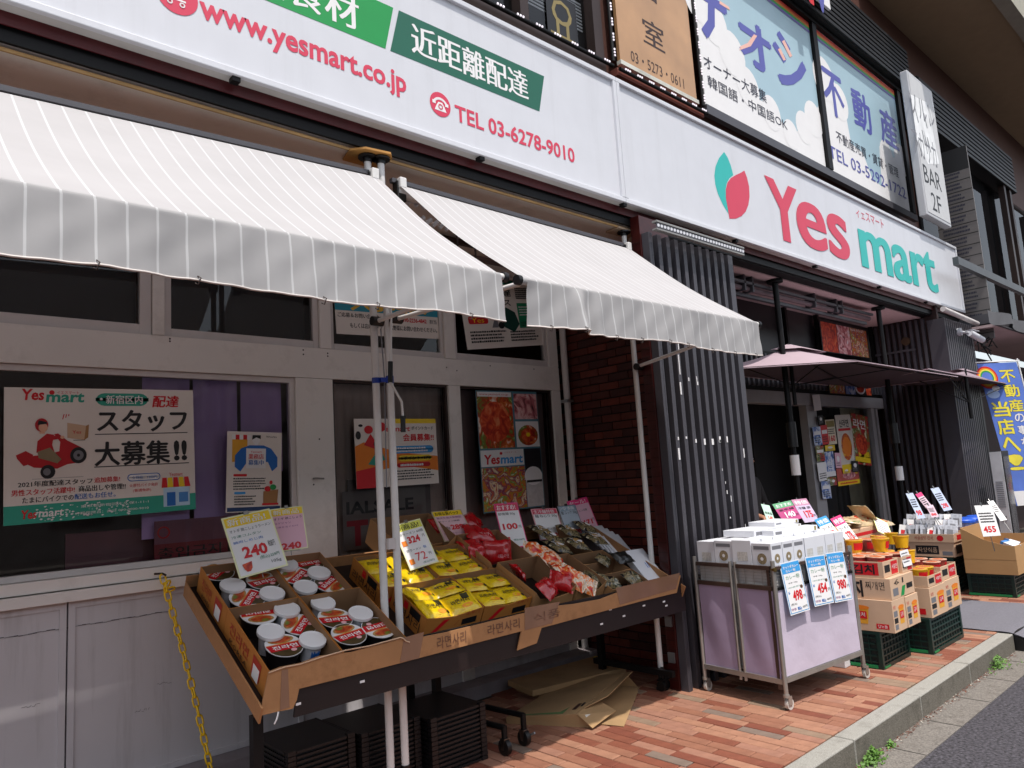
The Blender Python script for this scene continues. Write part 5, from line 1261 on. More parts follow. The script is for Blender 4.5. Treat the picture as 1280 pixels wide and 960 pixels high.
# ---- price cards
LEAN = Vector((0, -.93, .37)).normalized()
def pcardd(TL, TR, BL, y, label, border, paper, head, headt, bl_, price, extra, pricem=REDP, n=LEAN, bend=None, group='price cards on the display table', hb=.82, small=True, pr_pos=(.22, .30, .50, .22), clip=True):
    P0 = pix(*BL, 'y', y); A, B, C_ = (pixp(*q, P0, n) for q in (TL, TR, BL)); M, w_, h_ = frame_from(A, B, C_)
    c = Card(w_, h_, border, .0015); c.rect(.035, .025, .965, .975, paper, 1); 
    if head is not None: c.rect(.035, hb, .965, .975, head, 2)
    c.text(headt[0], .08, hb+.02, .975-hb-.04, headt[1], w=.78, L=3, bold=.02)
    y0_ = hb-.07
    for txt_, m_, hh in bl_: c.text(txt_, .08, y0_-hh*.5, hh, m_, w=min(.84, .10*len(txt_)), L=3); y0_ -= hh+.045
    c.text(price, pr_pos[0], pr_pos[1], pr_pos[3], pricem, w=pr_pos[2], L=4, off=.035)
    for a in extra: c.text(a[0], a[1], a[2], a[3], a[5], w=a[4], L=4)
    o = c.finish('price_card', label, 'price card', M, group)
    if clip: q = MB(); q.box(w_*.45, w_*.55, h_-.006, h_+.012, -.006, .006, STEEL); q.tube([(w_*.5, h_, -.004), (w_*.5, h_*.5, -.012), (w_*.5, -.02, -.03)], .002, STEEL, 5); k = q.build('clip', None); k.parent = o
    return o, c, M
PY = mat('cream_yellow_paper', '#e8e08a', .5, var=.03); PYL = mat('lemon_paper', '#ecebb8', .5); GRN = mat('green_lettering', '#1f7a5c', .5); VIO = mat('violet_lettering', '#8a2a7c', .5)
_, c, M = pcardd((276, 648.5), (336.5, 635.5), (289.7, 726.5), 3.74, 'yellow edged new item price card reading 240 at the left of the table', PYL, PAPER, YEL, ('新商品!', PAPER),
       [('オトギ 鶏こしょうラーメン', PT, .055), ('冷凍コムタン', GRN, .045), ('鍋用しめじ肉', BLUE, .045)], '240', [('税抜円', .74, .38, .10, .14, PT), ('(税込):259円', .50, .20, .07, .40, GRN), ('105g', .70, .10, .06, .20, PT)], pr_pos=(.20, .28, .50, .19))
b = MB(); b.add([(c.w*x, c.h*y, .005) for x, y in ((.12, .20), (.32, .22), (.30, .12), (.25, .07), (.18, .07), (.14, .12))], [(0, 1, 2, 3, 4, 5)][:1], FOODR); q = b.build('bowl_picture', None); q.parent = _
_, c, M = pcardd((337, 637), (378, 632), (350, 690), 3.86, 'second new item price card half folded behind the 240 card', PYL, PAPERP, YEL, ('新商品', PAPER), [('オトギ 鶏こしょう', PT, .06), ('ユゲジャン', VIO, .05), ('お湯を注ぐだけ', VIO, .04)], '240', [], pr_pos=(.2, .02, .6, .16), n=Vector((-.25, -.9, .3)).normalized())
_, c, M = pcardd((489.5, 657.5), (524.7, 648), (519.5, 711.4), 3.62, 'yellow edged price card reading 324 and 72 over the yellow packets', PYL, PAPER, mat('lime_paper', '#e3e35a', .5), ('新商品!', PT),
       [('炒ラーメン 60個', PT, .06)], '324', [('円', .83, .60, .06, .07, PT), ('炒ラーメン', .12, .36, .06, .5, PT), ('個', .7, .36, .06, .1, BLUE), ('72', .34, .14, .17, .36, REDP), ('円', .80, .20, .06, .08, PT), ('(税込78円)', .5, .05, .05, .4, GRN)], pr_pos=(.30, .53, .42, .15), n=Vector((-.12, -.9, .45)).normalized())
b = MB()
for y in (.50, .10): b.add([(c.w*x, c.h*(y+d), .005) for x, d in ((.08, 0), (.24, 0), (.24, .11), (.08, .11))], [(0, 1, 2, 3)], ORG)
q = b.build('product_picture', None); q.parent = _
_, c, M = pcardd((538.6, 640), (575.8, 636.7), (567.8, 676), 3.92, 'pinkish price card reading 289 lying on the red packets', mat('tan_paper', '#b9a98a', .5), mat('dusty_pink_paper', '#dcb8bc', .5), YEL, ('お得な袋パック', PT), [('新大久保人気商品', VIO, .07), ('辛ラーメン袋麺', PT, .05)], '289', [('508g', .12, .36, .10, .25, PT), ('円', .84, .40, .10, .09, PT), ('ピリ辛でおいしい', .1, .2, .07, .7, VIO), ('冷麺にも最適', .2, .07, .06, .5, VIO)], pr_pos=(.40, .34, .42, .17), n=Vector((-.1, -.75, .65)).normalized())
_, c, M = pcardd((616.7, 630), (646, 628), (641.7, 685), 3.86, 'pink edged price card reading 100, the tallest card by the food poster', PINKI, PAPER, RED, ('おすすめ!', PAPER), [('即席麺 50g', PT, .07)], '100', [('円', .80, .42, .06, .1, PT), ('(税込108円)', .45, .14, .05, .45, GRN)], pr_pos=(.14, .40, .62, .14), n=Vector((-.2, -.88, .4)).normalized())
b = MB(); b.add([(c.w*x, c.h*y, .005) for x, y in ((.1, .08), (.32, .08), (.32, .24), (.1, .24))], [(0, 1, 2, 3)], REDP); q = b.build('product_picture', None); q.parent = _
_, c, M = pcardd((663, 636.4), (695, 635), (668.5, 676), 3.92, 'white price card with red header standing between the 100 card and the blue grey card', mat('rose_paper', '#e3a0a4', .5), PAPER, RED, ('生冷麺特価', PAPER), [('麺 ねじり 50g', PT, .12)], '108', [('円', .85, .05, .07, .08, PT), ('税込 円', .4, .3, .08, .3, GREYI)], pr_pos=(.52, .03, .32, .18))
_, c, M = pcardd((696, 633), (718.5, 630.5), (704, 672), 3.92, 'blue grey price card behind the black packets', GREYI, mat('blue_paper', '#b4c0cc', .5), mat('dull_blue_paper', '#8fa4b4', .5), ('冷麺', PAPER), [('麺 ユッケ 50g', PT, .13)], '98', [('円', .84, .06, .07, .1, PT), ('特', .1, .2, .2, .2, GRN)], pr_pos=(.5, .04, .32, .16))
_, c, M = pcardd((708, 627), (733, 621), (720.5, 667), 3.98, 'pink sale price card at the back corner beside the brick wall', PINKI, PAPERP, PINKI, ('セール!', PAPER), [('冷麺', PT, .08), ('特選ビビン冷麺', PT, .07)], '171', [('円', .84, .24, .09, .1, PT)], pr_pos=(.42, .16, .40, .16), n=Vector((-.25, -.88, .35)).normalized())

# ---- yellow chain
ch = thing('plastic_chain', 'yellow plastic chain hanging from a hook on the window ledge beside the table', 'chain', pix(206, 722, 'y', 4.40))
ca_, cb_ = pix(204, 724, 'y', 4.40), pix(268, 985, 'y', 4.05)
def link(L_=.056, W_=.030, r=.0052):
    b = MB(); pts = []; n = 16; s_ = L_/2-W_/2
    for k in range(n+1):
        a = 2*math.pi*k/n; x = math.cos(a)*W_/2; z = math.sin(a)*W_/2+(s_ if math.sin(a) > .01 else -s_ if math.sin(a) < -.01 else 0); pts.append((x, 0, z))
    b.tube(pts, r, CHAINY, 6, False); return b
lk = link().build('link'); lkm = lk.data; bpy.data.objects.remove(lk)
NL = int((cb_-ca_).length/.0475); dz = (cb_-ca_).normalized(); qd = dz.to_track_quat('Z', 'Y')
for k in range(NL):
    p = ca_.lerp(cb_, k/NL); p.x += .012*math.sin(k/NL*3.14)
    o = bpy.data.objects.new('link', lkm); COL.objects.link(o); o.parent = ch
    o.matrix_parent_inverse = world_of(ch).inverted(); o.matrix_basis = Matrix.Translation(p) @ qd.to_matrix().to_4x4() @ Matrix.Rotation(R(90*(k % 2)+20+random.uniform(-12, 12)), 4, 'Z')
for k, (dx, dzz, rx) in enumerate(((.018, -.035, 30), (.03, -.06, 80))):
    o = bpy.data.objects.new('link', lkm); COL.objects.link(o); o.parent = ch; o.matrix_parent_inverse = world_of(ch).inverted(); o.matrix_basis = Matrix.Translation(ca_+Vector((dx, -.01, dzz))) @ Matrix.Rotation(R(rx), 4, 'Y') @ Matrix.Rotation(R(40), 4, 'Z')
b = MB(); b.tube([(ca_.x-.03, YW-.05, ca_.z+.03), (ca_.x, 4.41, ca_.z+.03), (ca_.x+.01, 4.39, ca_.z+.02)], .006, DARKST, 8); b.build('hook', ch)

# ---- under the table
def slat_stack(x0, x1, y0, z1, label, n):
    t = thing('crate_stack', label, 'crates', (x0, y0, 0), 0, 'stacks of black folded crates under the table')
    b = MB(); b.box(x0+.01, x1-.01, y0+.02, y0+.42, 0, z1-.01, BLACK); b.build('core', t)
    h_ = z1/n
    for k in range(n):
        b = MB(); b.box(x0+.045, x1-.045, y0+.003, y0+.018, k*h_+.004, (k+.62)*h_, mat('black_crate_lip', '#131113', .45, var=.1)); b.box(x0, x0+.008, y0+.04, y0+.42, k*h_+.004, (k+.62)*h_, MATS['black_crate_lip']); b.box(x1-.008, x1, y0+.04, y0+.42, k*h_+.004, (k+.62)*h_, MATS['black_crate_lip'])
        b.box(x1-.04, x1, y0, y0+.03, k*h_+.001, (k+.9)*h_, MATS['black_crate_lip']); b.box(x0, x0+.04, y0, y0+.03, k*h_+.001, (k+.9)*h_, MATS['black_crate_lip']); b.build('folded_crate', t)
slat_stack(1.62, 1.98, 3.50, .33, 'left stack of black folded crates under the display table', 14); slat_stack(2.0, 2.36, 3.47, .32, 'middle stack of black folded crates behind the foot of the white poles', 14)
slat_stack(2.38, 2.76, 3.40, .31, 'right stack of black folded crates beside the black casters', 13)
for k, ((px, py), bar) in enumerate((((632, 934), ((617, 902), (630, 908))), ((656, 922), ((612, 880), (663, 896))))):
    g_ = pix(px, py+10, 'z', 0); t = thing('caster_rack', ('nearer', 'farther')[k]+' black wheeled bar sticking out beside the crate stack', 'caster', g_)
    b = MB(); zb = .15+.02*k; b.tube([(g_.x, g_.y-.0, zb), (g_.x-.05, g_.y+.55, zb)], .018, BLKM, 4); b.tube([(g_.x, g_.y, zb+.01), (g_.x, g_.y, .085)], .017, BLKM, 4); b.build('bar', t)
    b = MB(); b.tube([(g_.x-.015, g_.y, .044), (g_.x+.015, g_.y, .044)], .044, BLACK, 20); b.build('wheel', t)
    b = MB(); b.prism([(g_.x-.018, g_.y-.02, .088), (g_.x-.018, g_.y+.02, .088), (g_.x-.018, g_.y+.008, .03), (g_.x-.018, g_.y-.008, .03)], (-.003, 0, 0), STEEL); b.prism([(g_.x+.018, g_.y-.02, .088), (g_.x+.018, g_.y+.02, .088), (g_.x+.018, g_.y+.008, .03), (g_.x+.018, g_.y-.008, .03)], (.003, 0, 0), STEEL)
    b.box(g_.x-.021, g_.x+.021, g_.y-.02, g_.y+.02, .0885, .092, STEEL); b.build('fork', t)
    if k: b = MB(); b.tube([(g_.x+.02, g_.y-.01, .05), (g_.x+.03, g_.y-.06, .075)], .007, ALU, 6); b.build('brake_pedal', t)
g_ = Vector((4.36, 3.38, 0)); t = thing('caster', 'black swivel caster standing at the foot of the white pole by the pillar', 'caster', g_)
b = MB(); b.tube([(g_.x-.012, g_.y, .034), (g_.x+.012, g_.y, .034)], .034, BLACK, 18); b.tube([(g_.x+.05, g_.y-.012, .034), (g_.x+.05, g_.y+.012, .034)], .034, BLACK, 18); b.build('wheel', t)
b = MB(); b.tube([(g_.x+.02, g_.y, .08), (g_.x+.02, g_.y, .16)], .012, BLKM, 8); b.box(g_.x-.02, g_.x+.07, g_.y-.02, g_.y+.02, .07, .082, BLKM); b.build('fork', t)
# flattened cartons on the ground
t = thing('flattened_carton', 'flattened brown carton with green print and an open end, lying under the table', 'box', (3.8, 3.6, 0))
a, b_, c_, d_ = Vector((3.50, 3.26, .004)), Vector((4.34, 3.56, .004)), Vector((4.12, 4.06, .004)), Vector((3.22, 3.76, .004))
up = Vector((0, 0, .085)); a2, b2, c2, d2 = a+Vector((-.06, .09, .075)), b_+Vector((-.05, .09, .10)), c_+Vector((0, 0, .035)), d_+Vector((0, 0, .035))
def sheet(n, pts, m=mat('dull_carton', '#a98860', .8, var=.1, dirt=.3), th=.004, par=t):
    b = MB(); nn = (pts[1]-pts[0]).cross(pts[2]-pts[1]).normalized()*th; b.prism(pts, -nn, m); return b.build(n, par)
sheet('bottom_panel', [a, b_, c_, d_]); top_ = sheet('top_panel', [a2, b2, c2, d2]); sheet('side_panel', [d_, a+Vector((-.01, .02, 0)), a2, d2]); sheet('side_panel', [b_+Vector((0, .02, 0)), c_, c2, b2])
sheet('flap', [a2+Vector((.005, -.005, 0)), a+Vector((-.045, -.03, .012)), a+Vector((.22, .0, .045)), a2.lerp(b2, .35)]); sheet('flap', [a2.lerp(b2, .12)+Vector((0, -.01, .004)), a2.lerp(b2, .30)+Vector((.05, -.10, .035)), a2.lerp(b2, .86)+Vector((.06, -.08, .04)), b2+Vector((0, -.005, .002))]); sheet('flap', [a+Vector((.05, .02, .006)), a+Vector((.12, -.14, .002)), b_+Vector((-.10, -.06, .002)), b_+Vector((-.02, .015, .006))])
b = MB(); GP = mat('faded_green_print', '#5c7a48', .8, var=.35, scale=14, dirt=.3, dscale=9)
q = lambda u, v, L=1: a2.lerp(b2, u).lerp(d2.lerp(c2, u), v)+Vector((0, 0, .0012*L))
b.quad(q(.02, .20), q(.36, .25), q(.38, .85), q(.03, .90), GP); b.quad(q(.40, .45), q(.72, .50), q(.70, .85), q(.42, .85), GP); b.build('green_print', top_)
b = MB(); b.quad(q(.10, .08), q(.24, .10), q(.24, .15), q(.10, .14), DPR); b.quad(q(.40, .12), q(.58, .14), q(.57, .22), q(.39, .20), FAINT); b.quad(q(.16, .035, 2), q(.25, .05, 2), q(.26, .085, 2), q(.17, .075, 2), INK); b.build('dark_print', top_)
b = MB(); b.quad(a2+Vector((.05, -.03, -.01)), a2+Vector((.13, -.04, -.02)), a2+Vector((.12, -.07, -.05)), a2+Vector((.04, -.06, -.04)), mat('clear_tape', '#c9c2b4', .1, coat=1)); b.build('tape', top_)
t = thing('flattened_carton', 'second flattened brown carton with a yellow stripe, lying behind the open one', 'box', (4.1, 3.9, 0))
a, b_, c_, d_ = Vector((3.62, 3.93, .085)), Vector((4.46, 3.78, .085)), Vector((4.62, 4.22, .085)), Vector((3.70, 4.28, .085))
b = MB(); b.prism([a, b_, c_, d_], (0, 0, -.04), mat('dull_carton', '#a98860', .8, var=.1, dirt=.3)); b.build('panel', t, bevel=.003); b = MB(); b.quad(b_+Vector((-.06, .01, .0015)), b_+Vector((-.02, .005, .0015)), c_+Vector((-.02, -.02, .0015)), c_+Vector((-.06, -.02, .0015)), YEL); b.build('yellow_stripe', t)
b = MB(); b.prism([Vector((3.7, 3.95, .003)), Vector((4.4, 3.85, .003)), Vector((4.55, 4.2, .003)), Vector((3.75, 4.25, .003))], (0, 0, .040), CARDI); b.build('lower_panel', t)
# ================================================================== ENTRANCE
YE = 4.15
en = thing('shop_entrance', 'dim shop entrance with a sliding door between the two slatted pillars', 'entrance', (8.5, YE, 0))
def ep(n, *a, m=ALU, bev=0, par=en, label=None):
    b = MB(); b.box(*a, m); o = b.build(n, par, bevel=bev)
    if label: o['label'] = label
    return o
ALD = mat('door_aluminium', '#a3a2a4', .45, metal=.2, var=.06, dirt=.2)
ep('door_header', 5.67, 11.0, YE-.03, YE+.1, 2.225, 2.37, m=ALD, bev=.004)
for k in range(50): ep('slat', 5.7+k*.106, 5.745+k*.106, YE-.03, YE, 2.42, 2.80, m=DGREY)
ep('dark_band', 5.67, 11.0, YE+.01, YE+.05, 2.37, 2.84, m=BLKM)
for x in (5.7, 7.05, 8.35, 9.2, 10.9): ep('upper_mullion', x, x+.05, YE-.01, YE+.04, 2.84, 3.62, m=BLKM)
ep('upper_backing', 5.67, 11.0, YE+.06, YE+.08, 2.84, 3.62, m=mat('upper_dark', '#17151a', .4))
ep('door_post', 8.60, 8.86, YE-.02, YE+.08, 0, 2.224, m=ALD, bev=.004); ep('door_post', 10.50, 10.60, YE-.02, YE+.08, 0, 2.224, m=ALD); ep('door_post', 10.66, 10.72, YE-.02, YE+.08, 0, 2.224, m=ALD)
d_ = ep('door_leaf', 8.862, 10.498, YE+.02, YE+.05, .0, .12, m=ALD); g_ = MB(); g_.quad((8.862, YE+.03, .12), (10.498, YE+.03, .12), (10.498, YE+.03, 2.224), (8.862, YE+.03, 2.224), GLASS); g_.build('pane', d_)
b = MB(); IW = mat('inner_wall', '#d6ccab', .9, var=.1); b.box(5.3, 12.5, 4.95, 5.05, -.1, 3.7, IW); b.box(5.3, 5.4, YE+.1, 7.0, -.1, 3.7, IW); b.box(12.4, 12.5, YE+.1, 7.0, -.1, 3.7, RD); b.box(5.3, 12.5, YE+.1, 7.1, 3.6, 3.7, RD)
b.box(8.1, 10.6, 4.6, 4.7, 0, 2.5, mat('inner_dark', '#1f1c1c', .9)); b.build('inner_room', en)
b = MB(); p = pix(965, 545, 'y', 4.9); b.box(p.x-.12, p.x+.1, 4.92, 4.94, 1.35, 1.95, mat('inner_sheet', '#6e4c34', .7)); b.build('inner_notice', en)
def eposter(TL, TR, BL, base, label, y=YE-.04, f=None, nm='door_poster', cat='poster'):
    M, w_, h_ = pcard(TL, TR, BL, 'y', y); c = Card(w_, h_, base, .003)
    if f: f(c)
    return c.finish(nm, label, cat, M)
KP = print_mat('curry_print', ['#e8c040', '#d8741c', '#b83a14', '#f0e4cc'], 9, seed=11); KR = print_mat('red_flyer_print', ['#8e1420', '#b8202a', '#5c7a30', '#e8dcc0'], 9, seed=13); KB = print_mat('blue_flyer_print', ['#1a3a7c', '#3a6ab4', '#d8dce8', '#6a9ad0'], 8, seed=17)
def fA(c): c.rect(.03, .03, .97, .2, YEL, 1); c.ell(.5, .48, .34, .22, KP, 2); c.ell(.5, .48, .26, .16, ORG, 3); c.text('신라면', .2, .8, .12, PT, w=.6, bold=.03); c.rect(.1, .74, .9, .78, REDP, 1)
eposter((1043, 519), (1062, 518), (1049, 598), mat('flyer_white', '#d8d0c4', .5), 'tall food flyer with an orange dish on the glass door', f=fA)
def fB(c): c.text('라면', .1, .72, .18, PAPER, w=.7, bold=.03); c.ell(.5, .4, .35, .2, FOODR, 2); c.rect(.05, .05, .95, .15, YEL, 1)
eposter((1063, 516), (1084, 521), (1072, 580), KR, 'dark red food flyer right of the orange dish flyer', f=fB)
eposter((1073, 565), (1086, 565), (1074, 579), YEL, 'small yellow flyer under the dark red flyer on the door')
def fC(c): c.rect(.05, .7, .95, .95, mat('olive_flyer', '#8a7a3a', .5), 1); c.text('160', .15, .12, .25, REDP, w=.7, off=.03); lines(c, .1, .9, .4, .65, 3, PT)
eposter((1031, 525), (1042, 524), (1037, 556), mat('cream_flyer', '#ddd2b8', .5), 'cream flyer reading 160 left of the orange dish flyer', f=fC)
def fD(c): c.text('쌀', .2, .3, .4, PAPER, w=.6); c.rect(0, 0, 1, .2, PAPER, 1)
eposter((1029, 565), (1041, 564), (1035, 596), KB, 'blue flyer on the lower left of the glass door', f=fD)
def fE(c): c.ell(.55, .6, .3, .28, FOODM, 1); c.rect(0, .0, 1, .25, YEL, 2); lines(c, .1, .9, .05, .2, 1, REDP, .7, 3)
eposter((1045, 586), (1072, 583), (1047, 608), mat('meat_flyer', '#b85048', .5, var=.25, scale=12), 'wide meat flyer with a yellow foot at the bottom of the door', f=fE)
for k, (tl, tr, bl_, m, lb, yy) in enumerate((((1015, 534), (1025, 533), (1018, 557), KB, 'blue flyer at the top of the row on the door post', 1), ((1025, 532), (1033, 531), (1029, 556), REDP, 'narrow white and red flyer beside the top blue flyer', 1), ((1019, 558), (1029, 557), (1021, 577), KR, 'dark flyer second from the top on the door post', 1),
      ((1021, 579), (1032, 577), (1024, 602), PAPER, 'white flyer third from the top on the door post', 1), ((1026, 602), (1037, 601), (1029, 624), KB, 'pale blue flyer lowest on the door post', 1), ((1033, 597), (1045, 596), (1036, 606), KR, 'small red flyer under the blue flyer on the door', 1))):
    eposter(tl, tr, bl_, m, lb, y=YE-.05, f=lambda c: (c.rect(.1, .55, .9, .75, PAPER, 1), lines(c, .1, .9, .1, .45, 3, INK)))
for tl, tr, bl_, m, lb in (((1031, 557), (1043, 556), (1033, 564), YEL, 'small yellow strip under the cream flyer'), ((1064, 576), (1072, 576), (1066, 590), INK, 'small black flyer between the dish flyer and the yellow one'), ((1043, 566), (1050, 566), (1046, 585), PAPERP, 'small pink flyer left of the dish flyer'), ((1037, 598), (1045, 597), (1040, 607), KR, 'small dark red flyer low on the door'), ((1022, 520), (1028, 519), (1023, 531), INK, 'small black round badge sheet at the top of the door post'), ((1053, 586), (1062, 585), (1054, 592), YEL, 'thin yellow label on the meat flyer')):
    eposter(tl, tr, bl_, m, lb, y=YE-.055, f=lambda c: (c.ell(.5, .6, .25, .2, PAPER, 1), lines(c, .1, .9, .1, .4, 2, GREYI)))
eposter((1015, 494), (1024, 493), (1016, 514), PAPER, 'blank lilac white sheet hanging from the door header', y=YE-.06)
b = MB(); 
def fF(c): c.rect(.02, .03, .32, .97, FOODR, 1); c.rect(.33, .03, .60, .97, FOODM, 1); c.rect(.61, .03, .98, .97, FOODV, 1); c.text('www.yesmart', .62, .84, .1, PAPER, w=.3, L=3)
eposter((1023.5, 400), (1083, 413), (1026, 439), INK, 'wide food photo poster above the pink parasol', y=YE-.03, f=fF)
def fG(c): c.rect(.02, .05, .35, .95, FOODV, 1); c.rect(.37, .05, .6, .95, KB, 1); c.ell(.72, .5, .12, .42, PAPER, 2); c.ell(.72, .5, .09, .3, FOODR, 3); c.rect(.86, .05, .98, .95, FOODR, 1)
eposter((1034, 473), (1088, 478), (1035, 492), INK, 'narrow strip of food photos just under the pink parasol', y=YE-.05, f=fG)
# slatted return wall on the right side of the entrance
rw = thing('slatted_wall', 'black slatted side wall of the entrance next to the far pillar', 'wall', (10.96, 3.8, 0))
b = MB(); b.box(10.985, 11.05, 3.30, YE+.0, 0, 3.62, mat('wall_dark_red', '#2a1412', .7, var=.2)); b.build('backing', rw)
for k in range(9): b = MB(); b.box(10.93, 10.98, 3.46+k*.078, 3.495+k*.078, 0, 3.4, SLAT); b.build('slat', rw)
b = MB(); b.box(10.92, 10.929, 3.6, 4.15, 2.98, 3.01, DGREY); b.build('cross_rail', rw)
b = MB(); b.tube([(10.9, 3.7, 3.12), (10.88, 3.7, 3.12)], .06, mat('bell_brass', '#5a4a3a', .4, metal=.6), 14); tag(b.build('wall_bell'), 'small round brass fitting high on the slatted side wall', 'fitting')
# retracted awnings under the soffit
t = thing('retracted_awning', 'rolled up dark awning cassette with brackets under the pink soffit', 'awning', (6, 3.95, 3.45))
b = MB(); b.box(5.7, 9.6, 3.60, 3.64, 3.33, 3.355, DGREY); b.box(5.7, 9.6, 3.69, 3.73, 3.23, 3.265, DGREY); b.tube([(5.7, 3.66, 3.30), (9.6, 3.66, 3.30)], .028, mat('mauve_cloth_roll', '#6b5a5e', .7), 10); b.build('cassette', t)
for x in (6.0, 6.5, 6.65, 8.0, 8.55, 8.7): b = MB(); b.box(x, x+.025, 3.60, 3.72, 3.26, 3.418, DGREY); b.build('bracket', t)
# tension poles
for k, (x, y) in enumerate(((7.02, 3.553), (9.586, 3.53))):
    t = thing('tension_pole', ('nearer', 'farther')[k]+' black ceiling pole rising through the pink parasol', 'pole', (x, y, 0))
    b = MB(); b.tube([(x, y, .01), (x, y, 1.9)], .024, BLKM, 12); b.tube([(x, y, 1.9), (x, y, 3.39)], .03, BLKM, 12); b.build('shaft', t); b = MB(); b.cyl((x, y, 3.39), .08, .028, BLKM, 16); b.build('end_plate', t); b = MB(); b.cyl((x, y, 0), .07, .012, BLKM, 16); b.build('end_plate', t)
    b = MB(); b.tube([(x, y, 1.42 if k == 0 else 1.25), (x, y, 1.62 if k == 0 else 1.42)], .045, PAPER, 12); b.build('paper_wrap', t)
    b = MB(); b.tube([(x, y, 1.7), (x, y, 1.95)], .05, BLACK, 12); b.build('collar', t)
# parasols
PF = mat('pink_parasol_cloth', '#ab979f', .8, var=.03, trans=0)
def parasol(rim, peak, vent, label):
    t = thing('parasol', label, 'parasol', peak); pk = Vector(peak); n = len(rim)
    for i in range(n):
        A_, B_ = Vector(rim[i]), Vector(rim[(i+1) % n]); b = MB()
        def fn(u, v):
            p = A_.lerp(B_, u).lerp(pk, v); p.z -= .07*math.sin(math.pi*v)*.6; p.z += .03*math.sin(math.pi*u)*(1-v)*0; return tuple(p)
        b.grid(fn, 10, 10, PF); b.grid(lambda u, v: tuple(Vector(fn(1-u, v))-Vector((0, 0, .006))), 10, 10, mat('parasol_underside', '#4e4248', .8, var=.05)); b.build('canopy_panel', t)  # underside of each panel in a darker mauve than the top
        b = MB(); b.tube([A_.lerp(B_, u/8)+Vector((0, 0, -.012)) for u in range(9)], .006, PF, 5); b.build('hem', t)
        b = MB(); b.tube([A_+Vector((0, 0, -.02)), A_.lerp(pk, .5)+Vector((0, 0, -.06)), pk+Vector((0, 0, -.05))], .007, BLKM, 6); b.tube([A_.lerp(pk, .45)+Vector((0, 0, -.06)), Vector((pk.x, pk.y, pk.z-.40))], .006, BLKM, 6); b.build('rib', t)
    b = MB(); v_ = [Vector(r).lerp(pk, .80)+Vector((0, 0, .02)) for r in rim]; q = pk+Vector((0, 0, .035))
    for i in range(n): b.add([v_[i], v_[(i+1) % n], q], [(0, 1, 2)], PF); 
    b.build('vent_cap', t)
    b = MB(); b.tube([pk+Vector((0, 0, .03)), pk+Vector((0, 0, -.6))], .02, BLKM, 10); b.build('hub', t)
    return t
zr = 2.46
pk1 = pix(986, 434, 'y', 3.553)
cA, cB, cC, cD = pix(931, 463, 'z', 2.50), pix(1072, 450, 'z', 2.46), pix(1197, 470, 'z', 2.46), pix(1058, 479, 'z', 2.50)
cA = cA+(cA-cB)*.35; cD = pix(1078, 485, 'z', 2.50)
cA = Vector((min(cA.x, 6.1), min(cA.y, 4.02), 2.50))
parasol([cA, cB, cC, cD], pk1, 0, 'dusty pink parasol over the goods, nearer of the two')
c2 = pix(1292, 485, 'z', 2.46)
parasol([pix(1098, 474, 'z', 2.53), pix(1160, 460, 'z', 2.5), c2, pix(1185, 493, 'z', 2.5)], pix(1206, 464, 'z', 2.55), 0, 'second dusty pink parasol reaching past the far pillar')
# security camera
t = thing('security_camera', 'white security camera on a short arm on the far slatted pillar', 'camera', (11.3, 3.1, 3.1))
pa, pb_, pc_ = pix(1199, 415, 'y', 3.19), pix(1212, 416, 'y', 3.05), pix(1228, 425, 'y', 2.98)
b = MB(); b.tube([pa+Vector((0, .02, 0)), pa+Vector((0, -.03, 0))], .055, WHITE, 14); b.tube([pa, pb_], .018, WHITE, 8); b.build('mount', t); b = MB(); b.tube([pb_, pc_], .045, WHITE, 14); b.box(pb_.x, pc_.x, pb_.y-.05, pb_.y+.05, pb_.z+.035, pb_.z+.042, WHITE); b.build('body', t)
b = MB()
for k in range(7):
    a = pix(1222+random.uniform(-4, 6), 430+random.uniform(-4, 4), 'y', 3.1); b.tube([a, a+Vector((random.uniform(.2, .6), random.uniform(-.1, .1), random.uniform(-.12, .12))), a+Vector((random.uniform(.5, .9), 0, random.uniform(-.2, .1)))], .01, BLKM, 5)
tag(b.build('cable_tangle'), 'tangle of black cables under the eave behind the security camera', 'cables')
# banner flag
t = thing('banner_flag', 'tall blue banner with yellow and white Japanese characters and a rainbow', 'banner', (12.45, 3.0, 0))
uf = Vector((.80, -.60, 0)).normalized(); of = pix(1221, 455, 'y', 3.12); fw_ = .60; fh_ = 2.0
Mf = Matrix((uf, Vector((.06, .0, 1)).normalized(), uf.cross(Vector((0, 0, 1))))).transposed().to_4x4(); Mf = Matrix((uf, Vector((0, 0, 1)), uf.cross(Vector((0, 0, 1))))).transposed().to_4x4(); Mf.translation = of-Vector((0, 0, fh_))
shear = .14
c = Card(fw_, fh_, mat('banner_blue', '#5a78c8', .7, var=.15, scale=3), .003)
YB = mat('banner_yellow', '#ecdc4a', .5)
for k, ch_ in enumerate('不動産'):
    y = .86-k*.105; c.text(ch_, .50, y, .085, INK, w=.36, L=1, bold=.06); c.text(ch_, .50, y, .085, YB, w=.36, L=3, bold=.03)
for k, ch_ in enumerate('の事なら'):
    y = .575-k*.085; c.text(ch_, .56, y, .06, PURI, w=.24, L=1, bold=.09); c.text(ch_, .56, y, .06, PAPER, w=.24, L=3, bold=.03)
for k, ch_ in enumerate('当店へ!'):
    y = .62-k*.125; c.text(ch_, .08, y, .105, INK, w=.40, L=1, bold=.06); c.text(ch_, .08, y, .105, YB, w=.40, L=3, bold=.035)
for k, m in enumerate((REDP, ORG, YB, MATS['stripe_green'])):
    c.ring(.16, .90, .16-k*.02, .02, m, 1, 24); c.ring(.7, .12, .2-k*.02, .02, m, 1, 24)
c.ell(.3, .82, .10, .02, PAPER, 2); c.ell(.2, .78, .16, .03, mat('pale_blue_print', '#a8c0e8', .5), 1)
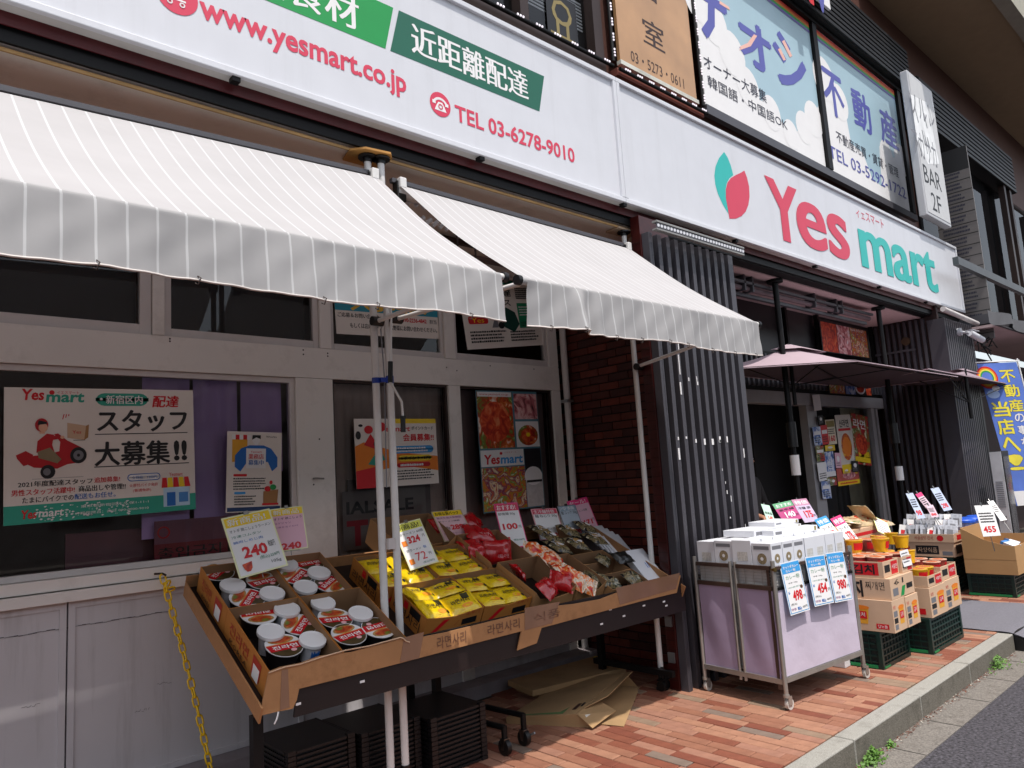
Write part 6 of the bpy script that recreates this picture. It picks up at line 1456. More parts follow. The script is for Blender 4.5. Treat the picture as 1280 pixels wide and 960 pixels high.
c.rect(.02, .0, .98, .10, PAPER, 2); c.text('CENTURY', .1, .03, .03, PURI, w=.8, L=3) if 0 else None
o = c.finish('cloth', None, None, Matrix(), parent=t); o.matrix_parent_inverse = Matrix(); o.matrix_basis = world_of(t).inverted() @ Mf
for mm in (o.data, o.children[0].data):
    for v in mm.vertices: v.co.x += (fh_-v.co.y)*shear
b = MB(); b.tube([of+uf*-.02+Vector((0, 0, .02)), of+uf*(fw_+.05)+Vector((0, 0, .02))], .009, PAPER, 8); b.tube([of+uf*(fw_+.02)+Vector((0, 0, .05)), Vector((of.x+uf.x*(fw_+.30), of.y+uf.y*(fw_+.3), 0))], .012, PAPER, 8); b.build('pole', t)
# slim kiosk
t = thing('slim_cabinet', 'slim upright cabinet, white side and black front, beside the blue banner', 'cabinet', (11.4, 2.9, 0))
ka, kc, kd = pix(1241, 566, 'y', 3.05), pix(1254, 567, 'y', 2.86), pix(1279, 569, 'y', 2.75)
b = MB(); b.box(11.30, 11.62, 2.86, 3.0, .05, 1.53, BLACK); b.build('body', t, bevel=.01); b = MB(); b.box(11.285, 11.299, 2.865, 2.995, .06, 1.52, mat('cabinet_white', '#c9cbcf', .4)); b.build('side_panel', t)
b = MB(); 
for k in range(14): b.box(11.281, 11.284, 2.89, 2.97, 1.12-k*.025, 1.128-k*.025, GREYI)
b.box(11.281, 11.284, 2.90, 2.96, .62, .68, GREYI); b.build('print', t)['kind'] = 'stuff'; b = MB(); b.box(11.33, 11.59, 2.856, 2.859, .3, 1.45, mat('dark_screen', '#0c0d0c', .08, coat=1)); b.build('screen', t)
# ================================================================== CART
CA = R(-5.5); CO = Vector((4.478, 2.495, 0)); CT = Matrix.Translation(CO) @ Matrix.Rotation(CA, 4, 'Z')
cart = thing('wheeled_cart', 'wheeled steel display cart with lilac cloth panels full of white food boxes', 'cart', CO)
CW, CD, CHt = .95, .64, .905
def cp(n, f, bev=0, par=cart):
    b = MB(); b.T = CT; f(b); o = b.build(n, par, bevel=bev)
    if n == 'wire_grid': o['kind'] = 'stuff'
    return o
CST = mat('cart_steel', '#a39f99', .35, metal=.6, var=.15, dirt=.3); RUST = mat('brown_rail', '#54423a', .45, metal=.4, var=.15)
for n_, (x, y) in enumerate(((0, 0), (CW, 0), (0, CD), (CW, CD))):
    cp('post', lambda b: b.tube([(x, y, .085), (x, y, CHt+.02)], .0145, CST, 10))
    cs = cp('caster', lambda b: (b.tube([(x+.022, y-.011, .034), (x+.022, y+.011, .034)], .034, mat('caster_white', '#c9c4bc', .4), 18), ))
    b = MB(); b.T = CT; b.tube([(x+.022, y-.014, .034), (x+.022, y+.014, .034)], .012, STEEL, 10); b.box(x-.004, x+.034, y-.017, y-.014, .03, .085, CST); b.box(x-.004, x+.034, y+.014, y+.017, .03, .085, CST); b.cyl((x, y, .078), .02, .018, CST, 14); b.build('fork', cs)
for y in (.295, .335): cp('post', lambda b: b.tube([(0, y, .13), (0, y, CHt)], .011, CST, 8))
cp('post', lambda b: b.box(-.006, .012, .03, .05, .12, CHt-.03, RUST))
for z in (.165,):
    cp('lower_rail', lambda b: b.box(.01, CW-.01, -.012, .008, z, z+.032, CST)); cp('lower_rail', lambda b: b.box(-.012, .008, .01, CD-.01, z-.01, z+.022, CST)); cp('lower_rail', lambda b: b.box(CW-.008, CW+.012, .01, CD, z, z+.03, CST)); cp('lower_rail', lambda b: b.box(0, CW, CD-.01, CD+.01, z, z+.03, CST))
cp('bottom_shelf', lambda b: b.box(.01, CW-.01, .01, CD-.01, .20, .215, CST))
for (y0, y1) in ((.02, .285), (.345, CD-.02)):
    cp('top_rail', lambda b: b.box(-.010, .012, y0, y1, .865, .89, RUST)); cp('middle_rail', lambda b: b.box(-.012, .010, y0, y1, .735, .762, RUST))
    cp('wire_grid', lambda b: [b.tube([(-.002, y0, .765+k*.02), (-.002, y1, .765+k*.02)], .0016, CST, 4) for k in range(5)]+[b.tube([(-.002, y0+(y1-y0)*k/4, .76), (-.002, y0+(y1-y0)*k/4, .865)], .0016, CST, 4) for k in range(5)])
    cp('cloth_panel', lambda b: b.grid(lambda u, v: (-.002+.006*math.sin(u*7+v*3)*math.sin(v*3.1), y1+(y0-y1)*u, .185+.55*v), 12, 12, LILACS))
cp('top_rail', lambda b: b.box(.015, CW-.015, -.012, .010, .865, .885, RUST)); cp('middle_rail', lambda b: b.box(.015, CW-.015, -.010, .008, .735, .752, BLKM))
cp('wire_grid', lambda b: [b.tube([(.015, -.002, .765+k*.02), (CW-.015, -.002, .765+k*.02)], .0016, CST, 4) for k in range(5)]+[b.tube([(.015+k*.066, -.002, .752), (.015+k*.066, -.002, .865)], .0016, CST, 4) for k in range(15)])
cp('cloth_panel', lambda b: b.grid(lambda u, v: (.02+(CW-.04)*u, -.004+.004*math.sin(u*13+v*2)*math.sin(v*3.1), .20+.535*v), 24, 12, LILAC))
cp('back_panel', lambda b: b.box(CW-.01, CW, .02, CD, .2, .86, LILAC)); 
b = MB(); b.T = CT; b.tube([(-.0, .01, .87), (-.004, -.02, .87)], .014, mat('brass_knob', '#a8925a', .3, metal=1), 10); b.build('knob', cart)
# white boxes in the cart
def foodbox(w_, d_, h_, i):
    b = MB(); b.box(0, w_, 0, d_, 0, h_, WB); p = MB()
    cz = h_*.40; GB = mat('bronze_disc', '#8f7f62', .4, var=.4, scale=90); 
    p.quad((-.0008, d_*.9, h_*.76), (-.0008, d_*.1, h_*.76), (-.0008, d_*.1, h_*.90), (-.0008, d_*.9, h_*.90), GREYI); p.disc((-.0012, d_/2, cz), min(d_*.30, .036), GB, 20, (-1, 0, 0)); p.disc((-.0018, d_/2, cz), .012, PAPER, 12, (-1, 0, 0))
    p.quad((w_*.1, -.0008, h_*.76), (w_*.9, -.0008, h_*.76), (w_*.9, -.0008, h_*.90), (w_*.1, -.0008, h_*.90), GREYI); p.disc((w_/2, -.0012, cz), min(w_*.3, .03), GB, 20, (0, -1, 0)); p.disc((w_/2, -.0018, cz), .01, PAPER, 12, (0, -1, 0))
    return b, p
cols_ = ['front edge', 'second row', 'third row', 'back edge']; n = 0
WBL = mat('white_box_plain', '#e2e3e6', .45, var=.02)
spots = []
for j in range(4):
    for i in range(7): spots.append((i, j))
prot = None
for i, j in spots:
    w_, d_, h_ = .122, .148, .165
    bb, pp = foodbox(w_, d_, h_, i)
    if prot is None:
        prot = (bb.build('food_box', bevel=.0015), None); pr2 = pp.build('print'); prot = (prot[0].data, pr2.data, prot[0], pr2); bpy.data.objects.remove(prot[2]); bpy.data.objects.remove(prot[3])
    o = bpy.data.objects.new('food_box', prot[0]); COL.objects.link(o)
    dzz = .865+.008*((i*3+j*5) % 3) if 1 else 0
    o.matrix_basis = CT @ Matrix.Translation((.022+i*.130+random.uniform(-.002, .002), .018+j*.153+random.uniform(-.002, .002), dzz)) @ Matrix.Rotation(R(random.uniform(-2, 2)), 4, 'Z')
    tag(o, 'white upright food box on the cart, %s, %s from the left end' % (cols_[j], ('first', 'second', 'third', 'fourth', 'fifth', 'sixth', 'last')[i]), 'box', 'white food boxes on the cart')
    if (i == 0 and j in (0, 2)) or (j == 0 and i in (0, 1, 2)) :
        q = bpy.data.objects.new('print', prot[1]); COL.objects.link(q); q.parent = o
    elif j == 0 or i == 0:
        q = MB(); 
        if j == 0: q.quad((.02, -.0008, .03), (.09, -.0008, .03), (.09, -.0008, .09), (.02, -.0008, .09), mat('pale_grey_print', '#c9c6c0', .5, var=.2, scale=80))
        else: q.quad((-.0008, .11, .03), (-.0008, .03, .03), (-.0008, .03, .09), (-.0008, .11, .09), MATS['pale_grey_print'])
        k = q.build('print', None); k.parent = o
b = MB(); b.T = CT; b.box(.03, CW-.03, .02, CD-.02, .216, .862, mat('inner_carton_fill', '#b9b6b4', .7)); tag(b.build('lower_boxes'), 'lower layers of white boxes filling the cart behind the wire grid', 'boxes', kind='stuff')
for k, (x0, y0, w_, d_, z_, h_) in enumerate(((.26, .30, .62, .26, 1.042, .045), (.34, .20, .50, .10, 1.042, .04), (.60, .36, .34, .22, 1.088, .03))):
    b = MB(); b.T = CT @ Matrix.Translation((x0, y0, z_)) @ Matrix.Rotation(R((2, -4, 3)[k]), 4, 'Z'); b.box(0, w_, 0, d_, 0, h_, WB)
    b2 = MB(); b2.T = b.T; b2.box(.02, .09, -.001, 0, .01, h_-.01, GREYI); b2.box(w_-.2, w_-.05, -.001, 0, .008, h_-.008, PAPER); b2.box(w_-.04, w_-.02, -.001, 0, .005, h_-.005, MATS['olive_flyer'])
    o = b.build('flat_box', bevel=.002); tag(o, 'flat white box lying on top of the cart boxes, %s' % ('the widest at the back', 'the narrow one in front', 'the topmost one')[k], 'box', 'flat white boxes on the cart'); q = b2.build('print', o)
# hanging blue edged cards on the cart
def bendf(v):
    return v
for k, (TL_, TR_, BL_, pc_) in enumerate((((973.6, 704.6), (997.8, 698.8), (986.5, 770.3), '498'), ((1005.5, 696.7), (1029.7, 693), (1012, 760), '454'), ((1031, 691.5), (1053, 688.6), (1040.8, 754.2), '980'))):
    nn = Vector((math.sin(CA)*1, -math.cos(CA), .0)).normalized(); nn = Vector((-.0958, -.99, .0)); yy = (2.445, 2.42, 2.395)[k]
    A, B, C_ = (pixp(*q, pix(*BL_, 'y', yy), Vector((-.0958, -.985, .12))) for q in (TL_, TR_, BL_)); M, w_, h_ = frame_from(A, B, C_)
    c = Card(w_, h_, mat('blue_edge', '#4ba3dc', .4), .002); c.rect(.0, .0, 1, 1, PAPER, 1); c.rect(.03, .02, .97, .98, MATS['blue_edge'], 2); c.rect(.06, .035, .94, .965, PAPER, 3)
    c.rect(.06, .78, .94, .965, LBLUE, 4); c.text('オットギカレー', .10, .87, .06, PAPER, w=.78, L=5, bold=.04); c.text('カレー粉', .2, .80, .05, PAPER, w=.5, L=5, bold=.04)
    c.text('カレー粉', .14, .66, .08, mat('sage_ink', '#8fae9a', .5), w=.7, L=4, bold=.03); c.text('中辛 100g', .22, .57, .035, PT, w=.45, L=4); c.text('100人前/甘口', .15, .49, .03, GRN, w=.6, L=4)
    c.ell(.82, .48, .07, .035, mat('brown_ink', '#5a3c28', .5), 4); c.text('¥', .10, .38, .06, BLUE, w=.1, L=4); c.text(pc_, .30, .24, .20, REDP, w=.48, L=5, off=.035); c.text('円', .82, .26, .06, PT, w=.10, L=5)
    c.text('(税込)', .12, .16, .05, PT, w=.3, L=4); c.text('特価', .08, .07, .05, VIO, w=.25, L=4); c.text('税込', .4, .06, .06, BLUE, w=.2, L=4, bold=.05); c.text('489円', .65, .07, .05, PT, w=.25, L=4)
    c.finish('price_card', 'blue edged price card reading %s hanging on the cart front, %s of three' % (pc_, ('left', 'middle', 'right')[k]), 'price card', M, 'price cards on the cart')
# cards standing behind the cart
def bcard(TL_, TR_, BL_, y, label, base, head, pr__, pm, hm=None, ht='特価'):
    nn = Vector((-.15, -.85, .5)).normalized(); A, B, C_ = (pixp(*q, pix(*BL_, 'y', y), nn) for q in (TL_, TR_, BL_)); M, w_, h_ = frame_from(A, B, C_)
    c = Card(w_, h_, base, .002)
    if hm: c.rect(0, .72, 1, 1, hm, 1); c.text(ht, .1, .77, .16, PAPER, w=.8, L=2, bold=.03)
    c.text(pr__, .30, .18, .30, pm, w=.5, L=3, off=.03); c.text('円', .83, .18, .12, PT, w=.12, L=3); c.text(head, .1, .55, .11, PT, w=.8, L=3, bold=.02)
    o = c.finish('price_card', label, 'price card', M, 'price cards behind the cart')
    q = MB(); q.tube([(w_*.4, h_, -.004), (w_*.4, h_+.015, 0)], .006, STEEL, 6); q.tube([(w_*.5, h_, -.006), (w_*.5, -.25, -.02)], .003, STEEL, 5); k = q.build('clip', None); k.parent = o
bcard((965, 630.6), (988, 625.6), (977.5, 654), 3.12, 'magenta and green price card reading 140 behind the cart', mat('magenta_paper', '#b8487e', .5), '激辛麺', '140', PAPER, mat('leaf_green_paper', '#6aa87c', .5), 'おすすめ')
bcard((988.7, 625), (1007.5, 623), (1002.5, 654), 3.12, 'mauve price card reading 175 right of the magenta card', mat('pale_violet_paper', '#c4b4cc', .5), '冷麺 袋', '175', REDP, mat('mauve_paper', '#c08aa4', .5))
bcard((951, 630), (961.5, 632), (953, 656), 3.0, 'pale green price card half hidden by the near slatted pillar', mat('mint_paper', '#b8d8c4', .5), '新商品', '140', REDP)
bcard((1017.5, 650), (1032, 644.5), (1037, 684), 2.9, 'white price card leaning right over the cart corner', PAPER, 'ラーメン', '578', REDP, LBLUE)
bcard((1037.5, 649), (1050, 643.5), (1058, 688), 2.85, 'pink headed price card beside the cart corner', PAPER, 'ラーメン', '378', REDP, PINKI)

# ================================================================== GREEN CRATES
def crate(x0, x1, y0, y1, z0, z1, label, bright=True, m=CRATE, nz=6):
    t = thing('plastic_crate', label, 'crate', (x0, y0, z0), 0, 'green plastic crates'); e = .008
    b = MB(); 
    for (a0, a1, c0, c1) in ((x0, x1, y0, y0+.02), (x0, x1, y1-.02, y1), (x0, x0+.02, y0+.02, y1-.02), (x1-.02, x1, y0+.02, y1-.02)):
        b.box(a0, a1, c0, c1, z1-.022, z1-.001, m); b.box(a0, a1, c0, c1, z0+.001, z0+.028, m)
    for x in (x0, x1-.03):
        for y in (y0, y1-.03): b.box(x, x+.03, y, y+.03, z0+.028, z1-.022, m)
    b.build('frame', t)
    n = max(3, int((z1-z0)/.05)); H_ = (z1-z0-.05)
    def wall_(ax):
        w = MB()
        L0, L1 = (x0+.03, x1-.03) if ax == 'y' else (y0+.03, y1-.03); base = (y0 if ax == 'y' else x0)
        for q in range(2):
            off = base+.004 if q == 0 else (y1 if ax == 'y' else x1)-.012
            for k in range(n):
                z = z0+.028+H_*k/n
                if ax == 'y': w.box(L0, L1, off, off+e, z+.012, z+H_/n-.004 if 0 else z+.022, m)
                else: w.box(off, off+e, L0, L1, z+.012, z+.022, m)
            nv = int((L1-L0)/.055)
            for k in range(nv+1):
                a = L0+(L1-L0)*k/nv
                if ax == 'y': w.box(a-.004, a+.004, off+.001, off+e-.001, z0+.028, z1-.022, m)
                else: w.box(off+.001, off+e-.001, a-.004, a+.004, z0+.028, z1-.022, m)
        w.build('lattice_wall', t)['kind'] = 'stuff'
    wall_('x'); wall_('y')
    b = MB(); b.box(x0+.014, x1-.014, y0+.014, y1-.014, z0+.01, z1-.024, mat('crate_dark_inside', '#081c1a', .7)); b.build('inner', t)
    if bright: b = MB(); b.box(x0-.004, x0-.0005, y0+.04, y1-.0, z0+.004, z0+.026, CRATEL); b.box(x0+.02, x0+.12, y0-.004, y0-.0005, z0+.004, z0+.018, CRATEL); b.build('bright_runner', t)['kind'] = 'stuff'
    return t
crate(5.70, 6.23, 2.38, 2.86, .003, .27, 'dark green crate nearest the cart under the cup noodle cartons')
crate(6.33, 7.05, 2.25, 2.70, .003, .27, 'dark green crate with yellow cup noodle cartons on it, beside the grey mat')
crate(9.12, 9.85, 2.36, 2.80, .003, .235, 'low green crate under the big plain brown carton')
crate(9.13, 9.75, 2.92, 3.44, .003, .20, 'lower green crate under the soup carton stack', False); crate(9.13, 9.75, 2.92, 3.44, .203, .395, 'upper green crate under the soup carton stack', False)
b = MB(); b.box(8.70, 8.78, 2.84, 2.88, .0, .24, mat('teal_crate', '#0f8a74', .4)); tag(b.build('teal_crate_corner'), 'bright teal crate edge showing behind the cup noodle cartons', 'crate')

def scarton(x0, x1, y0, y1, z0, z1, label, fl=None, ff=None, open_=False, m=CARDL, nm='carton'):
    """shut or open carton standing on the ground goods; fl/ff draw on left and front faces with fractions"""
    b = MB()
    if open_:
        th = .004
        b.box(x0, x0+th, y0, y1, z0, z1, m); b.box(x1-th, x1, y0, y1, z0, z1, m); b.box(x0+th, x1-th, y0, y0+th, z0, z1, m); b.box(x0+th, x1-th, y1-th, y1, z0, z1, m); b.box(x0+th, x1-th, y0+th, y1-th, z0, z0+th, m)
    else: b.box(x0, x1, y0, y1, z0, z1, m)
    o = b.build(nm, bevel=.0015); tag(o, label, 'box')
    p = MB()
    class A: pass
    def mk(face):
        a = A()
        def P(u, v, L):
            return (x0-.0008-.0006*L, y1+(y0-y1)*u, z0+(z1-z0)*v) if face == 'L' else (x0+(x1-x0)*u, y0-.0008-.0006*L, z0+(z1-z0)*v)
        a.rect = lambda u0, v0, u1, v1, mm, L=0: p.quad(P(u0, v0, L), P(u1, v0, L), P(u1, v1, L), P(u0, v1, L), mm)
        a.poly = lambda pts, mm, L=0: p.add([P(u, v, L) for u, v in pts], [tuple(range(len(pts)))], mm)
        a.ell = lambda cu, cv, ru, rv, mm, L=0: a.poly([(cu+ru*math.cos(k*.3927), cv+rv*math.sin(k*.3927)) for k in range(16)], mm, L)
        def text(t, u0, v0, u1, v1, mm, L=1, off=.0):
            vs, fs, a0, a1, b0, b1 = glyphs(t, off, 1); p.add([P(u0+(s_-a0)/(a1-a0)*(u1-u0), v0+(w_-b0)/(b1-b0)*(v1-v0), L) for s_, w_ in vs], fs, mm)
        a.text = text; return a
    if fl: fl(mk('L'))
    if ff: ff(mk('F'))
    if p.v: q = p.build('print', o)
    return o
CUPY = mat('cup_yellow_print', '#e0a02c', .5); 
def cupart(a, u, v, s, m1=CUPY):
    a.poly([(u-.12*s, v+.28), (u+.12*s, v+.28), (u+.09*s, v-.24), (u-.09*s, v-.24)], m1, 0); a.ell(u, v+.28, .13*s, .07, ORG, 1); a.rect(u-.085*s, v-.08, u+.085*s, v+.16, REDP, 2); a.text('김치', u-.06*s, v-.02, u+.06*s, v+.12, PAPER, 3)
def fa(a): cupart(a, .56, .46, 1.0); a.rect(.76, .10, .93, .26, REDP, 0); a.text('컵누들', .78, .13, .91, .23, PAPER, 1); 
def fb(a):
    a.text('농심', .06, .72, .22, .84, REDP); a.rect(.06, .48, .34, .66, GREYI); a.rect(.06, .28, .34, .44, INK); a.rect(.08, .08, .32, .24, GREYI); cupart(a, .66, .45, 1.7)
scarton(5.70, 5.94, 2.268, 2.80, .272, .50, 'cup noodle carton with red and yellow cup print, lower left on the first green crate', fa, fb)
scarton(5.943, 6.19, 2.262, 2.79, .272, .495, 'cup noodle carton with a red cup print, lower right on the first green crate', None, fb)
def fc(a): a.text('지', .46, .08, .62, .88, INK, 1, .04); a.text('찌개면', .66, .45, .92, .85, INK); 
def fd(a): a.rect(.08, .15, .30, .5, GREYI); a.poly([(.38, .05), (.52, .05), (.62, .5), (.48, .5)], GREEN1); a.rect(.66, .3, .92, .55, INK); a.text('61', .15, .65, .55, .9, INK)
scarton(5.72, 6.17, 2.27, 2.80, .502, .655, 'upper carton with big black Korean letter strokes on its side', fc, fd)
def fe(a): a.poly([(.10, .92), (.92, .92), (.92, .15), (.24, .15)], REDP, 0); a.text('김치', .50, .22, .86, .82, INK, 1, .03)
def ff_(a): a.rect(.08, .3, .42, .75, INK, 0); a.rect(.50, .1, .92, .9, REDP, 0); a.text('사발면', .55, .4, .88, .7, PAPER, 1)
tr1 = scarton(5.73, 6.02, 2.31, 2.76, .657, .775, 'open display carton with red kimchi print full of kimchi cup noodles', fe, ff_, True)
scarton(6.03, 6.24, 2.29, 2.72, .50 if 0 else .657, .775, 'small open carton with red label beside the kimchi display carton', None, ff_, True)
def fg(a): a.rect(.1, .1, .9, .3, REDP, 0); a.text('면', .2, .5, .6, .9, INK)
scarton(6.36, 6.72, 2.235, 2.66, .272, .50, 'cup noodle carton with a yellow cup print, left on the second green crate', fg, fb); scarton(6.725, 7.08, 2.24, 2.66, .272, .505, 'cup noodle carton with a yellow cup print, right on the second green crate', None, fb)
scarton(6.37, 6.70, 2.24, 2.64, .503, .59, 'open display tray of yellow cups, left on the second crate', None, ff_, True); scarton(6.71, 7.08, 2.25, 2.64, .508, .62, 'open display tray of orange cups, right on the second crate', None, ff_, True)
# cups
def ycup(body, lidm, nm):
    t = thing('instant_cup', '', 'noodle cup'); b = MB()
    b.lathe([(.045, 0), (.048, .002), (.064, .095), (.068, .099), (.068, .104)], body, 20); b.build('cup', t, local=True)
    b = MB(); b.lathe([(.068, .104), (.067, .107), (.0, .107)], lidm, 20); b.add([(.045*math.cos(k*.45), .045*math.sin(k*.45), .1078) for k in range(14)], [tuple(range(14))], mat('lid_print', '#c8683c', .4, var=.4, scale=60)); b.build('lid', t, local=True)
    b = MB(); b.grid(lambda u, v: ((.0655-.008*(1-v))*math.cos(R(200+90*u)), (.0655-.008*(1-v))*math.sin(R(200+90*u)), .03+.055*v), 8, 1, REDP); b.build('label', t, local=True)
    return t
YC0 = ycup(mat('yellow_cup', '#e6b41c', .35), mat('gold_lid', '#d8a83c', .3), ''); RC0 = ycup(mat('red_cup', '#a04a40', .35, var=.3, scale=40), mat('orange_foil', '#d8b094', .3, var=.2, scale=50), ''); u1 = [1]; u2 = [1]
def pc2(src, u, x, y, z, label, rot=0, tilt=0):
    o = src if u[0] else copy_tree(src); u[0] = 0
    o.matrix_basis = Matrix.Translation((x, y, z)) @ Matrix.Rotation(R(rot), 4, 'Z') @ Matrix.Rotation(R(tilt), 4, 'X'); o['label'] = label; o['group'] = 'cup noodles on the ground crates'
for i in range(2):
    for j in range(3):
        pc2(RC0, u2, 5.80+i*.145, 2.39+j*.13, .70, 'red kimchi noodle cup in the red printed open carton, %s %s' % (('left', 'right')[i], ('front', 'middle', 'back')[j]), random.uniform(-30, 30), 3)
pc2(YC0, u1, 6.0, 2.62, .80, 'yellow noodle cup standing high behind the red kimchi cups, nearer'); pc2(YC0, u1, 6.16, 2.48, .80, 'yellow noodle cup standing high beside the white sheet, farther', 40)
for k, (x, y, z, lb) in enumerate(((6.13, 2.37, .69, 'red cup in the small open carton, front'), (6.14, 2.52, .69, 'red cup in the small open carton, back'))): pc2(RC0, u2, x, y, z, lb, 20)
for k, (x, y, z, lb) in enumerate(((6.46, 2.33, .53, 'yellow cup at the front left of the yellow display tray'), (6.60, 2.33, .53, 'yellow cup at the front right of the yellow display tray'), (6.46, 2.47, .62, 'yellow cup stacked high at the back left of the yellow tray'), (6.60, 2.48, .63, 'yellow cup stacked high at the back right of the yellow tray'), (6.52, 2.59, .66, 'yellow cup at the very back of the yellow tray'))): pc2(YC0, u1, x, y, z, lb, 30*k)
for k, (x, y, lb) in enumerate(((6.80, 2.34, 'orange lidded cup, front left of the right tray'), (6.98, 2.35, 'orange lidded cup, front right of the right tray'), (6.80, 2.50, 'orange lidded cup, back left of the right tray'), (6.98, 2.50, 'orange lidded cup, back right of the right tray'))): pc2(RC0, u2, x, y, .545, lb, 50*k)
c = Card(.17, .12, PAPER, .001); lines(c, .1, .9, .2, .9, 4, GREYI); c.finish('paper_sheet', 'white printed sheet hanging over the small red carton', 'sheet', Matrix.Translation((6.05, 2.282, .70)) @ Matrix.Rotation(R(80), 4, 'X'))
# cartons further back between cart and cups
YB_ = 2.95; xl, xr_ = pix(1056, 680, 'y', YB_).x, pix(1107, 680, 'y', YB_).x; zt_ = pix(1080, 660, 'y', YB_).z
scarton(xl, xr_, YB_+.01, 3.42, .003, zt_-.17, 'plain brown carton at the bottom behind the cup cartons', m=CARD)
for k in range(3):
    w_ = (xr_-xl)/3; x = xl+k*w_; scarton(x, x+w_-.005, YB_, 3.30, zt_-.168, zt_, 'brown carton with red lettering in the back row, %s of three' % ('left', 'middle', 'right')[k], None, lambda a: (a.rect(.0, .62, 1, .80, REDP, 0), a.text('떡볶이', .1, .3, .9, .5, ORG), a.text('면사리', .2, .1, .8, .25, REDP)), m=CARDL)
TB = mat('tan_noodle_bag', '#c9b38c', .35, var=.25, scale=14, bump=.5, bscale=18, coat=.4)
for k, (px, py, rz, tx) in enumerate(((1064, 652, 20, 10), (1076, 652, -30, 25), (1090, 653, 40, 15), (1101, 655, 0, 10), (1078, 641, 60, 50))):
    def ta(a): a.poly([(.3*math.cos(q*.45), .32*math.sin(q*.45)) for q in range(14)], FOODR, 1); a.poly([(-.46, -.4), (-.34, -.4), (-.34, .4), (-.46, .4)], GREEN1, 1)
    bb, pp = packet(.25, .18, .035, TB, 90+k, ta, .007); p = pix(px, py, 'y', YB_+.1); bag('noodle_bag', bb, pp, 'tan noodle bag heaped on the back row cartons, %s' % ('leftmost', 'second from left', 'third from left', 'rightmost', 'upright one with a green top')[k], 'noodle bag', Matrix.Translation(p) @ Matrix.Rotation(R(rz), 4, 'Z') @ Matrix.Rotation(R(tx), 4, 'X'), 'noodle bags behind the cups')
for k, (px, py, y, lb) in enumerate(((1083, 676, 2.80, 'red cup lying at the back left of the kimchi carton'), (1097, 672, 2.82, 'yellow cup stacked on the back cups, left'), (1112, 668, 2.80, 'yellow cup stacked on the back cups, middle'), (1126, 672, 2.62, 'yellow cup stacked between the two cup stacks'), (1134, 690, 2.45, 'yellow cup at the left edge of the yellow tray'))):
    p = pix(px, py, 'y', y); pc2(RC0 if k == 0 else YC0, u2 if k == 0 else u1, p.x, p.y, p.z-.09, lb, 37*k, 4)
c = Card(.16, .26, mat('lime_sheet', '#e6e8a4', .5), .0015); c.rect(.06, .05, .94, .95, PAPER, 1); lines(c, .1, .9, .1, .9, 6, GREYI, .4, 2)
o = c.finish('price_card', 'pale yellow edged sheet seen edge on, slanting over the yellow cups', 'price card', Matrix.Translation(pix(1097, 664, 'y', 2.86)) @ Matrix.Rotation(R(-60), 4, 'Z') @ Matrix.Rotation(R(30), 4, 'X') @ Matrix.Rotation(R(35), 4, 'Y'))
scarton(5.60, 5.69, 2.62, 2.95, .003, .97, 'tall white printed box squeezed between the cart and the cup cartons', lambda a: (a.rect(.5, .55, .9, .9, REDP), a.rect(.55, .3, .85, .5, GREYI)), None, m=WB)
# blue crate
b = MB(); BLC = mat('blue_crate', '#2a3c78', .45, var=.1); b.box(8.0, 8.45, 3.35, 3.8, .003, .80, BLC)
for k in range(9): b.box(7.985, 7.999, 3.35, 3.8, .05+k*.085, .075+k*.085, BLC)
o = b.build('blue_crate_stack'); tag(o, 'stack of dark blue plastic crates behind the noodle bags', 'crate')
# far goods
def fh(a): a.rect(.30, .18, .72, .78, INK); a.text('자양식품', .34, .3, .69, .66, CARDL, 1); a.ell(.13, .62, .06, .18, REDP); a.text('농심', .08, .15, .2, .3, INKR); a.rect(.78, .12, .96, .4, GREYI)
scarton(9.13, 9.62, 2.89, 3.46, .398, .555, 'brown soup carton with a black printed label, lower of the pair on the far crates', fh, lambda a: (a.rect(.1, .2, .5, .8, INK),))
scarton(9.12, 9.62, 2.88, 3.46, .558, .65, 'shallow open carton with red print holding rows of silver pouches', lambda a: (a.text('사골곰탕 진국', .30, .3, .64, .8, INKR), a.ell(.76, .5, .06, .35, REDP)), lambda a: (a.rect(.2, .2, .6, .8, REDP),), True)
SP = mat('silver_pouch', '#b9bac0', .3, metal=.25, var=.25, scale=40, coat=.3)
pb0 = MB(); pb0.box(-.004, .004, -.055, .055, 0, .15, SP); pb0.box(-.0052, -.0041, -.03, .03, .03, .10, GREYI); pm_ = pb0.build('pouch').data; bpy.data.objects.remove(bpy.data.objects['pouch'])
pb1 = MB(); pb1.box(-.004, .004, -.055, .055, 0, .15, PAPER); pb1.box(-.0052, -.0041, -.035, .035, .04, .09, REDP); pm1 = pb1.build('pouch').data; bpy.data.objects.remove([o for o in bpy.data.objects if o.data is pm1][0])
wh = ['farthest left', 'second', 'third', 'fourth', 'fifth', 'sixth', 'seventh', 'eighth', 'ninth', 'tenth']
for r in range(3):
    for k in range(9):
        o = bpy.data.objects.new('soup_pouch', pm_ if (k*7+r*3) % 5 else pm1); COL.objects.link(o)
        o.matrix_basis = Matrix.Translation((9.17+r*.14, 3.42-k*.060, .60+r*.05)) @ Matrix.Rotation(R(20+random.uniform(-6, 6)), 4, 'Y') @ Matrix.Rotation(R(28+random.uniform(-14, 14)), 4, 'Z') @ Matrix.Rotation(R(random.uniform(-10, 10)), 4, 'X')
        tag(o, 'silver soup pouch in the shallow far carton, %s row, %s from the left' % (('front', 'middle', 'back')[r], wh[k] if k else 'first'), 'pouch', 'soup pouches in the far carton')
b = MB(); CARM = mat('plain_carton', '#b88e5e', .75, var=.05, scale=3)
x0, x1, y0, y1, z0 = 9.10, 9.85, 2.31, 2.80, .238
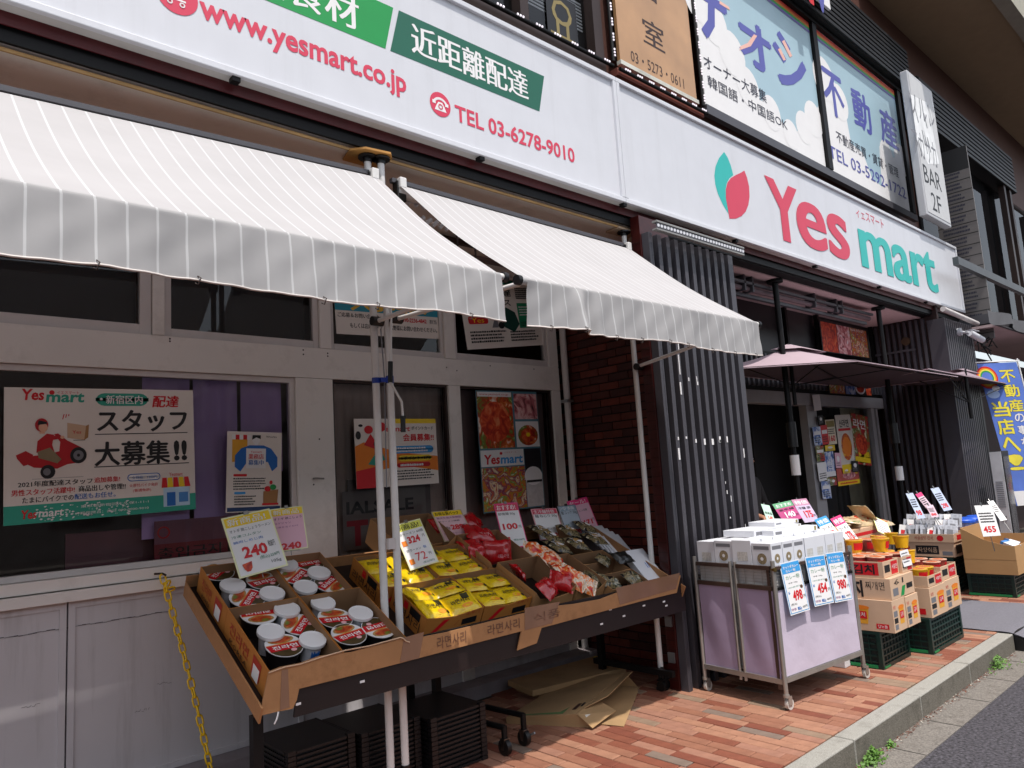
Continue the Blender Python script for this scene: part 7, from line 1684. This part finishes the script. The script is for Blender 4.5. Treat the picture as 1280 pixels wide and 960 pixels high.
b.prism([(x0, y1, z0), (x0, y0, z0), (x0, y0, .535), (x0, y0+.10, .545), (x0, y0+.28, .60), (x0, y1-.06, .685), (x0, y1, .72)], (.006, 0, 0), CARM); b.box(x0+.006, x1, y0, y0+.006, z0, .535, CARM); b.box(x0+.006, x1, y1-.006, y1, z0, .72, CARM); b.box(x1, x1+.006, y0, y1, z0, .6, CARM); b.box(x0+.006, x1, y0+.006, y1-.006, z0, z0+.2, CARDI)
o = b.build('open_carton'); tag(o, 'big plain brown open carton with a curved cut top edge on a green crate', 'box')
b = MB(); b.box(x0-.001, x0-.0003, y0, y1, .39, .392, mat('carton_crease', '#8f6a42', .8)); b.build('crease', o)
for k in range(4):
    b = MB(); b.T = Matrix.Translation((9.2+k*.13, 2.36+.05*(k % 2), .50)) @ Matrix.Rotation(R(15*k-20), 4, 'Z') @ Matrix.Rotation(R(20), 4, 'X'); b.box(0, .14, 0, .10, 0, .03, (WB, mat('sky_pack', '#3a7ec4', .4), WB, MATS['sky_pack'])[k]); tag(b.build('small_pack'), '%s small pack inside the big plain carton' % ('leftmost white', 'left blue', 'right white', 'right blue')[k], 'packet')
for k in range(3):
    x = 9.75+.28*k; y = 2.95; t = thing('lidded_tub', 'clear tub with a blue lid behind the big carton, %s of three' % ('left', 'middle', 'right')[k], 'tub', (x, y, .60), 0, 'tubs with blue lids')
    b = MB(); b.T = Matrix.Translation((x, y, .58)); b.lathe([(.10, 0), (.115, .12), (.12, .16)], mat('tub_plastic', '#8a9ad0', .15, var=.2, scale=20, coat=.5), 22); b.build('tub', t)
    b = MB(); b.T = Matrix.Translation((x, y, .58)); b.lathe([(.128, .15), (.13, .175), (.12, .185), (0, .185)], mat('blue_lid', '#2f62d8', .35), 22); b.build('lid', t)
scarton(9.62, 10.6, 2.85, 3.3, .003, .575, 'brown carton supporting the blue lidded tubs', m=CARM)
def fcard(TL_, TR_, BL_, y, label, base, txt, m=REDP, hd=None, nn=Vector((-.5, -.75, .45)).normalized()):
    A, B, C_ = (pixp(*q, pix(*BL_, 'y', y), nn) for q in (TL_, TR_, BL_)); M, w_, h_ = frame_from(A, B, C_); c = Card(w_, h_, base, .002)
    if hd: c.rect(0, .82, 1, 1, hd, 1)
    c.text(txt, .12, .12, .2, m, w=.7, L=3, off=.03); lines(c, .1, .9, .42, .78, 4, PT, .55); o = c.finish('price_card', label, 'price card', M, 'price cards over the far goods')
    q = MB(); q.tube([(w_*.4, h_-.004, 0), (w_*.4, h_+.03, 0)], .009, STEEL, 6); q.tube([(w_*.5, h_, -.006), (w_*.5, -.15, -.02)], .004, STEEL, 5); k = q.build('clip', None); k.parent = o
fcard((1132, 617), (1141, 616), (1153, 648), 3.1, 'blue white price card, leftmost of the slanting cards over the pouches', mat('pale_blue_card', '#b9c4da', .5), '98')
fcard((1144, 618), (1151, 615), (1166, 642), 3.1, 'pink headed price card, second of the slanting cards over the pouches', mat('pale_pink_card', '#dcc0cc', .5), '158', REDP, PINKI)
fcard((1163, 611), (1173, 609), (1176, 640), 3.15, 'tall blue white price card standing highest over the pouches', mat('pale_blue_card', '#b9c4da', .5), '298')
fcard((1157, 632), (1166, 631), (1172, 646), 3.05, 'small pink price card low between the slanting cards', mat('pale_pink_card', '#dcc0cc', .5), '88')
fcard((1217.5, 632), (1239.4, 631), (1226, 671), 2.45, 'white price card reading 455 over the big plain carton', PAPER, '455', nn=Vector((-.4, -.9, .2)).normalized())
fcard((1233.7, 627), (1241.5, 625.6), (1258, 650), 2.7, 'plain white price card seen aslant above the blue tubs', PAPER, ' ', nn=Vector((-.6, -.5, .6)).normalized())
# ================================================================== PERSON half hidden by the near pillar
def person():
    base = pix(936, 640, 'y', 4.0); x, y = base.x, 4.0
    me = bpy.data.meshes.new('person'); S_ = []
    def V(a, b_, c_): S_.append((x+a, y+b_, c_)); return len(S_)-1
    pel = V(0, 0, .92); wst = V(0, 0, 1.05); che = V(0, -.01, 1.28); nck = V(0, 0, 1.44); jaw = V(0, -.02, 1.53); hd_ = V(0, -.01, 1.62); tp = V(0, 0, 1.70)
    E = [(pel, wst), (wst, che), (che, nck), (nck, jaw), (jaw, hd_), (hd_, tp)]; Rr = {pel: .14, wst: .13, che: .15, nck: .055, jaw: .07, hd_: .088, tp: .06}
    for s in (-1, 1):
        sh = V(.17*s, 0, 1.38); el = V(.22*s+(.03 if s > 0 else 0), -.05, 1.13); wr = V(.24*s+(.08 if s > 0 else 0), -.24, 1.05); pm__ = V(.245*s+(.10 if s > 0 else 0), -.31, 1.03)
        hp = V(.09*s, 0, .86); kn = V(.10*s, -.01, .48); an = V(.10*s, .02, .09); to = V(.10*s, -.12, .04)
        E += [(che, sh), (sh, el), (el, wr), (wr, pm__), (pel, hp), (hp, kn), (kn, an), (an, to)]
        Rr.update({sh: .062, el: .044, wr: .028, pm__: .033, hp: .085, kn: .058, an: .042, to: .036})
        for f in range(5):
            a0 = (f-1.5)*.018 if f < 4 else -.04; k1 = V(S_[pm__][0]-x+a0, S_[pm__][1]-y-.035+(0 if f < 4 else .02), 1.015); k2 = V(S_[k1][0]-x+(a0*.2 if f < 4 else -.01), S_[k1][1]-y-.035+(.008*abs(f-1.5) if f < 4 else .01), .995); E += [(pm__, k1), (k1, k2)]; Rr[k1] = .010; Rr[k2] = .008
    me.from_pydata(S_, E, []); me.update(); o = bpy.data.objects.new('person', me); COL.objects.link(o)
    me.materials.append(mat('dark_clothes', '#2a2628', .85, var=.1)); me.materials.append(mat('skin', '#b07c62', .5, var=.05)); me.materials.append(mat('hair', '#120e0d', .5))
    sk = o.modifiers.new('skin', 'SKIN'); ss = o.modifiers.new('sub', 'SUBSURF'); ss.levels = ss.render_levels = 2
    for i, v in enumerate(me.skin_vertices[0].data): v.radius = (Rr[i], Rr[i]); v.use_root = (i == 0)
    dg = bpy.context.evaluated_depsgraph_get(); m2 = bpy.data.meshes.new_from_object(o.evaluated_get(dg)); bpy.data.objects.remove(o)
    wr_y = y-.16
    for m_ in (MATS['dark_clothes'], MATS['skin'], MATS['hair']):
        if m_.name not in [q.name for q in m2.materials if q]: m2.materials.append(m_)
    for p in m2.polygons:
        c = p.center; p.use_smooth = True
        p.material_index = 2 if (c.z > 1.64 or (c.z > 1.52 and c.y > y+.02)) else 1 if (c.z > 1.43 or (c.y < wr_y and .9 < c.z < 1.12)) else 0
    o = bpy.data.objects.new('person', m2); COL.objects.link(o); tag(o, 'person in dark clothes mostly hidden behind the near slatted pillar, forearm and hand showing', 'person')
    b = MB()
    for s in (-1, 1): b.T = Matrix.Translation((x+.03*s, y-.088, 1.61)); b.lathe([(0, .008), (.008, 0), (0, -.008)], PAPER, 8)
    b.T = Matrix(); b.tube([(x, y-.085, 1.615), (x, y-.115, 1.58), (x, y-.09, 1.572)], .009, MATS['skin'], 6); b.tube([(x-.022, y-.088, 1.545), (x+.022, y-.088, 1.545)], .004, mat('lips', '#8a4a42', .5), 5)
    b.build('face', o)
person()
# ================================================================== across the street (seen in the window reflections)
t = thing('opposite_building', 'plain building across the street behind the camera', 'building', (6, -18, 0))
b = MB(); b.box(-30, 45, -20, -18, -.15, 7, mat('opposite_wall', '#aaa59c', .85, var=.1, scale=1)); b.build('wall', t)
wb = MB(); wb.box(0, 1.8, -.05, .02, 0, 1.6, mat('opposite_glass', '#20262c', .1)); wd = wb.build('window').data; bpy.data.objects.remove([o for o in bpy.data.objects if o.data is wd][0])
for i in range(18):
    for z in (.9, 4.0):
        o = bpy.data.objects.new('window', wd); COL.objects.link(o); o.parent = t; o.matrix_parent_inverse = world_of(t).inverted(); o.location = (-24+i*3.6, -17.97, z)
b = MB(); b.box(-60, 160, -18, -14, -.3, -.02, GUT); tag(b.build('far_pavement'), kind='structure')
